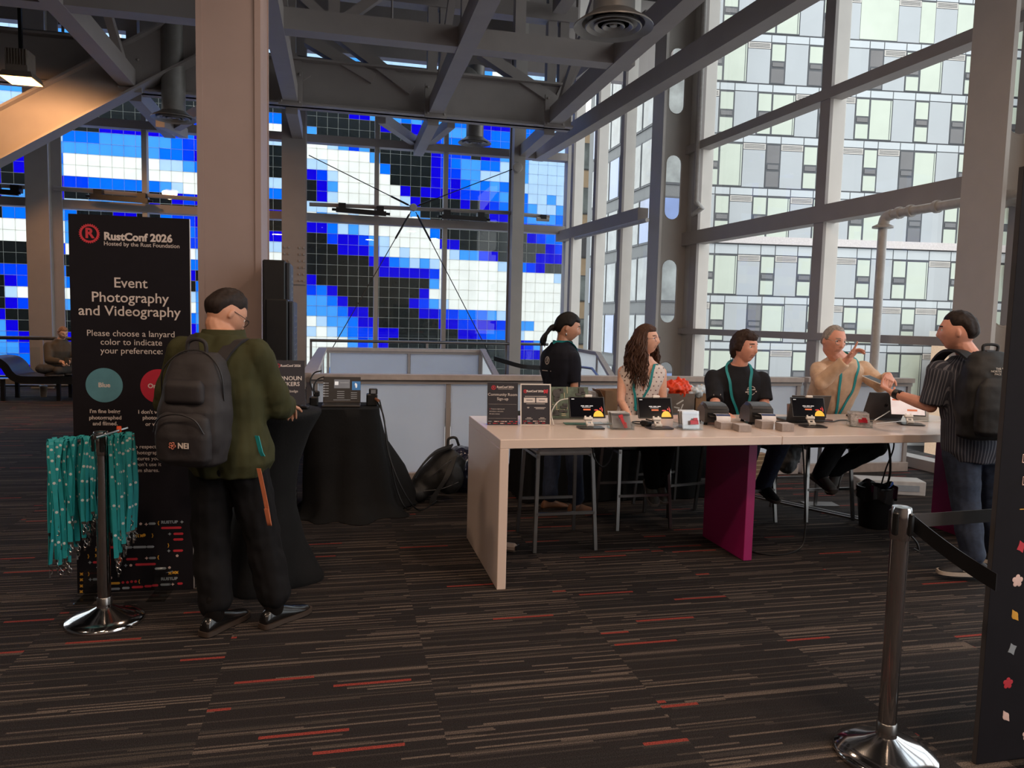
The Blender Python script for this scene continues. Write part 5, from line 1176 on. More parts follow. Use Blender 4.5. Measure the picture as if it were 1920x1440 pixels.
    for s_ in (-1, 1):                                        # eyes
        e = MB(); e.M = HM @ Matrix.Translation((s_*.032, .0705, .0105)); nv = 12; e.ell((0, 0, 0), (.0125, .0125, .0125), nu=16, nv=12, rot=Matrix.Rotation(R(-90), 3, 'X'))
        for i, f_ in enumerate(e.f):
            c = sum((e.v[q] for q in f_), V((0, 0, 0)))/len(f_); q = e.M.inverted() @ c; e.mi[i] = 1 if q.y > .0108*1.0 else 0
        e.build('eye', [mat('eye_white', (226, 220, 214), .3), mat('eye_iris', (52, 40, 34), .2)], body, True)
    if glasses:
        gm = mat('spectacle_frame_%d' % glasses[0], glasses, .3, .3); e = MB(); e.M = HM
        for s_ in (-1, 1):
            e.tube([V((s_*.033+.024*math.cos(t), .094-.1*(.024*math.cos(t)+0)**2, .006+.019*math.sin(t))) for t in [2*math.pi*i/18 for i in range(19)]], .0017, 6, caps=False)
            e.tube([(s_*.057, .092, .012), (s_*.074, .06, .012), (s_*.079, -.005, .010)], .0016, 6)
        e.tube([(-.010, .097, .010), (0, .100, .013), (.010, .097, .010)], .0016, 6); e.build('glasses', gm, root, True)
    ctx = dict(root=root, body=body, J=J, fw=fw, rt=rt, rs=rs, fs=fs, up=up, torso=torso, HM=HM, hipL=hipL, hipR=hipR, nk=nk, C=C, pel=pel, O=O, scale=scale, fem=fem)
    return ctx
def hair_cap(P, need, th, m, nz=.004, fz=60, name='hair', shrink=.008):
    HM = P['HM']; b = MB(); g = sph(72, 56)
    for row in g:
        for d in row:
            y = d.y; nd = need(d); k_ = sm((d.z-nd)/P.get('soft', .22)+.25); q = head_pt(d, P['fem'])
            base = V((d.x*.0745, d.y*.097*(1.0 if d.y > 0 else 1.03), d.z*.114)); q = q.lerp(base, k_)
            n_ = noise.noise(V((d.x*fz*.06, d.y*fz*.06, d.z*fz*.02)))*nz+noise.noise(V((d.x*fz*.22, d.y*fz*.22, d.z*fz*.05)))*nz*.55
            q = q+d*((th+n_)*k_-shrink*(1-k_)); b.v.append(HM @ q)
    n = 72
    for i in range(len(g)-1):
        for j in range(n): p0 = i*n+j; p1 = i*n+(j+1) % n; b.f.append((p0, p0+n, p1+n, p1)); b.mi.append(0)
    b.f.append(tuple(range(n))); b.mi.append(0); b.f.append(tuple((len(g)-1)*n+n-1-j for j in range(n))); b.mi.append(0)
    return b.build(name, m, P['root'], True, 80)
def hairline(front, side, back):
    """hair grows where d.z is above a line that drops from the forehead over the ears to the nape"""
    def f(d):
        y = d.y/max(1e-3, math.hypot(d.x, d.y)); 
        if y > .55: return front
        if y > .15: return side+(front-side)*sm((y-.15)/.4)
        if y > -.25: return side
        return side+(back-side)*sm((-.25-y)/.5)
    return f
def wear(P, name, m, g, lo, hi, sleeve, sr=(.070, .064, .058), vox=.0085, wr=(.007, 14, 14, 6), belly=0, wide=1.0, paint=None, neckhole=True, seed=0):
    J = P['J']; b = MB(); b.loft(P['torso'](g, lo, hi, belly, wide)); ar = .84 if P['fem'] else 1
    for s_, e_, w_ in ((J['sL'], J['eL'], J['wL']), (J['sR'], J['eR'], J['wR'])):
        if sleeve == 0: continue
        pts = [(s_-V((0, 0, .012)), sr[0]*ar), (s_.lerp(e_, .5), sr[0]*ar*.96)]
        if sleeve <= 1: pts.append((s_.lerp(e_, sleeve), sr[1]*ar))
        else: pts += [(e_, sr[1]*ar), (e_.lerp(w_, sleeve-1), sr[2]*ar)]
        P_, Q_ = seg(*pts); b.tube(P_, Q_, 14); b.ell(P_[0], (Q_[0],)*3, nu=12, nv=8)
        if sleeve > 1: b.ell(e_, (sr[1]*ar,)*3, nu=12, nv=8)
    return remeshed(b, name, m if isinstance(m, list) else [m], P['root'], vox, 3, wrinkle(*wr, seed), paint)
from mathutils.bvhtree import BVHTree
def bvh_of(o): return BVHTree.FromPolygons([v.co.copy() for v in o.data.vertices], [tuple(p_.vertices) for p_ in o.data.polygons])
def onto(tree, p, d, gap=.004, reach=.35):
    """slide p along d onto the cloth"""
    h = tree.ray_cast(p+d*reach, -d, reach*2); return h[0]+d*gap if h[0] is not None else p
def trousers(P, m, g=.018, r=(.104, .082, .066), top=.14, wr=(.008, 11, 11, 7), hem=.0):
    J = P['J']; b = MB(); b.loft(P['torso'](g, -.3, top))
    for h_, k_, an in ((P['hipL'], J['kL'], J['aL']), (P['hipR'], J['kR'], J['aR'])): limb(b, (h_, r[0]), (h_.lerp(k_, .5), r[0]*.93), (k_, r[1]), (k_.lerp(an, .5), r[1]*.92), (an+(k_-an).normalized()*(hem-.02), r[2]))
    return remeshed(b, 'trousers', [m], P['root'], .0095, 3, wrinkle(*wr))
def shoe(P, ank, toe, m, sole, L_=.285, boot=False, tilt=0, name='shoe'):
    """sole + upper; toe = horizontal direction of the toes"""
    t = V(toe).normalized(); r_ = V((t.y, -t.x, 0)); u = V((0, 0, 1))
    if tilt: t, u = t*math.cos(tilt)-u*math.sin(tilt), u*math.cos(tilt)+t*math.sin(tilt)
    if abs(V(toe).z) > .1: t = V(toe).normalized(); r_ = t.cross(u).normalized(); u = r_.cross(t)
    o = ank-u*.095; b = MB(); rg = []
    for q, w_, h in ((-.085, .022, .05), (-.08, .034, .075), (-.05, .040, .10), (.0, .040, .105), (.05, .042, .085), (.10, .047, .066), (.15, .048, .052), (.185, .038, .042), (.20, .02, .03)):
        c = o+t*q*(L_/.285); rg.append([c-r_*w_+u*.016, c-r_*w_*.98+u*h*.55, c-r_*w_*.55+u*h, c+r_*w_*.55+u*h, c+r_*w_*.98+u*h*.55, c+r_*w_+u*.016])
    b.loft(rg)
    if boot: b.tube([o+u*.04-t*.015, o+u*.10-t*.015, ank+u*.14-t*.02], [.046, .054, .060], 14)
    up_ = b.build(name, m, P['root'], True, 60); md = up_.modifiers.new('s', 'SUBSURF'); md.levels = 1; md.render_levels = 2
    b = MB(); rg = []
    for q, w_ in ((-.09, .024), (-.082, .037), (-.05, .044), (0, .042), (.05, .044), (.10, .051), (.15, .052), (.188, .042), (.207, .022)): c = o+t*q*(L_/.285); rg.append([c-r_*w_, c+r_*w_, c+r_*w_+u*.024, c-r_*w_+u*.024])
    b.loft(rg); b.build('sole', sole, up_, True, 50)
    return up_
def neck_lanyard(P, shirt, m, drop=.42, w_=.02, spread=.075, badge=None, label=None):
    """strap round the neck, lying on the shirt: a thing of its own"""
    nk, fs, rs, up, C = P['nk'], P['fs'], P['rs'], P['up'], P['C']; O = P['O']; tr = bvh_of(shirt); tb_ = bvh_of(P['body']); root = empty('lanyard', O+C+fs*.1, label, 'lanyard', 'lanyards worn by the staff'); S = V(root.location)-O; b = MB()
    for s_ in (-1, 1):
        pts = spline([nk-fs*.09+up*.02, nk-fs*.05+rs*s_*.06+up*.028, nk+rs*s_*(spread+.005)+fs*.02+up*.01, C+rs*s_*spread+fs*.09+up*.0, C+rs*s_*spread*.9+fs*.13-up*.12, C+rs*s_*spread*.5+fs*.15-up*(drop*.62), C+rs*s_*.010+fs*.16-up*drop], 8); ws = []; o = []
        for i, p in enumerate(pts):
            k_ = sm(i/22.0); ws.append((up*(1-k_)+rs*k_).normalized()*w_)
            if i > 22: p = onto(tr, p, fs, .006)
            else:
                for t_ in (tr, tb_):
                    h = t_.find_nearest(p); dd = (p-h[0]).dot(h[1])
                    if dd < .007: p = h[0]+h[1]*.007
            o.append(p)
        for _ in range(2): o = [o[0]]+[(o[i-1]+o[i]*2+o[i+1])/4 for i in range(1, len(o)-1)]+[o[-1]]
        b.ribbon([p-S for p in o], ws, .0025)
    b.build('strap', m, root, True, 60); b = MB(); q0 = onto(tr, C+fs*.16-up*(drop+.03), fs, .010); q = q0-S
    b.box(q, (.012, .012, .05)); b.tube([q-up*.02, q-up*.05], .005, 6); b.build('clip', SILVER, root)
    if badge:
        b = MB(); M = frame(q-up*(.115)+fs*.012, rs, up); b.M = M; b.box((0, 0, 0), (.10, .13, .002)); b.build('badge_sleeve', ACRYL, root); b = MB(); b.M = M; b.box((0, -.005, .0015), (.085, .10, .001)); b.box((0, -.03, .0022), (.085, .03, .001), k=1); b.build('badge', [mat('badge_paper', (226, 222, 222)), mat('badge_blue', (54, 66, 104))], root)
    return root
TEAL = mat('teal_ribbon', (26, 142, 148), .6, 0, .08, 20); ORANGE = mat('orange_ribbon', (228, 84, 40), .6, 0, .08, 20)
NAVYT = mat('navy_tee', (24, 25, 34), .85, 0, .15, 12, spec=.2); BLKT = mat('charcoal_tee', (34, 35, 40), .85, 0, .12, 12, spec=.2); DENIM = mat('dark_denim', (34, 44, 66), .85, 0, .25, 40); BLKTR = mat('black_trousers', (17, 16, 18), .85, 0, .2, 14, spec=.2); BOOT = mat('black_leather', (20, 19, 19), .22, 0, .1, 10, coat=.3); BSOLE = mat('brown_rubber', (58, 46, 38), .6)
def hair_m(nm, c): return mat('hair_'+nm, c, .6, 0, .35, 70, spec=.22)
H_BLK, H_BRN, H_GREY, H_DKB = hair_m('black', (20, 17, 17)), hair_m('brown', (74, 52, 42)), hair_m('grey', (150, 142, 136)), hair_m('dark_brown', (38, 29, 26))

# ---- the man in the green jacket, back to us at the cocktail table
th = R(20); f = dirv(th); r = V((f.y, -f.x, 0)); c = V((-.585, 4.02, 1.425))
PL = person('man in an olive green jacket with his back to us at the cocktail table', dict(yaw=th, pelvis=V((-.545, 4.0, .90)), chest=c, neck=c+V((0, 0, .085))+f*.03, sL=c-r*.195, sR=c+r*.195, head=ay(424, 590, 4.10), hyaw=R(56), hpitch=R(-32), hroll=R(4),
    eL=V((-.86, 4.20, 1.15)), wL=V((-.62, 4.42, 1.10)), eR=V((-.325, 4.03, 1.155)), wR=V((-.285, 4.27, 1.125)), kL=V((-.64, 4.02, .48)), aL=V((-.605, 3.96, .10)), kR=V((-.39, 4.03, .48)), aR=V((-.315, 4.00, .10))),
    'tan', glasses=(40, 38, 38), brow=(40, 30, 26), scale=1.06, hands=dict(R=dict(dir=V((.15, .9, -.25)), palm=V((0, 0, -1)), curl=(.5, .6, .65, .7)), L=dict(dir=V((.7, .6, -.2)))), bw=1.0)
PL['soft'] = .75; hair_cap(PL, hairline(.50, .25, -.40), .020, H_DKB, .006, 70)
def lift(tree, p, gap=.012):
    h = tree.find_nearest(p); return h[0]+h[1]*gap if (p-h[0]).dot(h[1]) < gap else p
JKT = mat('olive_jacket', (57, 57, 35), .85, 0, .12, 9, spec=.2, bump=.06)
PLj = wear(PL, 'jacket', JKT, .040, -.2, 1.09, 1.92, (.086, .082, .066), .0095, (.016, 11, 11, 7), .01, 1.06, seed=4)
b = MB(); J = PL['J']; nk = PL['nk']; b.loft([ring(nk+V((0, 0, -.06)), r, f, .150, .125, 24), ring(nk+V((0, 0, -.01)), r, f, .112, .102, 24), ring(nk+V((0, 0, .028))+f*.008, r, f, .100, .094, 24), ring(nk+V((0, 0, .024))+f*.008, r, f, .088, .082, 24)], caps=False); b.build('collar', JKT, PL['root'], True, 60)
trousers(PL, BLKTR, .022, (.110, .096, .088), .2, (.014, 10, 10, 8), .085)
shoe(PL, J['aL'], dirv(R(34)), BOOT, BSOLE, .31, True, name='boot'); shoe(PL, J['aR'], dirv(R(46)), BOOT, BSOLE, .31, True, name='boot')
b = MB(); q = V((-.385, 3.845, .86)); b.ribbon(spline([q, q+V((.016, .0, -.08)), q+V((.034, .004, -.18)), q+V((.046, .010, -.26)), q+V((.050, .004, -.290)), q+V((.048, -.010, -.270)), q+V((.036, -.016, -.20))], 8), V((.020, -.008, 0)), .003); tag(b.build('hanging_strap', mat('tan_strap', (196, 112, 76), .6), None, True), 'orange tan strap hanging from the pocket of the man in the green jacket', 'strap')
b = MB(); q = V((-.395, 3.865, 1.02)); b.ribbon([q, q+V((.02, -.01, -.08)), q+V((.03, -.01, -.10))], V((.02, -.012, 0)), .004); tag(b.build('lanyard_end', TEAL), 'teal lanyard end poking from the green jacket side', 'lanyard')
# his backpack
bz = 1.165; bc = V((-.585, 4.02, bz))-f*.245+r*.015; bp = empty('backpack', bc, 'dark backpack with a small emblem worn by the man in the green jacket', 'backpack'); bp.scale = (.94, .94, .93); BN = mat('dark_nylon', (31, 26, 28), .7, 0, .12, 8, bump=.08)
b = MB(); z = V((0, 0, 1)); rg = []
for t, w_, d in ((-.285, .11, .07), (-.27, .15, .10), (-.15, .172, .125), (0, .172, .125), (.14, .158, .108), (.24, .13, .085), (.285, .09, .055)): rg.append(ring(V((0, 0, t))-f*(.02 if t < .1 else -.02*(t-.1)/.18), r, f, w_, d, 28, 3.0))
b.loft(rg); remeshed(b, 'body', [BN], bp, .0095, 3, wrinkle(.008, 9, 9, 9, 2))
b = MB(); rg = []
for t, w_, d in ((-.27, .10, .02), (-.24, .135, .05), (-.12, .145, .058), (-.03, .13, .04), (-.0, .09, .015)): rg.append(ring(V((0, 0, t))-f*.125, r, f, w_, d, 24, 3.2))
b.loft(rg); remeshed(b, 'front_pocket', [BN], bp, .0095, 2, wrinkle(.005, 12, 12, 12, 7))
b = MB(); rg = []
for t, w_, d in ((.03, .09, .012), (.05, .105, .035), (.13, .10, .035), (.16, .085, .012)): rg.append(ring(V((0, 0, t))-f*.115, r, f, w_, d, 24, 3.2))
b.loft(rg); remeshed(b, 'top_pocket', [BN], bp, .0095, 2)
b = MB(); b.tube(spline([-r*.05-f*.0+z*.27, -r*.045-f*.0+z*.335, r*.0+z*.355, r*.045+z*.335, r*.05+z*.27], 6), .010, 8); b.build('grab_handle', BN, bp, True)
b = MB()
trj = bvh_of(PLj); SB = V(bp.location)-V(PL['root'].location)
for s_ in (-1, 1): b.ribbon([lift(trj, p+SB)-SB for p in spline([r*s_*.07+z*.22+f*.06, r*s_*.09+z*.29+f*.13, r*s_*.115+z*.345+f*.22, r*s_*.13+z*.30+f*.35, r*s_*.14+z*.14+f*.42], 8)], r*.07, .016)
b.build('shoulder_strap', BN, bp, True, 60)
b = MB(); b.tube(spline([-r*.13-f*.172-z*.10, -r*.09-f*.19-z*.03, r*.0-f*.195-z*.005, r*.09-f*.19-z*.03, r*.13-f*.172-z*.10], 8), .004, 6); b.tube(spline([-r*.165+z*.05-f*.04, -r*.15+z*.2-f*.05, -r*.06+z*.29-f*.03, r*.06+z*.29-f*.03, r*.15+z*.2-f*.05, r*.165+z*.05-f*.04], 6), .004, 6); b.build('zip', mat('zip_dark', (24, 22, 24), .5), bp)
b = MB(); b.M = frame(-f*.192-z*.16, r, z); b.text('NEI', .038, (.035, 0), bold=.0008, ext=.001); b.build('lettering', mat('logo_cream', (206, 190, 178), .7), bp)
b = MB(); b.M = frame(-f*.192-z*.16, r, z)
for k_ in range(5): a_ = k_*2*math.pi/5+.3; b.tube([(-.022+.010*math.cos(a_), .010*math.sin(a_), .0), (-.022+.018*math.cos(a_+.7), .018*math.sin(a_+.7), 0), (-.022+.016*math.cos(a_+1.2), .016*math.sin(a_+1.2), 0)], .002, 5)
b.disc((-.022, 0), .006, 12, th=.001); b.build('emblem', mat('logo_coral', (206, 120, 96), .7), bp)

# ---- standing woman in a navy t-shirt, profile to the right
th = R(66); f = dirv(th); r = V((f.y, -f.x, 0)); c = ay(1050, 667, 6.05)
WS = person('woman with a black ponytail and navy t-shirt standing behind the desk, looking down', dict(yaw=th, pelvis=ay(1054, 772, 6.05), chest=c, neck=c+V((0, 0, .085))+f*.02, sL=c-r*.165, sR=c+r*.165, head=ay(1064, 614, 6.05), hyaw=R(100), hpitch=R(-14),
    eL=c-r*.21+f*.08-V((0, 0, .27)), wL=c-r*.10+f*.28-V((0, 0, .34)), eR=ay(1077, 728, 5.88), wR=ay(1088, 782, 5.78), kL=V((1.80, 6.16, .48)), aL=V((1.78, 6.14, .09)), kR=V((1.93, 5.95, .48)), aR=V((1.97, 5.98, .09))),
    'tan', True, 1.06, brow=(30, 24, 22), hands=dict(R=dict(palm=V((-.6, .6, 0)))))
hair_cap(WS, hairline(.46, .05, -.5), .012, H_BLK, .003, 60)
HM = WS['HM']; b = MB(); b.ell(HM @ V((0, -.105, -.03)), (.03, .03, .03))
for i in range(26):
    a_ = random.uniform(0, 6.28); q = random.uniform(0, .022); o = V((q*math.cos(a_), -.112+q*.3, -.03+q*math.sin(a_))); b.tube([HM @ p for p in spline([o, o+V((q*.5*math.cos(a_), -.022, -.012)), o+V((q*math.cos(a_)+random.uniform(-.01, .01), -.040, -.055)), o+V((1.4*q*math.cos(a_)+random.uniform(-.018, .018), -.048+random.uniform(-.02, .01), -.105)), o+V((random.uniform(-.03, .03), -.035+random.uniform(-.03, .01), -.155))], 4)], [.010]*8+[.008]*6+[.005, .004, .002], 6)
b.build('ponytail', H_BLK, WS['root'], True)
b = MB()
for s_ in (-1, 1): b.lathe([(.004, 0), (.007, -.008), (.007, -.02), (.002, -.026)], HM @ V((s_*.082, -.008, -.045)), 8)
b.build('earring', SILVER, WS['root'], True)
def tee_mark(P, shirt, m, o_r, o_u, draw, back=False):
    """print lying on the shirt cloth"""
    s_ = -1 if back else 1; b = MB(); d = P['fs']*s_; b.M = frame(P['C']+P['rs']*o_r+P['up']*o_u+d*.12, P['rs']*s_, P['up']); draw(b); tr = bvh_of(shirt)
    b.v = [onto(tr, p, d, .003) for p in b.v]; return b.build('shirt_print', m, P['root'])
WSs = wear(WS, 'tshirt', NAVYT, .022, -.2, 1.12, .82, (.070, .070, .066), .0085, (.010, 11, 11, 6), .02, seed=1)
PRT = mat('shirt_print_white', (200, 190, 184), .8)
tee_mark(WS, WSs, PRT, -.01, -.03, lambda b: (gear(b, (0, 0), .036), b.box((0, -.085, 0), (.12, .006, .001))), True)
trousers(WS, DENIM, .014, (.094, .075, .07), .14, hem=.06); J = WS['J']
TANS = mat('tan_leather', (140, 96, 66), .5); shoe(WS, J['aL'], dirv(R(80)), TANS, BSOLE, .25); shoe(WS, J['aR'], dirv(R(85)), TANS, BSOLE, .25)
neck_lanyard(WS, WSs, TEAL, .38, .02, .07, None, 'teal lanyard worn by the standing woman in the navy t-shirt')

# ---- seated woman with wavy brown hair
th = R(197); f = dirv(th); r = V((f.y, -f.x, 0)); c = ay(1204, 695, 5.80)
WQ = person('seated woman with long wavy brown hair and a white sleeveless blouse, looking right', dict(yaw=th, pelvis=V((2.39, 5.84, .745)), chest=c, neck=c+V((0, 0, .085))-f*.0, sL=c-r*.158, sR=c+r*.158, skin_g=.010, head=ay(1212, 637, 5.76), hyaw=R(134), hpitch=R(4), hroll=R(-3),
    eR=ay(1164, 752, 5.72), wR=ay(1181, 783, 5.50), eL=ay(1243, 750, 5.72), wL=ay(1222, 786, 5.50), kL=V((2.52, 5.42, .70)), aL=V((2.52, 5.52, .38)), kR=V((2.36, 5.42, .70)), aR=V((2.44, 5.50, .37))),
    'fair', True, 1.02, brow=(86, 62, 50), glasses=(96, 70, 92), hands=dict(R=dict(palm=V((.3, 0, -1)), curl=(.5, .55, .6, .6))))
hair_cap(WQ, hairline(.52, .06, -.5), .016, H_BRN, .006, 60)
HM = WQ['HM']; b = MB(); rr = random.Random(11)
for i in range(330):
    an = R(-90)+R(rr.uniform(-116, 112)); sx, sy = math.cos(an), math.sin(an); side_ = 1 if sx > 0 else -1
    z0 = rr.uniform(-.2, .75); cz = math.sqrt(max(0, 1-z0*z0)); p0 = V((sx*cz*.083, sy*cz*.106, z0*.122)); ln = rr.uniform(.24, .40); ph = rr.uniform(0, 6.28); pts = [HM @ p0]; rad = []
    base = V((sx*(.094+rr.uniform(0, .024)), sy*(.104+rr.uniform(0, .02))-.014, -.02))
    for k_ in range(1, 12):
        t = k_/11; q = p0.lerp(base, min(1, t*3.5)); zz = p0.z-(ln+p0.z*.9)*t*1.0; wv = .019*min(1, t*2); e = 1+.50*t
        pts.append(HM @ V((q.x*e+wv*math.sin(ph+t*13), q.y*e*.96+wv*math.cos(ph*1.7+t*11), min(q.z, zz) if t > .25 else zz)))
    b.tube(pts, [.0072]*7+[.007, .006, .005, .0035, .002], 6)
b.build('long_hair', H_BRN, WQ['root'], True)
def vneck(P, o):
    """open the front of the blouse in a V"""
    bm = bmesh.new(); bm.from_mesh(o.data); dl = []
    for f_ in bm.faces:
        q = f_.calc_center_median()-P['C']; u, h, d = q.dot(P['rs']), q.dot(P['up']), q.dot(P['fs'])
        if d > .0 and h > -.16 and abs(u) < (h+.16)*.34+.0 and h < .14: dl.append(f_)
        elif h > .072: dl.append(f_)
    bmesh.ops.delete(bm, geom=dl, context='FACES'); bm.to_mesh(o.data); bm.free(); md = o.modifiers.new('t', 'SOLIDIFY'); md.thickness = .006; md.offset = -1
BLO = mat('white_blouse', (222, 210, 204), .8, 0, .05, 14, spec=.2); DOT = mat('blouse_dots', (120, 96, 96), .8)
def dots(p, n_):
    u = p.dot(WQ['rs']); v_ = p.z; i, j = round(u/.042+(.5 if round(v_/.036) % 2 else 0)), round(v_/.036); du = u-(i-(.5 if j % 2 else 0))*.042; dv = v_-j*.036
    return 1 if du*du+dv*dv < .006**2 else 0
WQs = wear(WQ, 'blouse', [BLO, DOT], .020, -.2, 1.09, 0, vox=.0052, wr=(.008, 13, 13, 7), paint=dots, seed=2); vneck(WQ, WQs)
b = MB(); q = WQ['nk']; b.tube(spline([q+WQ['rs']*.05+WQ['fs']*.03, q+WQ['rs']*.04+WQ['fs']*.10-V((0, 0, .09)), q+WQ['fs']*.135-V((0, 0, .17)), q-WQ['rs']*.04+WQ['fs']*.10-V((0, 0, .09)), q-WQ['rs']*.05+WQ['fs']*.03], 8), .0018, 5); b.ell(q+WQ['fs']*.142-V((0, 0, .185)), (.011, .006, .012)); b.build('necklace', mat('dark_bead', (44, 42, 50), .3, .5), WQ['root'])
trousers(WQ, BLKTR, .014, (.092, .074, .062), .12); J = WQ['J']; GSH = mat('grey_knit', (104, 108, 104), .8, 0, .2, 60); GSO = mat('light_sole', (150, 146, 140), .6)
shoe(WQ, J['aL'], V((.10, -.75, -.62)), GSH, GSO, .25); shoe(WQ, J['aR'], V((-.05, -.75, -.62)), GSH, GSO, .25)
neck_lanyard(WQ, WQs, TEAL, .32, .02, .07, 1, 'teal lanyard with a badge worn by the seated woman with wavy hair')

# ---- seated man in a charcoal t-shirt
th = R(200); f = dirv(th); r = V((f.y, -f.x, 0)); c = ay(1383, 708, 5.66)
MT = person('seated man with shaggy dark hair and a charcoal t-shirt, looking right', dict(yaw=th, pelvis=V((3.32, 5.74, .75)), chest=c, neck=c+V((0, 0, .09))+f*.015, sL=c-r*.195, sR=c+r*.195, head=ay(1397, 651, 5.58), hyaw=R(158), hpitch=R(-4),
    eR=ay(1341, 760, 5.52), wR=ay(1362, 778, 5.30), eL=ay(1433, 758, 5.52), wL=ay(1424, 782, 5.28), kL=V((3.46, 5.33, .70)), aL=V((3.44, 5.50, .34)), kR=V((3.20, 5.33, .70)), aR=V((3.22, 5.50, .34))),
    'ruddy', False, 1.10, brow=(48, 36, 32), hands=dict(R=dict(palm=V((.3, 0, -1)))), bw=1.08)
MT['soft'] = .3; hair_cap(MT, hairline(.46, -.30, -.85), .020, hair_m('chestnut', (54, 40, 35)), .012, 60)
MTs = wear(MT, 'tshirt', BLKT, .022, -.2, 1.12, .86, (.074, .074, .074), .0085, (.009, 11, 11, 6), .03, seed=6)
tee_mark(MT, MTs, PRT, -.085, -.06, lambda b: (b.box((0, .004, 0), (.07, .010, .001)), b.box((0, -.014, 0), (.095, .010, .001)), [b.box((.034*math.cos(a_), -.004+.034*math.sin(a_), 0), (.012, .006, .001), rot=(0, 0, a_+1.57)) for a_ in (.7, 1.1, 1.57, 2.0, 2.4, 3.9, 4.3, 4.71, 5.1, 5.5)]))
tee_mark(MT, MTs, PRT, .20, -.075, lambda b: b.box((0, 0, 0), (.06, .007, .001)))
trousers(MT, DENIM, .016, (.100, .08, .07), .12); J = MT['J']; shoe(MT, J['aL'], V((.1, -.9, -.25)), BLKTR, BSOLE); shoe(MT, J['aR'], V((-.1, -.9, -.25)), BLKTR, BSOLE)
neck_lanyard(MT, MTs, TEAL, .36, .022, .08, None, 'teal lanyard worn by the man in the charcoal t-shirt')

# ---- older man in a beige sweater, pointing
th = R(192); f = dirv(th); r = V((f.y, -f.x, 0)); c = ay(1575, 692, 5.46)
MO = person('older man with short grey hair, glasses and a beige sweater, pointing to the right', dict(yaw=th, pelvis=V((4.10, 5.74, .75)), chest=c, neck=c+V((0, 0, .075))+f*.05, sL=ay(1617, 690, 5.48), sR=ay(1535, 692, 5.48), head=ay(1563, 639, 5.36), hyaw=R(178), hpitch=R(-10), hroll=R(4),
    eR=ay(1540, 716, 5.20), wR=ay(1592, 672, 5.04), eL=ay(1650, 722, 5.30), wL=ay(1666, 704, 5.10), kL=ay(1646, 838, 5.32), aL=ay(1566, 880, 5.42), kR=V((4.02, 5.36, .70)), aR=ay(1540, 884, 5.30)),
    'ruddy', False, 1.08, brow=(150, 130, 118), glasses=(120, 112, 106), hands=dict(R=dict(dir=(ay(1609, 650, 4.98)-ay(1592, 672, 5.04)), palm=V((.35, -.9, -.15)), curl=(-.06, .62, .85, .95), thumb=.5), L=dict(dir=V((-.45, -.6, -.32)), palm=V((-.3, .3, -1)), curl=(.6, .7, .75, .8))))
hair_cap(MO, hairline(.70, -.02, -.45), .006, H_GREY, .002, 80, shrink=.006)
KNIT = mat('beige_knit', (206, 176, 150), .9, 0, .07, 30, spec=.15, bump=.12)
MOs = wear(MO, 'sweater', KNIT, .028, -.22, 1.12, 1.86, (.074, .064, .048), .0085, (.011, 11, 11, 6), .03, seed=8)
trousers(MO, BLKTR, .016, (.100, .078, .064), .12); J = MO['J']; GB = mat('grey_suede', (84, 80, 76), .8, 0, .15, 20); shoe(MO, J['aR'], V((.0, -.9, -.2)), GB, BSOLE); shoe(MO, J['aL'], V((-.6, -.45, -.55)), GB, BSOLE)
neck_lanyard(MO, MOs, TEAL, .40, .022, .07, 1, 'teal lanyard with a badge worn by the older man in the beige sweater')

# ---- visitor with the black backpack
th = R(14); f = dirv(th); r = V((f.y, -f.x, 0)); c = ay(1821, 695, 4.06)
MR = person('man in a striped shirt and jeans with his back to us, reaching over the desk', dict(yaw=th, pelvis=ay(1828, 838, 4.02), chest=c, neck=c+V((0, 0, .09))+f*.01, sL=c-r*.20, sR=c+r*.20, scale_=1, head=ay(1796, 622, 4.10), hyaw=R(-40), hpitch=R(-2),
    eL=ay(1745, 762, 4.12), wL=ay(1675, 737, 4.38), eR=c+r*.25+f*.12-V((0, 0, .26)), wR=c+r*.06+f*.36-V((0, 0, .22)), kL=ay(1812, 958, 4.00), aL=ay(1826, 1052, 3.97), kR=ay(1853, 950, 4.14), aR=ay(1864, 1030, 4.16)),
    'ruddy', scale=1.1, brow=(44, 34, 30), hands=dict(L=dict(dir=(ay(1650, 722, 4.50)-ay(1675, 737, 4.38)), palm=V((.2, .55, .9)), curl=(.45, .5, .5, .55), thumb=.6)))
MR['soft'] = .6; hair_cap(MR, hairline(.52, .20, -.42), .013, H_DKB, .004, 90)
def stripe_mat():
    """fine stripes that follow the cloth coordinate stored on the shirt"""
    m = mat('striped_shirt', (54, 56, 66), .85, 0, .1, 10, spec=.2); n = m.node_tree.nodes; L = m.node_tree.links; b = n['Principled BSDF']; src = b.inputs['Base Color'].links[0].from_socket
    at = n.new('ShaderNodeAttribute'); at.attribute_name = 'cloth_u'; mu = n.new('ShaderNodeMath'); mu.operation = 'MULTIPLY'; mu.inputs[1].default_value = 1/.021; fr = n.new('ShaderNodeMath'); fr.operation = 'FRACT'; gt = n.new('ShaderNodeMath'); gt.operation = 'GREATER_THAN'; gt.inputs[1].default_value = .70
    mx = n.new('ShaderNodeMix'); mx.data_type = 'RGBA'; mx.inputs[7].default_value = (lin(104), lin(104), lin(112), 1); L.new(at.outputs['Fac'], mu.inputs[0]); L.new(mu.outputs[0], fr.inputs[0]); L.new(fr.outputs[0], gt.inputs[0]); L.new(gt.outputs[0], mx.inputs['Factor']); L.new(src, mx.inputs[6]); L.new(mx.outputs[2], b.inputs['Base Color']); return m
SH = stripe_mat(); MRs = wear(MR, 'striped_shirt', SH, .032, -.28, 1.09, .96, (.080, .078, .078), .0085, (.011, 10, 10, 6), .02, seed=3)
at_ = MRs.data.attributes.new('cloth_u', 'FLOAT', 'POINT'); J = MR['J']
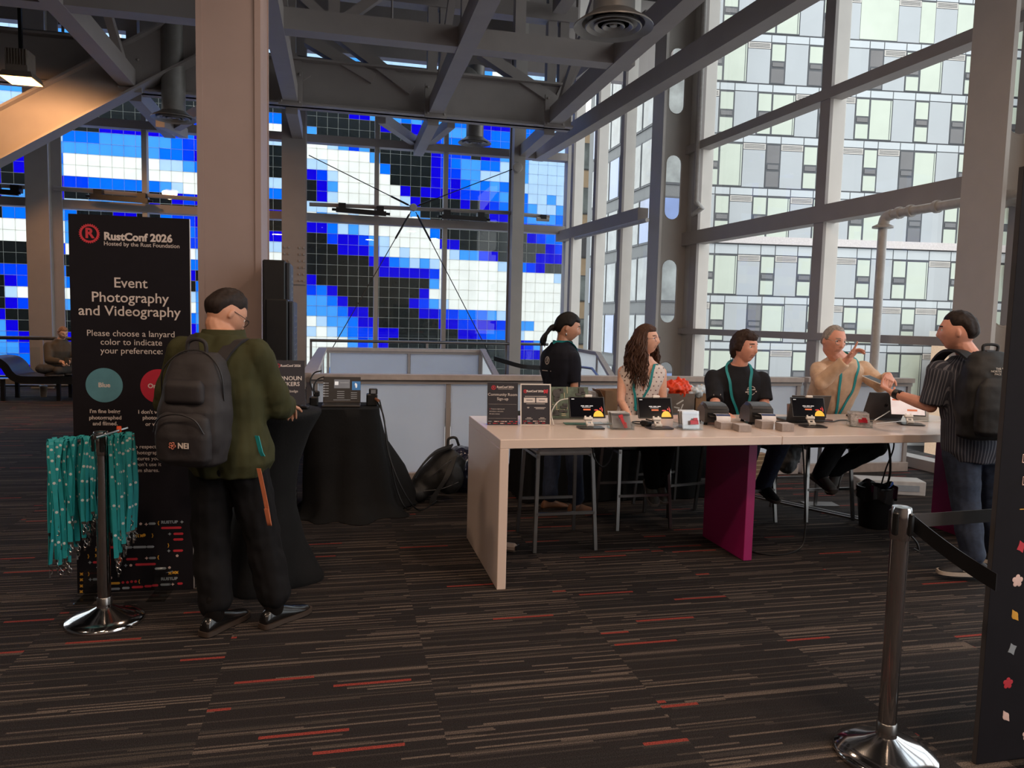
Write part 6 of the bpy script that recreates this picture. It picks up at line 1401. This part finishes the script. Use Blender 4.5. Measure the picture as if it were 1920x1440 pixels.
for i, v in enumerate(MRs.data.vertices):
    q = v.co-MR['C']; u = q.dot(MR['rs']); d = q.dot(MR['fs']); val = math.atan2(u, -d)*.17
    for s_, e_, sg in ((J['sL'], J['eL'], -1), (J['sR'], J['eR'], 1)):
        ax = (e_-s_).normalized(); w_ = v.co-s_; al = w_.dot(ax)
        if al > .0 and (w_-ax*al).length < .10 and u*sg > .15: x_ = ax.cross(MR['fs']).normalized(); y_ = ax.cross(x_); val = math.atan2(w_.dot(x_), w_.dot(y_))*.078
    at_.data[i].value = val
b = MB(); nk = MR['nk']; b.loft([ring(nk+V((0, 0, -.03)), r, f, .092, .086, 24), ring(nk+V((0, 0, .035)), r, f, .074, .070, 24), ring(nk+V((0, 0, .03)), r, f, .066, .062, 24)], caps=False); b.build('collar', SH, MR['root'], True, 60)
trousers(MR, mat('blue_denim', (40, 50, 70), .85, 0, .25, 40), .020, (.108, .086, .076), .14, (.010, 10, 10, 8), .07); J = MR['J']
SN = mat('dark_sneaker', (40, 40, 44), .7, 0, .2, 40); SS = mat('sneaker_sole', (176, 166, 156), .6); s1 = shoe(MR, J['aL'], V((-.93, .36, 0)), SN, SS, .30); shoe(MR, J['aR'], V((-.6, .8, 0)), SN, SS, .30)
b = MB(); o = J['aL']+V((-.10, -.02, -.04)); b.tube(spline([o+V((-.03, -.035, .0)), o+V((.01, -.045, -.015)), o+V((.05, -.04, .01)), o+V((.06, -.04, .014))], 4), .004, 5); b.build('side_mark', WHITEP, s1)
b = MB(); w_ = J['wL']; e_ = J['eL']; d = (w_-e_).normalized(); b.tube([w_-d*.045, w_-d*.01], [.036, .034], 16); b.box(w_-d*.028+V((.0, -.036, .008)), (.034, .012, .036)); b.build('wrist_watch', BLACKP, MR['root'], True, 40)
q = ay(1640, 712, 4.62); tb = empty('handheld_tablet', q, 'thin tablet held between the pointing man and the man with the backpack', 'tablet'); b = MB(); b.M = frame((0, 0, 0), ay(1652, 718, 4.58)-ay(1620, 704, 4.70), V((.3, .9, .25))); b.box((0, 0, 0), (.15, .10, .006), ch=.002); b.build('case', WHITEP, tb); b = MB(); b.M = frame((0, 0, 0), ay(1652, 718, 4.58)-ay(1620, 704, 4.70), V((.3, .9, .25))); b.box((0, 0, .0035), (.135, .088, .001)); b.build('screen', BLACKP, tb)
bc = c-f*.240-r*.035-V((0, 0, .15)); bp = empty('backpack', bc, 'large black backpack with a white logo worn by the man in the striped shirt', 'backpack'); BN2 = mat('black_pack_nylon', (20, 20, 22), .65, 0, .12, 8, bump=.08); z = V((0, 0, 1)); b = MB(); rg = []
for t, w_, d in ((-.26, .11, .07), (-.24, .15, .10), (-.10, .17, .13), (.06, .168, .125), (.18, .15, .10), (.25, .115, .07), (.285, .07, .04)): rg.append(ring(V((0, 0, t)), r, f, w_, d, 28, 2.8))
b.loft(rg); remeshed(b, 'body', [BN2], bp, .010, 3, wrinkle(.010, 9, 9, 9, 12))
b = MB(); rg = []
for t, w_, d in ((-.23, .10, .02), (-.20, .13, .05), (-.06, .14, .055), (.08, .125, .04), (.13, .09, .015)): rg.append(ring(V((0, 0, t))-f*.125, r, f, w_, d, 24, 3.0))
b.loft(rg); remeshed(b, 'front_pocket', [BN2], bp, .010, 2, wrinkle(.005, 12, 12, 12, 17))
b = MB()
for s_ in (-1, 1): b.ribbon(spline([r*s_*.07+z*.23+f*.06, r*s_*.10+z*.275+f*.14, r*s_*.125+z*.265+f*.26, r*s_*.14+z*.16+f*.36, r*s_*.15-z*.02+f*.36], 8), r*.07, .016)
b.build('shoulder_strap', BN2, bp, True, 60)
b = MB(); b.tube(spline([-r*.04+z*.27, -r*.04+z*.32, r*.04+z*.32, r*.04+z*.27], 6), .009, 8); b.build('grab_handle', BN2, bp, True)
b = MB(); b.M = frame(-f*.172+z*.165+r*.015, r, z)
for i, s_ in enumerate(('THE', 'NORTH', 'FACE')): b.text(s_, .0165, (-.005, .017-i*.016), 'RIGHT', bold=.0006, ext=.001)
for k_ in (0, 1, 2): b.add([(.003+(.010+.012*k_)*math.sin(a_*math.pi/2/6), -.022+(.010+.014*k_)*math.cos(a_*math.pi/2/6), .0) for a_ in range(7)]+[(.003+(.018+.012*k_)*math.sin(a_*math.pi/2/6), -.022+(.019+.014*k_)*math.cos(a_*math.pi/2/6), .0) for a_ in range(6, -1, -1)], [tuple(range(14))])
pk = [o_ for o_ in bp.children if o_.name.startswith(('body', 'front_pocket'))]; tk = bvh_of(pk[0]); b.v = [onto(tk, p, -f, .003) for p in b.v]; b.build('logo', WHITEP, bp)

# ---- man sitting far off on the black bench
th = R(150); f = dirv(th); r = V((f.y, -f.x, 0)); p = ay(112, 692, 14.95); p.z = .56; c = V((p.x+.04, 14.9, .98))
MBn = person('bearded man in a drab shirt sitting cross-legged on the far bench with a phone', dict(yaw=th, pelvis=p, chest=c, neck=c+V((0, 0, .09))+f*.03, sL=c-r*.19, sR=c+r*.19, head=V((c.x+.06, 14.84, 1.20)), hyaw=R(140), hpitch=R(-25), eL=c-r*.22+f*.12-V((0, 0, .26)), wL=c-r*.03+f*.34-V((0, 0, .28)), eR=c+r*.22+f*.12-V((0, 0, .26)), wR=c+r*.05+f*.34-V((0, 0, .28)),
    kL=p-r*.34+f*.22+V((0, 0, .02)), aL=p+r*.10+f*.36-V((0, 0, .01)), kR=p+r*.34+f*.22+V((0, 0, .02)), aR=p-r*.10+f*.30-V((0, 0, .0))), 'pale', brow=(110, 80, 62))
hair_cap(MBn, hairline(.55, .05, -.4), .010, hair_m('ginger', (132, 100, 80)), .004, 60); KH = mat('drab_shirt', (78, 70, 62), .85)
wear(MBn, 'shirt', KH, .028, -.2, 1.12, 1.85, (.080, .066, .052), .012); trousers(MBn, mat('drab_trousers', (62, 58, 56), .85), .018, (.10, .08, .066)); shoe(MBn, MBn['J']['aL'], r+V((0, 0, .01)), BLKTR, BSOLE); shoe(MBn, MBn['J']['aR'], -r, BLKTR, BSOLE)
b = MB(); b.M = frame(c+f*.42-V((0, 0, .26)), r, V((0, 0, 1))-f*.6); b.box((0, 0, 0), (.075, .15, .009), ch=.003); tag(b.build('phone', BLACKP), 'dark phone in the hands of the man on the far bench', 'phone')
# ================================================================= event photography banner
B0, B1 = az(147, 1112, 0), az(364, 1104, 0); bx = V((B1.x-B0.x, B1.y-B0.y, 0)); BW = bx.length; bu = bx.normalized(); BH = 2.14
bn_ = empty('event_banner', V((B0.x, B0.y, 0)), 'tall dark event photography and videography banner with blue and red circles', 'banner'); BM = frame((0, 0, 0), bu, (0, 0, 1)); FOAM = mat('white_foam_edge', (214, 204, 198), .6); BNV = mat('banner_print', (20, 17, 23), .8, spec=.2)
b = MB(); b.M = BM; b.box((BW/2, BH/2+.004, 0), (BW, BH, .022)); b.build('board', FOAM, bn_)
b = MB(); b.M = BM; b.box((BW/2, BH/2+.004, .0115), (BW, BH, .001)); b.build('printed_face', BNV, bn_)
PM = BM @ Matrix.Translation((0, 0, .0126)); U = BW/230.0           # banner pixels to metres, origin bottom left
def byp(y): return BH*(1-(y-400)/706.0)
def bxp(x, y): return (x-(121+(y-400)*.0365))*U
TW_ = mat('banner_white', (196, 184, 178), .6)
def line(b, s, x, y, size, al='CENTER', bold=0.0, sx=1.0): b.text(s, size, (bxp(x, y), byp(y)), al, bold, sx=sx)
b = MB(); b.M = PM; line(b, 'RustConf 2026', 188, 437, .0585, 'LEFT', .0022, 1.0); line(b, 'Hosted by the Rust Foundation', 188, 450, .0312, 'LEFT', .0002)
for s_, x, y in (('Event', 240, 521), ('Photography', 240, 548), ('and Videography', 240, 573)): line(b, s_, x, y, .079, bold=.0006)
for s_, x, y in (('Please choose a lanyard', 243, 614), ('color to indicate', 244, 630), ('your preference:', 245, 646)): line(b, s_, x, y, .0485)
line(b, 'Blue', 193, 710, .036, bold=.001); line(b, 'Orange', 297, 711, .036, bold=.001)
for s_, x, y in (("I'm fine being", 195, 759), ('photographed', 196, 771), ('and filmed.', 196, 782), ("I don't want to be", 299, 760), ('photographed', 299, 771), ('or videoed.', 299, 783)): line(b, s_, x, y, .0300, bold=.0006)
for i, s_ in enumerate(('We do our best to respect your', 'choices, but if a photographer', 'accidentally captures you', 'anyway \u2014 we won\u2019t use it', 'in posts or album shares.')): line(b, s_, 247, 826+i*11.3, .0300)
b.build('lettering', TW_, bn_)
b = MB(); b.M = PM; gear(b, (bxp(161, 433), byp(433)), .0555); b.build('emblem', RED, bn_)
b = MB(); b.M = PM; b.disc((bxp(193, 710), byp(710)), .097, 48, th=.0002); b.build('blue_circle', PTEAL, bn_); b = MB(); b.M = PM; b.disc((bxp(298, 711), byp(711)), .097, 48, th=.0002); b.build('red_circle', mat('print_crimson', (168, 22, 48), .6), bn_)
# code-like confetti pattern at the foot
pat = {m: MB() for m in (RED, PGREY, PYEL, PPINK)}
for m in pat: pat[m].M = PM
def pill(m, x, y, l_, h=.0135):
    k_ = h/2; pat[m].prism([(x, y), (x+k_*.9, y-k_), (x+l_-k_*.9, y-k_), (x+l_, y), (x+l_-k_*.9, y+k_), (x+k_*.9, y+k_)], -.0003, .0003)
def star(m, x, y, r_=.0085, n_=5):
    for i in range(n_): a_ = i*2*math.pi/n_+.3; pat[m].disc((x+r_*.55*math.cos(a_), y+r_*.55*math.sin(a_)), r_*.42, 8, th=.0003)
def diam(m, x, y, r_=.0105): pat[m].prism([(x+r_*(1 if i % 2 == 0 else .45)*math.cos(i*math.pi/4), y+r_*(1 if i % 2 == 0 else .45)*math.sin(i*math.pi/4)) for i in range(8)], -.0003, .0003)
def px_(x, y):
    """pixel of the photo to banner metres near the foot"""
    return (x-(121+(y-400)*.0365))*U, byp(y)
for m, x, y, l_ in ((PGREY, 283, 974, 15), (RED, 308, 983, 42), (RED, 333, 995, 21), (RED, 333, 1006, 21), (PGREY, 240, 1019, 13), (PGREY, 253, 1019, 28), (PGREY, 280, 1019, 16), (RED, 333, 1028, 21), (RED, 240, 1042, 24), (PGREY, 285, 1041, 15), (RED, 258, 1053, 42), (RED, 175, 1046, 14), (PGREY, 182, 1056, 8), (PGREY, 297, 1062, 24), (PGREY, 175, 1079, 14), (PYEL, 208, 1088, 22), (PGREY, 208, 1099, 22), (PGREY, 233, 1098, 16), (RED, 252, 1097, 24), (RED, 277, 1096, 16), (RED, 292, 1095, 14), (PGREY, 309, 1094, 22), (RED, 343, 1093, 12), (PGREY, 180, 1017, 12), (RED, 208, 1018, 14)):
    q = px_(x, y); pill(m, q[0], q[1], l_*U)
for m, x, y in ((PPINK, 268, 974), (RED, 258, 974), (PPINK, 342, 1038), (PPINK, 250, 1054), (PPINK, 327, 1061), (PPINK, 211, 1077), (RED, 235, 1087), (RED, 244, 1087), (RED, 252, 1086), (RED, 260, 1086)): star(m, *px_(x, y))
for m, x, y in ((PPINK, 279, 975), (PGREY, 350, 972), (PGREY, 326, 995), (PGREY, 325, 1028), (PPINK, 281, 1041), (PGREY, 240, 1054), (PGREY, 170, 1046), (PGREY, 171, 1079), (PPINK, 334, 1094)): diam(m, *px_(x, y))
for y in (1068, 1079, 1091, 1102):
    q = px_(154, y); pat[PYEL].prism([(q[0]-.009, q[1]-.009), (q[0], q[1]-.006), (q[0]+.009, q[1]-.009), (q[0]+.006, q[1]), (q[0]+.009, q[1]+.009), (q[0], q[1]+.006), (q[0]-.009, q[1]+.009), (q[0]-.006, q[1])], -.0003, .0003)
for x, y in ((262, 997), (270, 997), (328, 1072), (336, 1071), (342, 1071), (183, 1022), (183, 1033)):
    q = px_(x, y); pat[PYEL].prism([(q[0]-.009, q[1]-.009), (q[0], q[1]-.006), (q[0]+.009, q[1]-.009), (q[0]+.006, q[1]), (q[0]+.009, q[1]+.009), (q[0], q[1]+.006), (q[0]-.009, q[1]+.009), (q[0]-.006, q[1])], -.0003, .0003)
for x, y, s_ in ((303, 973, '{'), (292, 997, '}'), (324, 1017, '}'), (304, 1040, '{'), (267, 1086, '{'), (168, 1068, '}'), (167, 1034, '}')): q = px_(x, y); pat[PYEL].text(s_, .024, q, bold=.0008)
for x, y in ((325, 972), (327, 1083)): q = px_(x, y); pat[PGREY].text('RUSTUP', .0225, q, bold=.0010, sx=1.12)
q = px_(275, 996); pat[PYEL].disc(q, .009, 14, th=.0003)
for m, nm in ((RED, 'red_pattern'), (PGREY, 'grey_pattern'), (PYEL, 'yellow_pattern'), (PPINK, 'pink_pattern')): pat[m].build(nm, m, bn_)
for s_ in (.14, .74):
    b = MB(); b.M = BM; b.box((BW*s_, .002, .09), (.10, .004, .20)); b.box((BW*s_, .07, .02), (.10, .14, .004)); b.add([(BW*s_-.05, .003, .17), (BW*s_-.05, .13, .02), (BW*s_-.05, .003, .02)], [(0, 1, 2)]); b.add([(BW*s_+.05, .003, .17), (BW*s_+.05, .13, .02), (BW*s_+.05, .003, .02)], [(0, 1, 2)]); b.build('acrylic_foot', ACRYL, bn_)

# ================================================================= stanchions
def stanchion(name, c, h, r_, label, head=True, up=0):
    root = empty(name, (c.x, c.y, 0), label, 'stanchion')
    b = MB(); b.lathe([(r_, 0), (r_, .012), (r_*.97, .022), (r_*.72, .040), (r_*.40, .062), (r_*.20, .082), (.036, .095), (.034, .12), (.001, .12)], n=48); b.build('base', CHROME, root, True, 50)
    b = MB(); b.lathe([(.032, .09), (.032, h-.10), (.001, h-.10)], n=24); b.build('pole', CHROME, root, True)
    b = MB(); b.lathe([(.036, .08), (.036, .13), (.032, .135)], n=24); b.build('collar', SILVER, root, True)
    if head:
        b = MB(); b.lathe([(.034, h-.125), (.036, h-.12), (.036, h-.012), (.033, h-.002), (.001, h)], n=28); b.build('belt_head', CHROME, root, True)
        b = MB()
        for a_ in (0, 1, 2, 3): q = V((math.cos(a_*math.pi/2+.35), math.sin(a_*math.pi/2+.35), 0)); b.box(q*.034+V((0, 0, h-.062)), (.022, .022, .085), rot=(0, 0, a_*math.pi/2+.35), ch=.004)
        b.build('belt_slot', BLACKP, root)
    return root
sR_ = az(1659, 1416, 0); hR = ay(1692, 949, sR_.y).z
stanchion('stanchion', sR_, hR, .185, 'chrome belt stanchion in the right foreground')
hb = V((sR_.x, sR_.y, hR-.062)); BELT = mat('charcoal_webbing', (62, 60, 62), .6, 0, .08, 20)
def belt(name, a, c, sag, w_, label, m, tw=0):
    pts = []; ws = []
    for i in range(17): t = i/16; p = a.lerp(c, t); p.z -= sag*4*t*(1-t); pts.append(p); ws.append(V((0, tw*t, 1)).normalized()*w_)
    b = MB(); b.ribbon(pts, ws, .003); return tag(b.build(name, m), label, 'belt')
eB = ay(1866, 966, 2.40); belt('barrier_belt', hb+V((.04, .012, .0)), V((eB.x+.05, 2.42, eB.z-.005)), .0, .052, 'charcoal barrier belt running level from the stanchion to the right', BELT)
eC = ay(1868, 1092, 2.05); belt('barrier_belt', hb+V((.042, -.012, -.0)), eC, .01, .06, 'black barrier belt coming towards us from the stanchion, lower in view', BLACKM)
b = MB(); b.tube(spline([hb+V((.045, 0, -.05)), hb+V((.075, .0, -.08)), hb+V((.085, 0, -.11)), hb+V((.06, 0, -.10))], 5), .004, 6); tag(b.build('belt_loop', CABLE, None, True), 'small black cord loop under the stanchion head', 'cord')
# dark panel at the right edge
pp_ = az(1838, 1440, 0); pe = empty('sign_panel', (pp_.x, pp_.y+.03, 0), 'tall dark sign panel with coloured flowers and diamonds at the right edge', 'sign panel'); QM = frame((0, 0, 0), (1, 0, 0), (0, 0, 1)); PW, PH = .70, 2.2
b = MB(); b.M = QM; b.box((PW/2, PH/2+.002, 0), (PW, PH, .02)); b.build('board', mat('panel_edge', (60, 56, 56), .7), pe); b = MB(); b.M = QM; b.box((PW/2, PH/2+.002, .0105), (PW-.001, PH-.001, .001)); b.build('printed_face', BNV, pe)
FM = QM @ Matrix.Translation((0, 0, .0115)); yp = pp_.y+.03-.0115
def pq(x, y): p = ay(x, y, yp); return p.x-pp_.x, p.z
S2 = {m: MB() for m in (RED, PPINK, PYEL, PGREY, PTEAL)}
for m in S2: S2[m].M = FM
def flower(m, x, y, r_=.022, n_=5, a0=.3):
    q = pq(x, y)
    for i in range(n_): a_ = i*2*math.pi/n_+a0; S2[m].ell((q[0]+r_*.62*math.cos(a_), q[1]+r_*.62*math.sin(a_), 0), (r_*.42, r_*.42, .0006), nu=10, nv=4)
    S2[m].disc(q, r_*.5, 10, th=.0005)
def dia(m, x, y, r_=.026): q = pq(x, y); S2[m].prism([(q[0]+r_*.8*(1 if i % 2 == 0 else .62)*math.cos(i*math.pi/4+.4), q[1]+r_*(1 if i % 2 == 0 else .62)*math.sin(i*math.pi/4+.4)) for i in range(8)], -.0004, .0004)
def leaf(m, x, y, r_=.024):
    q = pq(x, y); S2[m].ell((q[0], q[1], 0), (r_*.62, r_*.62, .0006), nu=14, nv=4)
    for a_ in (2.1, 5.4): S2[m].prism([(q[0]+r_*1.15*math.cos(a_), q[1]+r_*1.15*math.sin(a_)), (q[0]+r_*.6*math.cos(a_+.7), q[1]+r_*.6*math.sin(a_+.7)), (q[0]+r_*.6*math.cos(a_-.7), q[1]+r_*.6*math.sin(a_-.7))], -.0004, .0004)
dia(RED, 1915, 1025); flower(PPINK, 1908, 1089, .024); leaf(PYEL, 1903, 1154); dia(PGREY, 1898, 1217); flower(RED, 1890, 1281); leaf(PPINK, 1886, 1343); flower(PPINK, 1926, 1378)
q = pq(1938, 795); S2[PTEAL].box((q[0]+.01, q[1], 0), (.06, .075, .0008))
for y in (860, 902): q = pq(1926, y); S2[PPINK].tube([(q[0]-.02, q[1]-.014, 0), (q[0]-.02, q[1]+.016, 0), (q[0]+.02, q[1]+.016, 0), (q[0]+.02, q[1]-.014, 0), (q[0]-.02, q[1]-.014, 0)], .002, 5); S2[PPINK].tube([(q[0]-.01, q[1]-.006, 0), (q[0], q[1]+.006, 0), (q[0]+.01, q[1]+.001, 0)], .0015, 5)
q = pq(1912, 955); S2[PYEL].box((q[0]+.05, q[1], 0), (.10, .003, .0006))
for m, nm in ((RED, 'red_pattern'), (PPINK, 'pink_pattern'), (PYEL, 'yellow_pattern'), (PGREY, 'grey_pattern'), (PTEAL, 'teal_square')): S2[m].build(nm, m, pe)
b = MB(); b.M = QM; b.box((.2, .004, .08), (.12, .008, .22)); b.build('foot', ACRYL, pe); b = MB(); b.M = QM; b.box((PW-.2, .004, .08), (.12, .008, .22)); b.build('foot', ACRYL, pe)

# ================================================================= lanyard stand with its lanyards
sl = az(197, 1165, 0); LH = .985; st = stanchion('lanyard_stand', sl, LH+.02, .19, 'chrome stand hung with teal lanyards in front of the photography banner', True)
ra, rb = ay(93, 831, sl.y-.03)-V((sl.x, sl.y, 0)), ay(243, 818, sl.y+.05)-V((sl.x, sl.y, 0)); b = MB(); b.tube([ra, rb.lerp(ra, -.06)], .010, 8); b.build('hanging_rod', CHROME, st, True)
rc, rd_ = V((.0, -.10, LH)), V((.08, .16, LH+.01)); b = MB(); b.tube([rc, rd_], .010, 8); b.build('hanging_rod', CHROME, st, True)
MARK = mat('lanyard_print', (196, 206, 206), .6)
def lanyard_mesh(seed, ln, m):
    rr = random.Random(seed); wv = rr.uniform(-.012, .012); pts = spline([V((0, -.010, -.0)), V((0, .0, .014)), V((0, .012, -.0)), V((wv, .016, -.12)), V((wv*1.5, .012, -ln*.6)), V((wv*.6, .002, -ln))], 5); pts2 = spline([V((0, -.010, 0)), V((wv*.5, -.020, -.10)), V((wv*1.3, -.020, -ln*.55)), V((wv*.6, -.004, -ln))], 7)
    tw_ = rr.uniform(-.5, .5); b = MB()
    for P in (pts, pts2):
        ws = [V((math.cos(tw_*sm(i/len(P))), math.sin(tw_*sm(i/len(P))), 0))*.021 for i in range(len(P))]; b.ribbon(P, ws, .0018)
    s_ = b.mesh('strap', [m]); d = MB(); n_ = len(pts2)
    ph = rr.randint(1, 3)
    for i in range(ph, n_-1, 4):
        p = pts2[i]; an = tw_*sm(i/n_); d.M = frame(p+V((math.sin(an), -math.cos(an), 0))*.0014, V((math.cos(an), math.sin(an), 0)), (0, 0, 1)); d.ell((0, 0, 0), (.0072, .0072, .0005), nu=10, nv=4)
    dm = d.mesh('printed_dots', [MARK]); c = MB(); e = V((wv*.6, -.001, -ln)); c.box(e+V((0, 0, -.006)), (.018, .006, .014)); c.tube([e+V((0, 0, -.012)), e+V((.003, 0, -.026))], .0035, 6); c.tube(spline([e+V((.003, 0, -.026)), e+V((.012, 0, -.035)), e+V((.008, 0, -.052)), e+V((-.003, 0, -.048)), e+V((-.002, 0, -.032))], 3), .0025, 5); c.box(e+V((.0, .003, -.06)), (.008, .004, .02)); cm = c.mesh('clip', [SILVER])
    for q in (s_, dm):
        for p in q.polygons: p.use_smooth = False
    return s_, dm, cm
lv = [lanyard_mesh(i, ln, TEAL) for i, ln in enumerate((.37, .42, .49, .52, .56, .60, .62, .45))]; lo_ = [lanyard_mesh(50, .40, ORANGE), lanyard_mesh(51, .68, ORANGE)]
def hang(loc, vs, rz, label, grp):
    root = empty('lanyard', loc, label, 'lanyard', grp, rz); root.rotation_euler = (random.uniform(-.05, .05), random.uniform(-.05, .05), rz); s_ = link(vs[0], 'strap', root); link(vs[1], 'printed_dots', root); link(vs[2], 'clip', root)
BSE = V((sl.x, sl.y, 0)); rr = random.Random(21); k0 = 0
for side, t0, t1, n_ in (('left', .02, .61, 38), ('right', .66, 1.04, 28)):
    for i in range(n_):
        t = t0+(t1-t0)*((i*.618) % 1.0); lay = (i/n_); p = ra.lerp(rb, t)+BSE; off_ = V((0, (rr.random()-.6)*.05*(1+lay), 0))
        vs = lv[(i*3+(0 if side == 'left' else 1)) % 8] if i % 3 else lv[rr.choice([0, 1, 2] if side == 'left' else [3, 4, 2])]
        hang(p+off_+V((0, 0, rr.uniform(-.004, .010))), vs, rr.uniform(-.9, .9), 'teal lanyard with pale dots hanging in the %s bunch on the chrome stand' % side, 'teal lanyards in the %s bunch on the chrome stand' % side)
hang(rc.lerp(rd_, .75)+BSE+V((0, 0, .006)), lo_[0], .4, 'short orange lanyard hung behind the teal bunches on the chrome stand', None)
hang(V((.075, .07, .955))+BSE, lo_[1], .1, 'long orange lanyard dangling low beside the chrome pole', None)
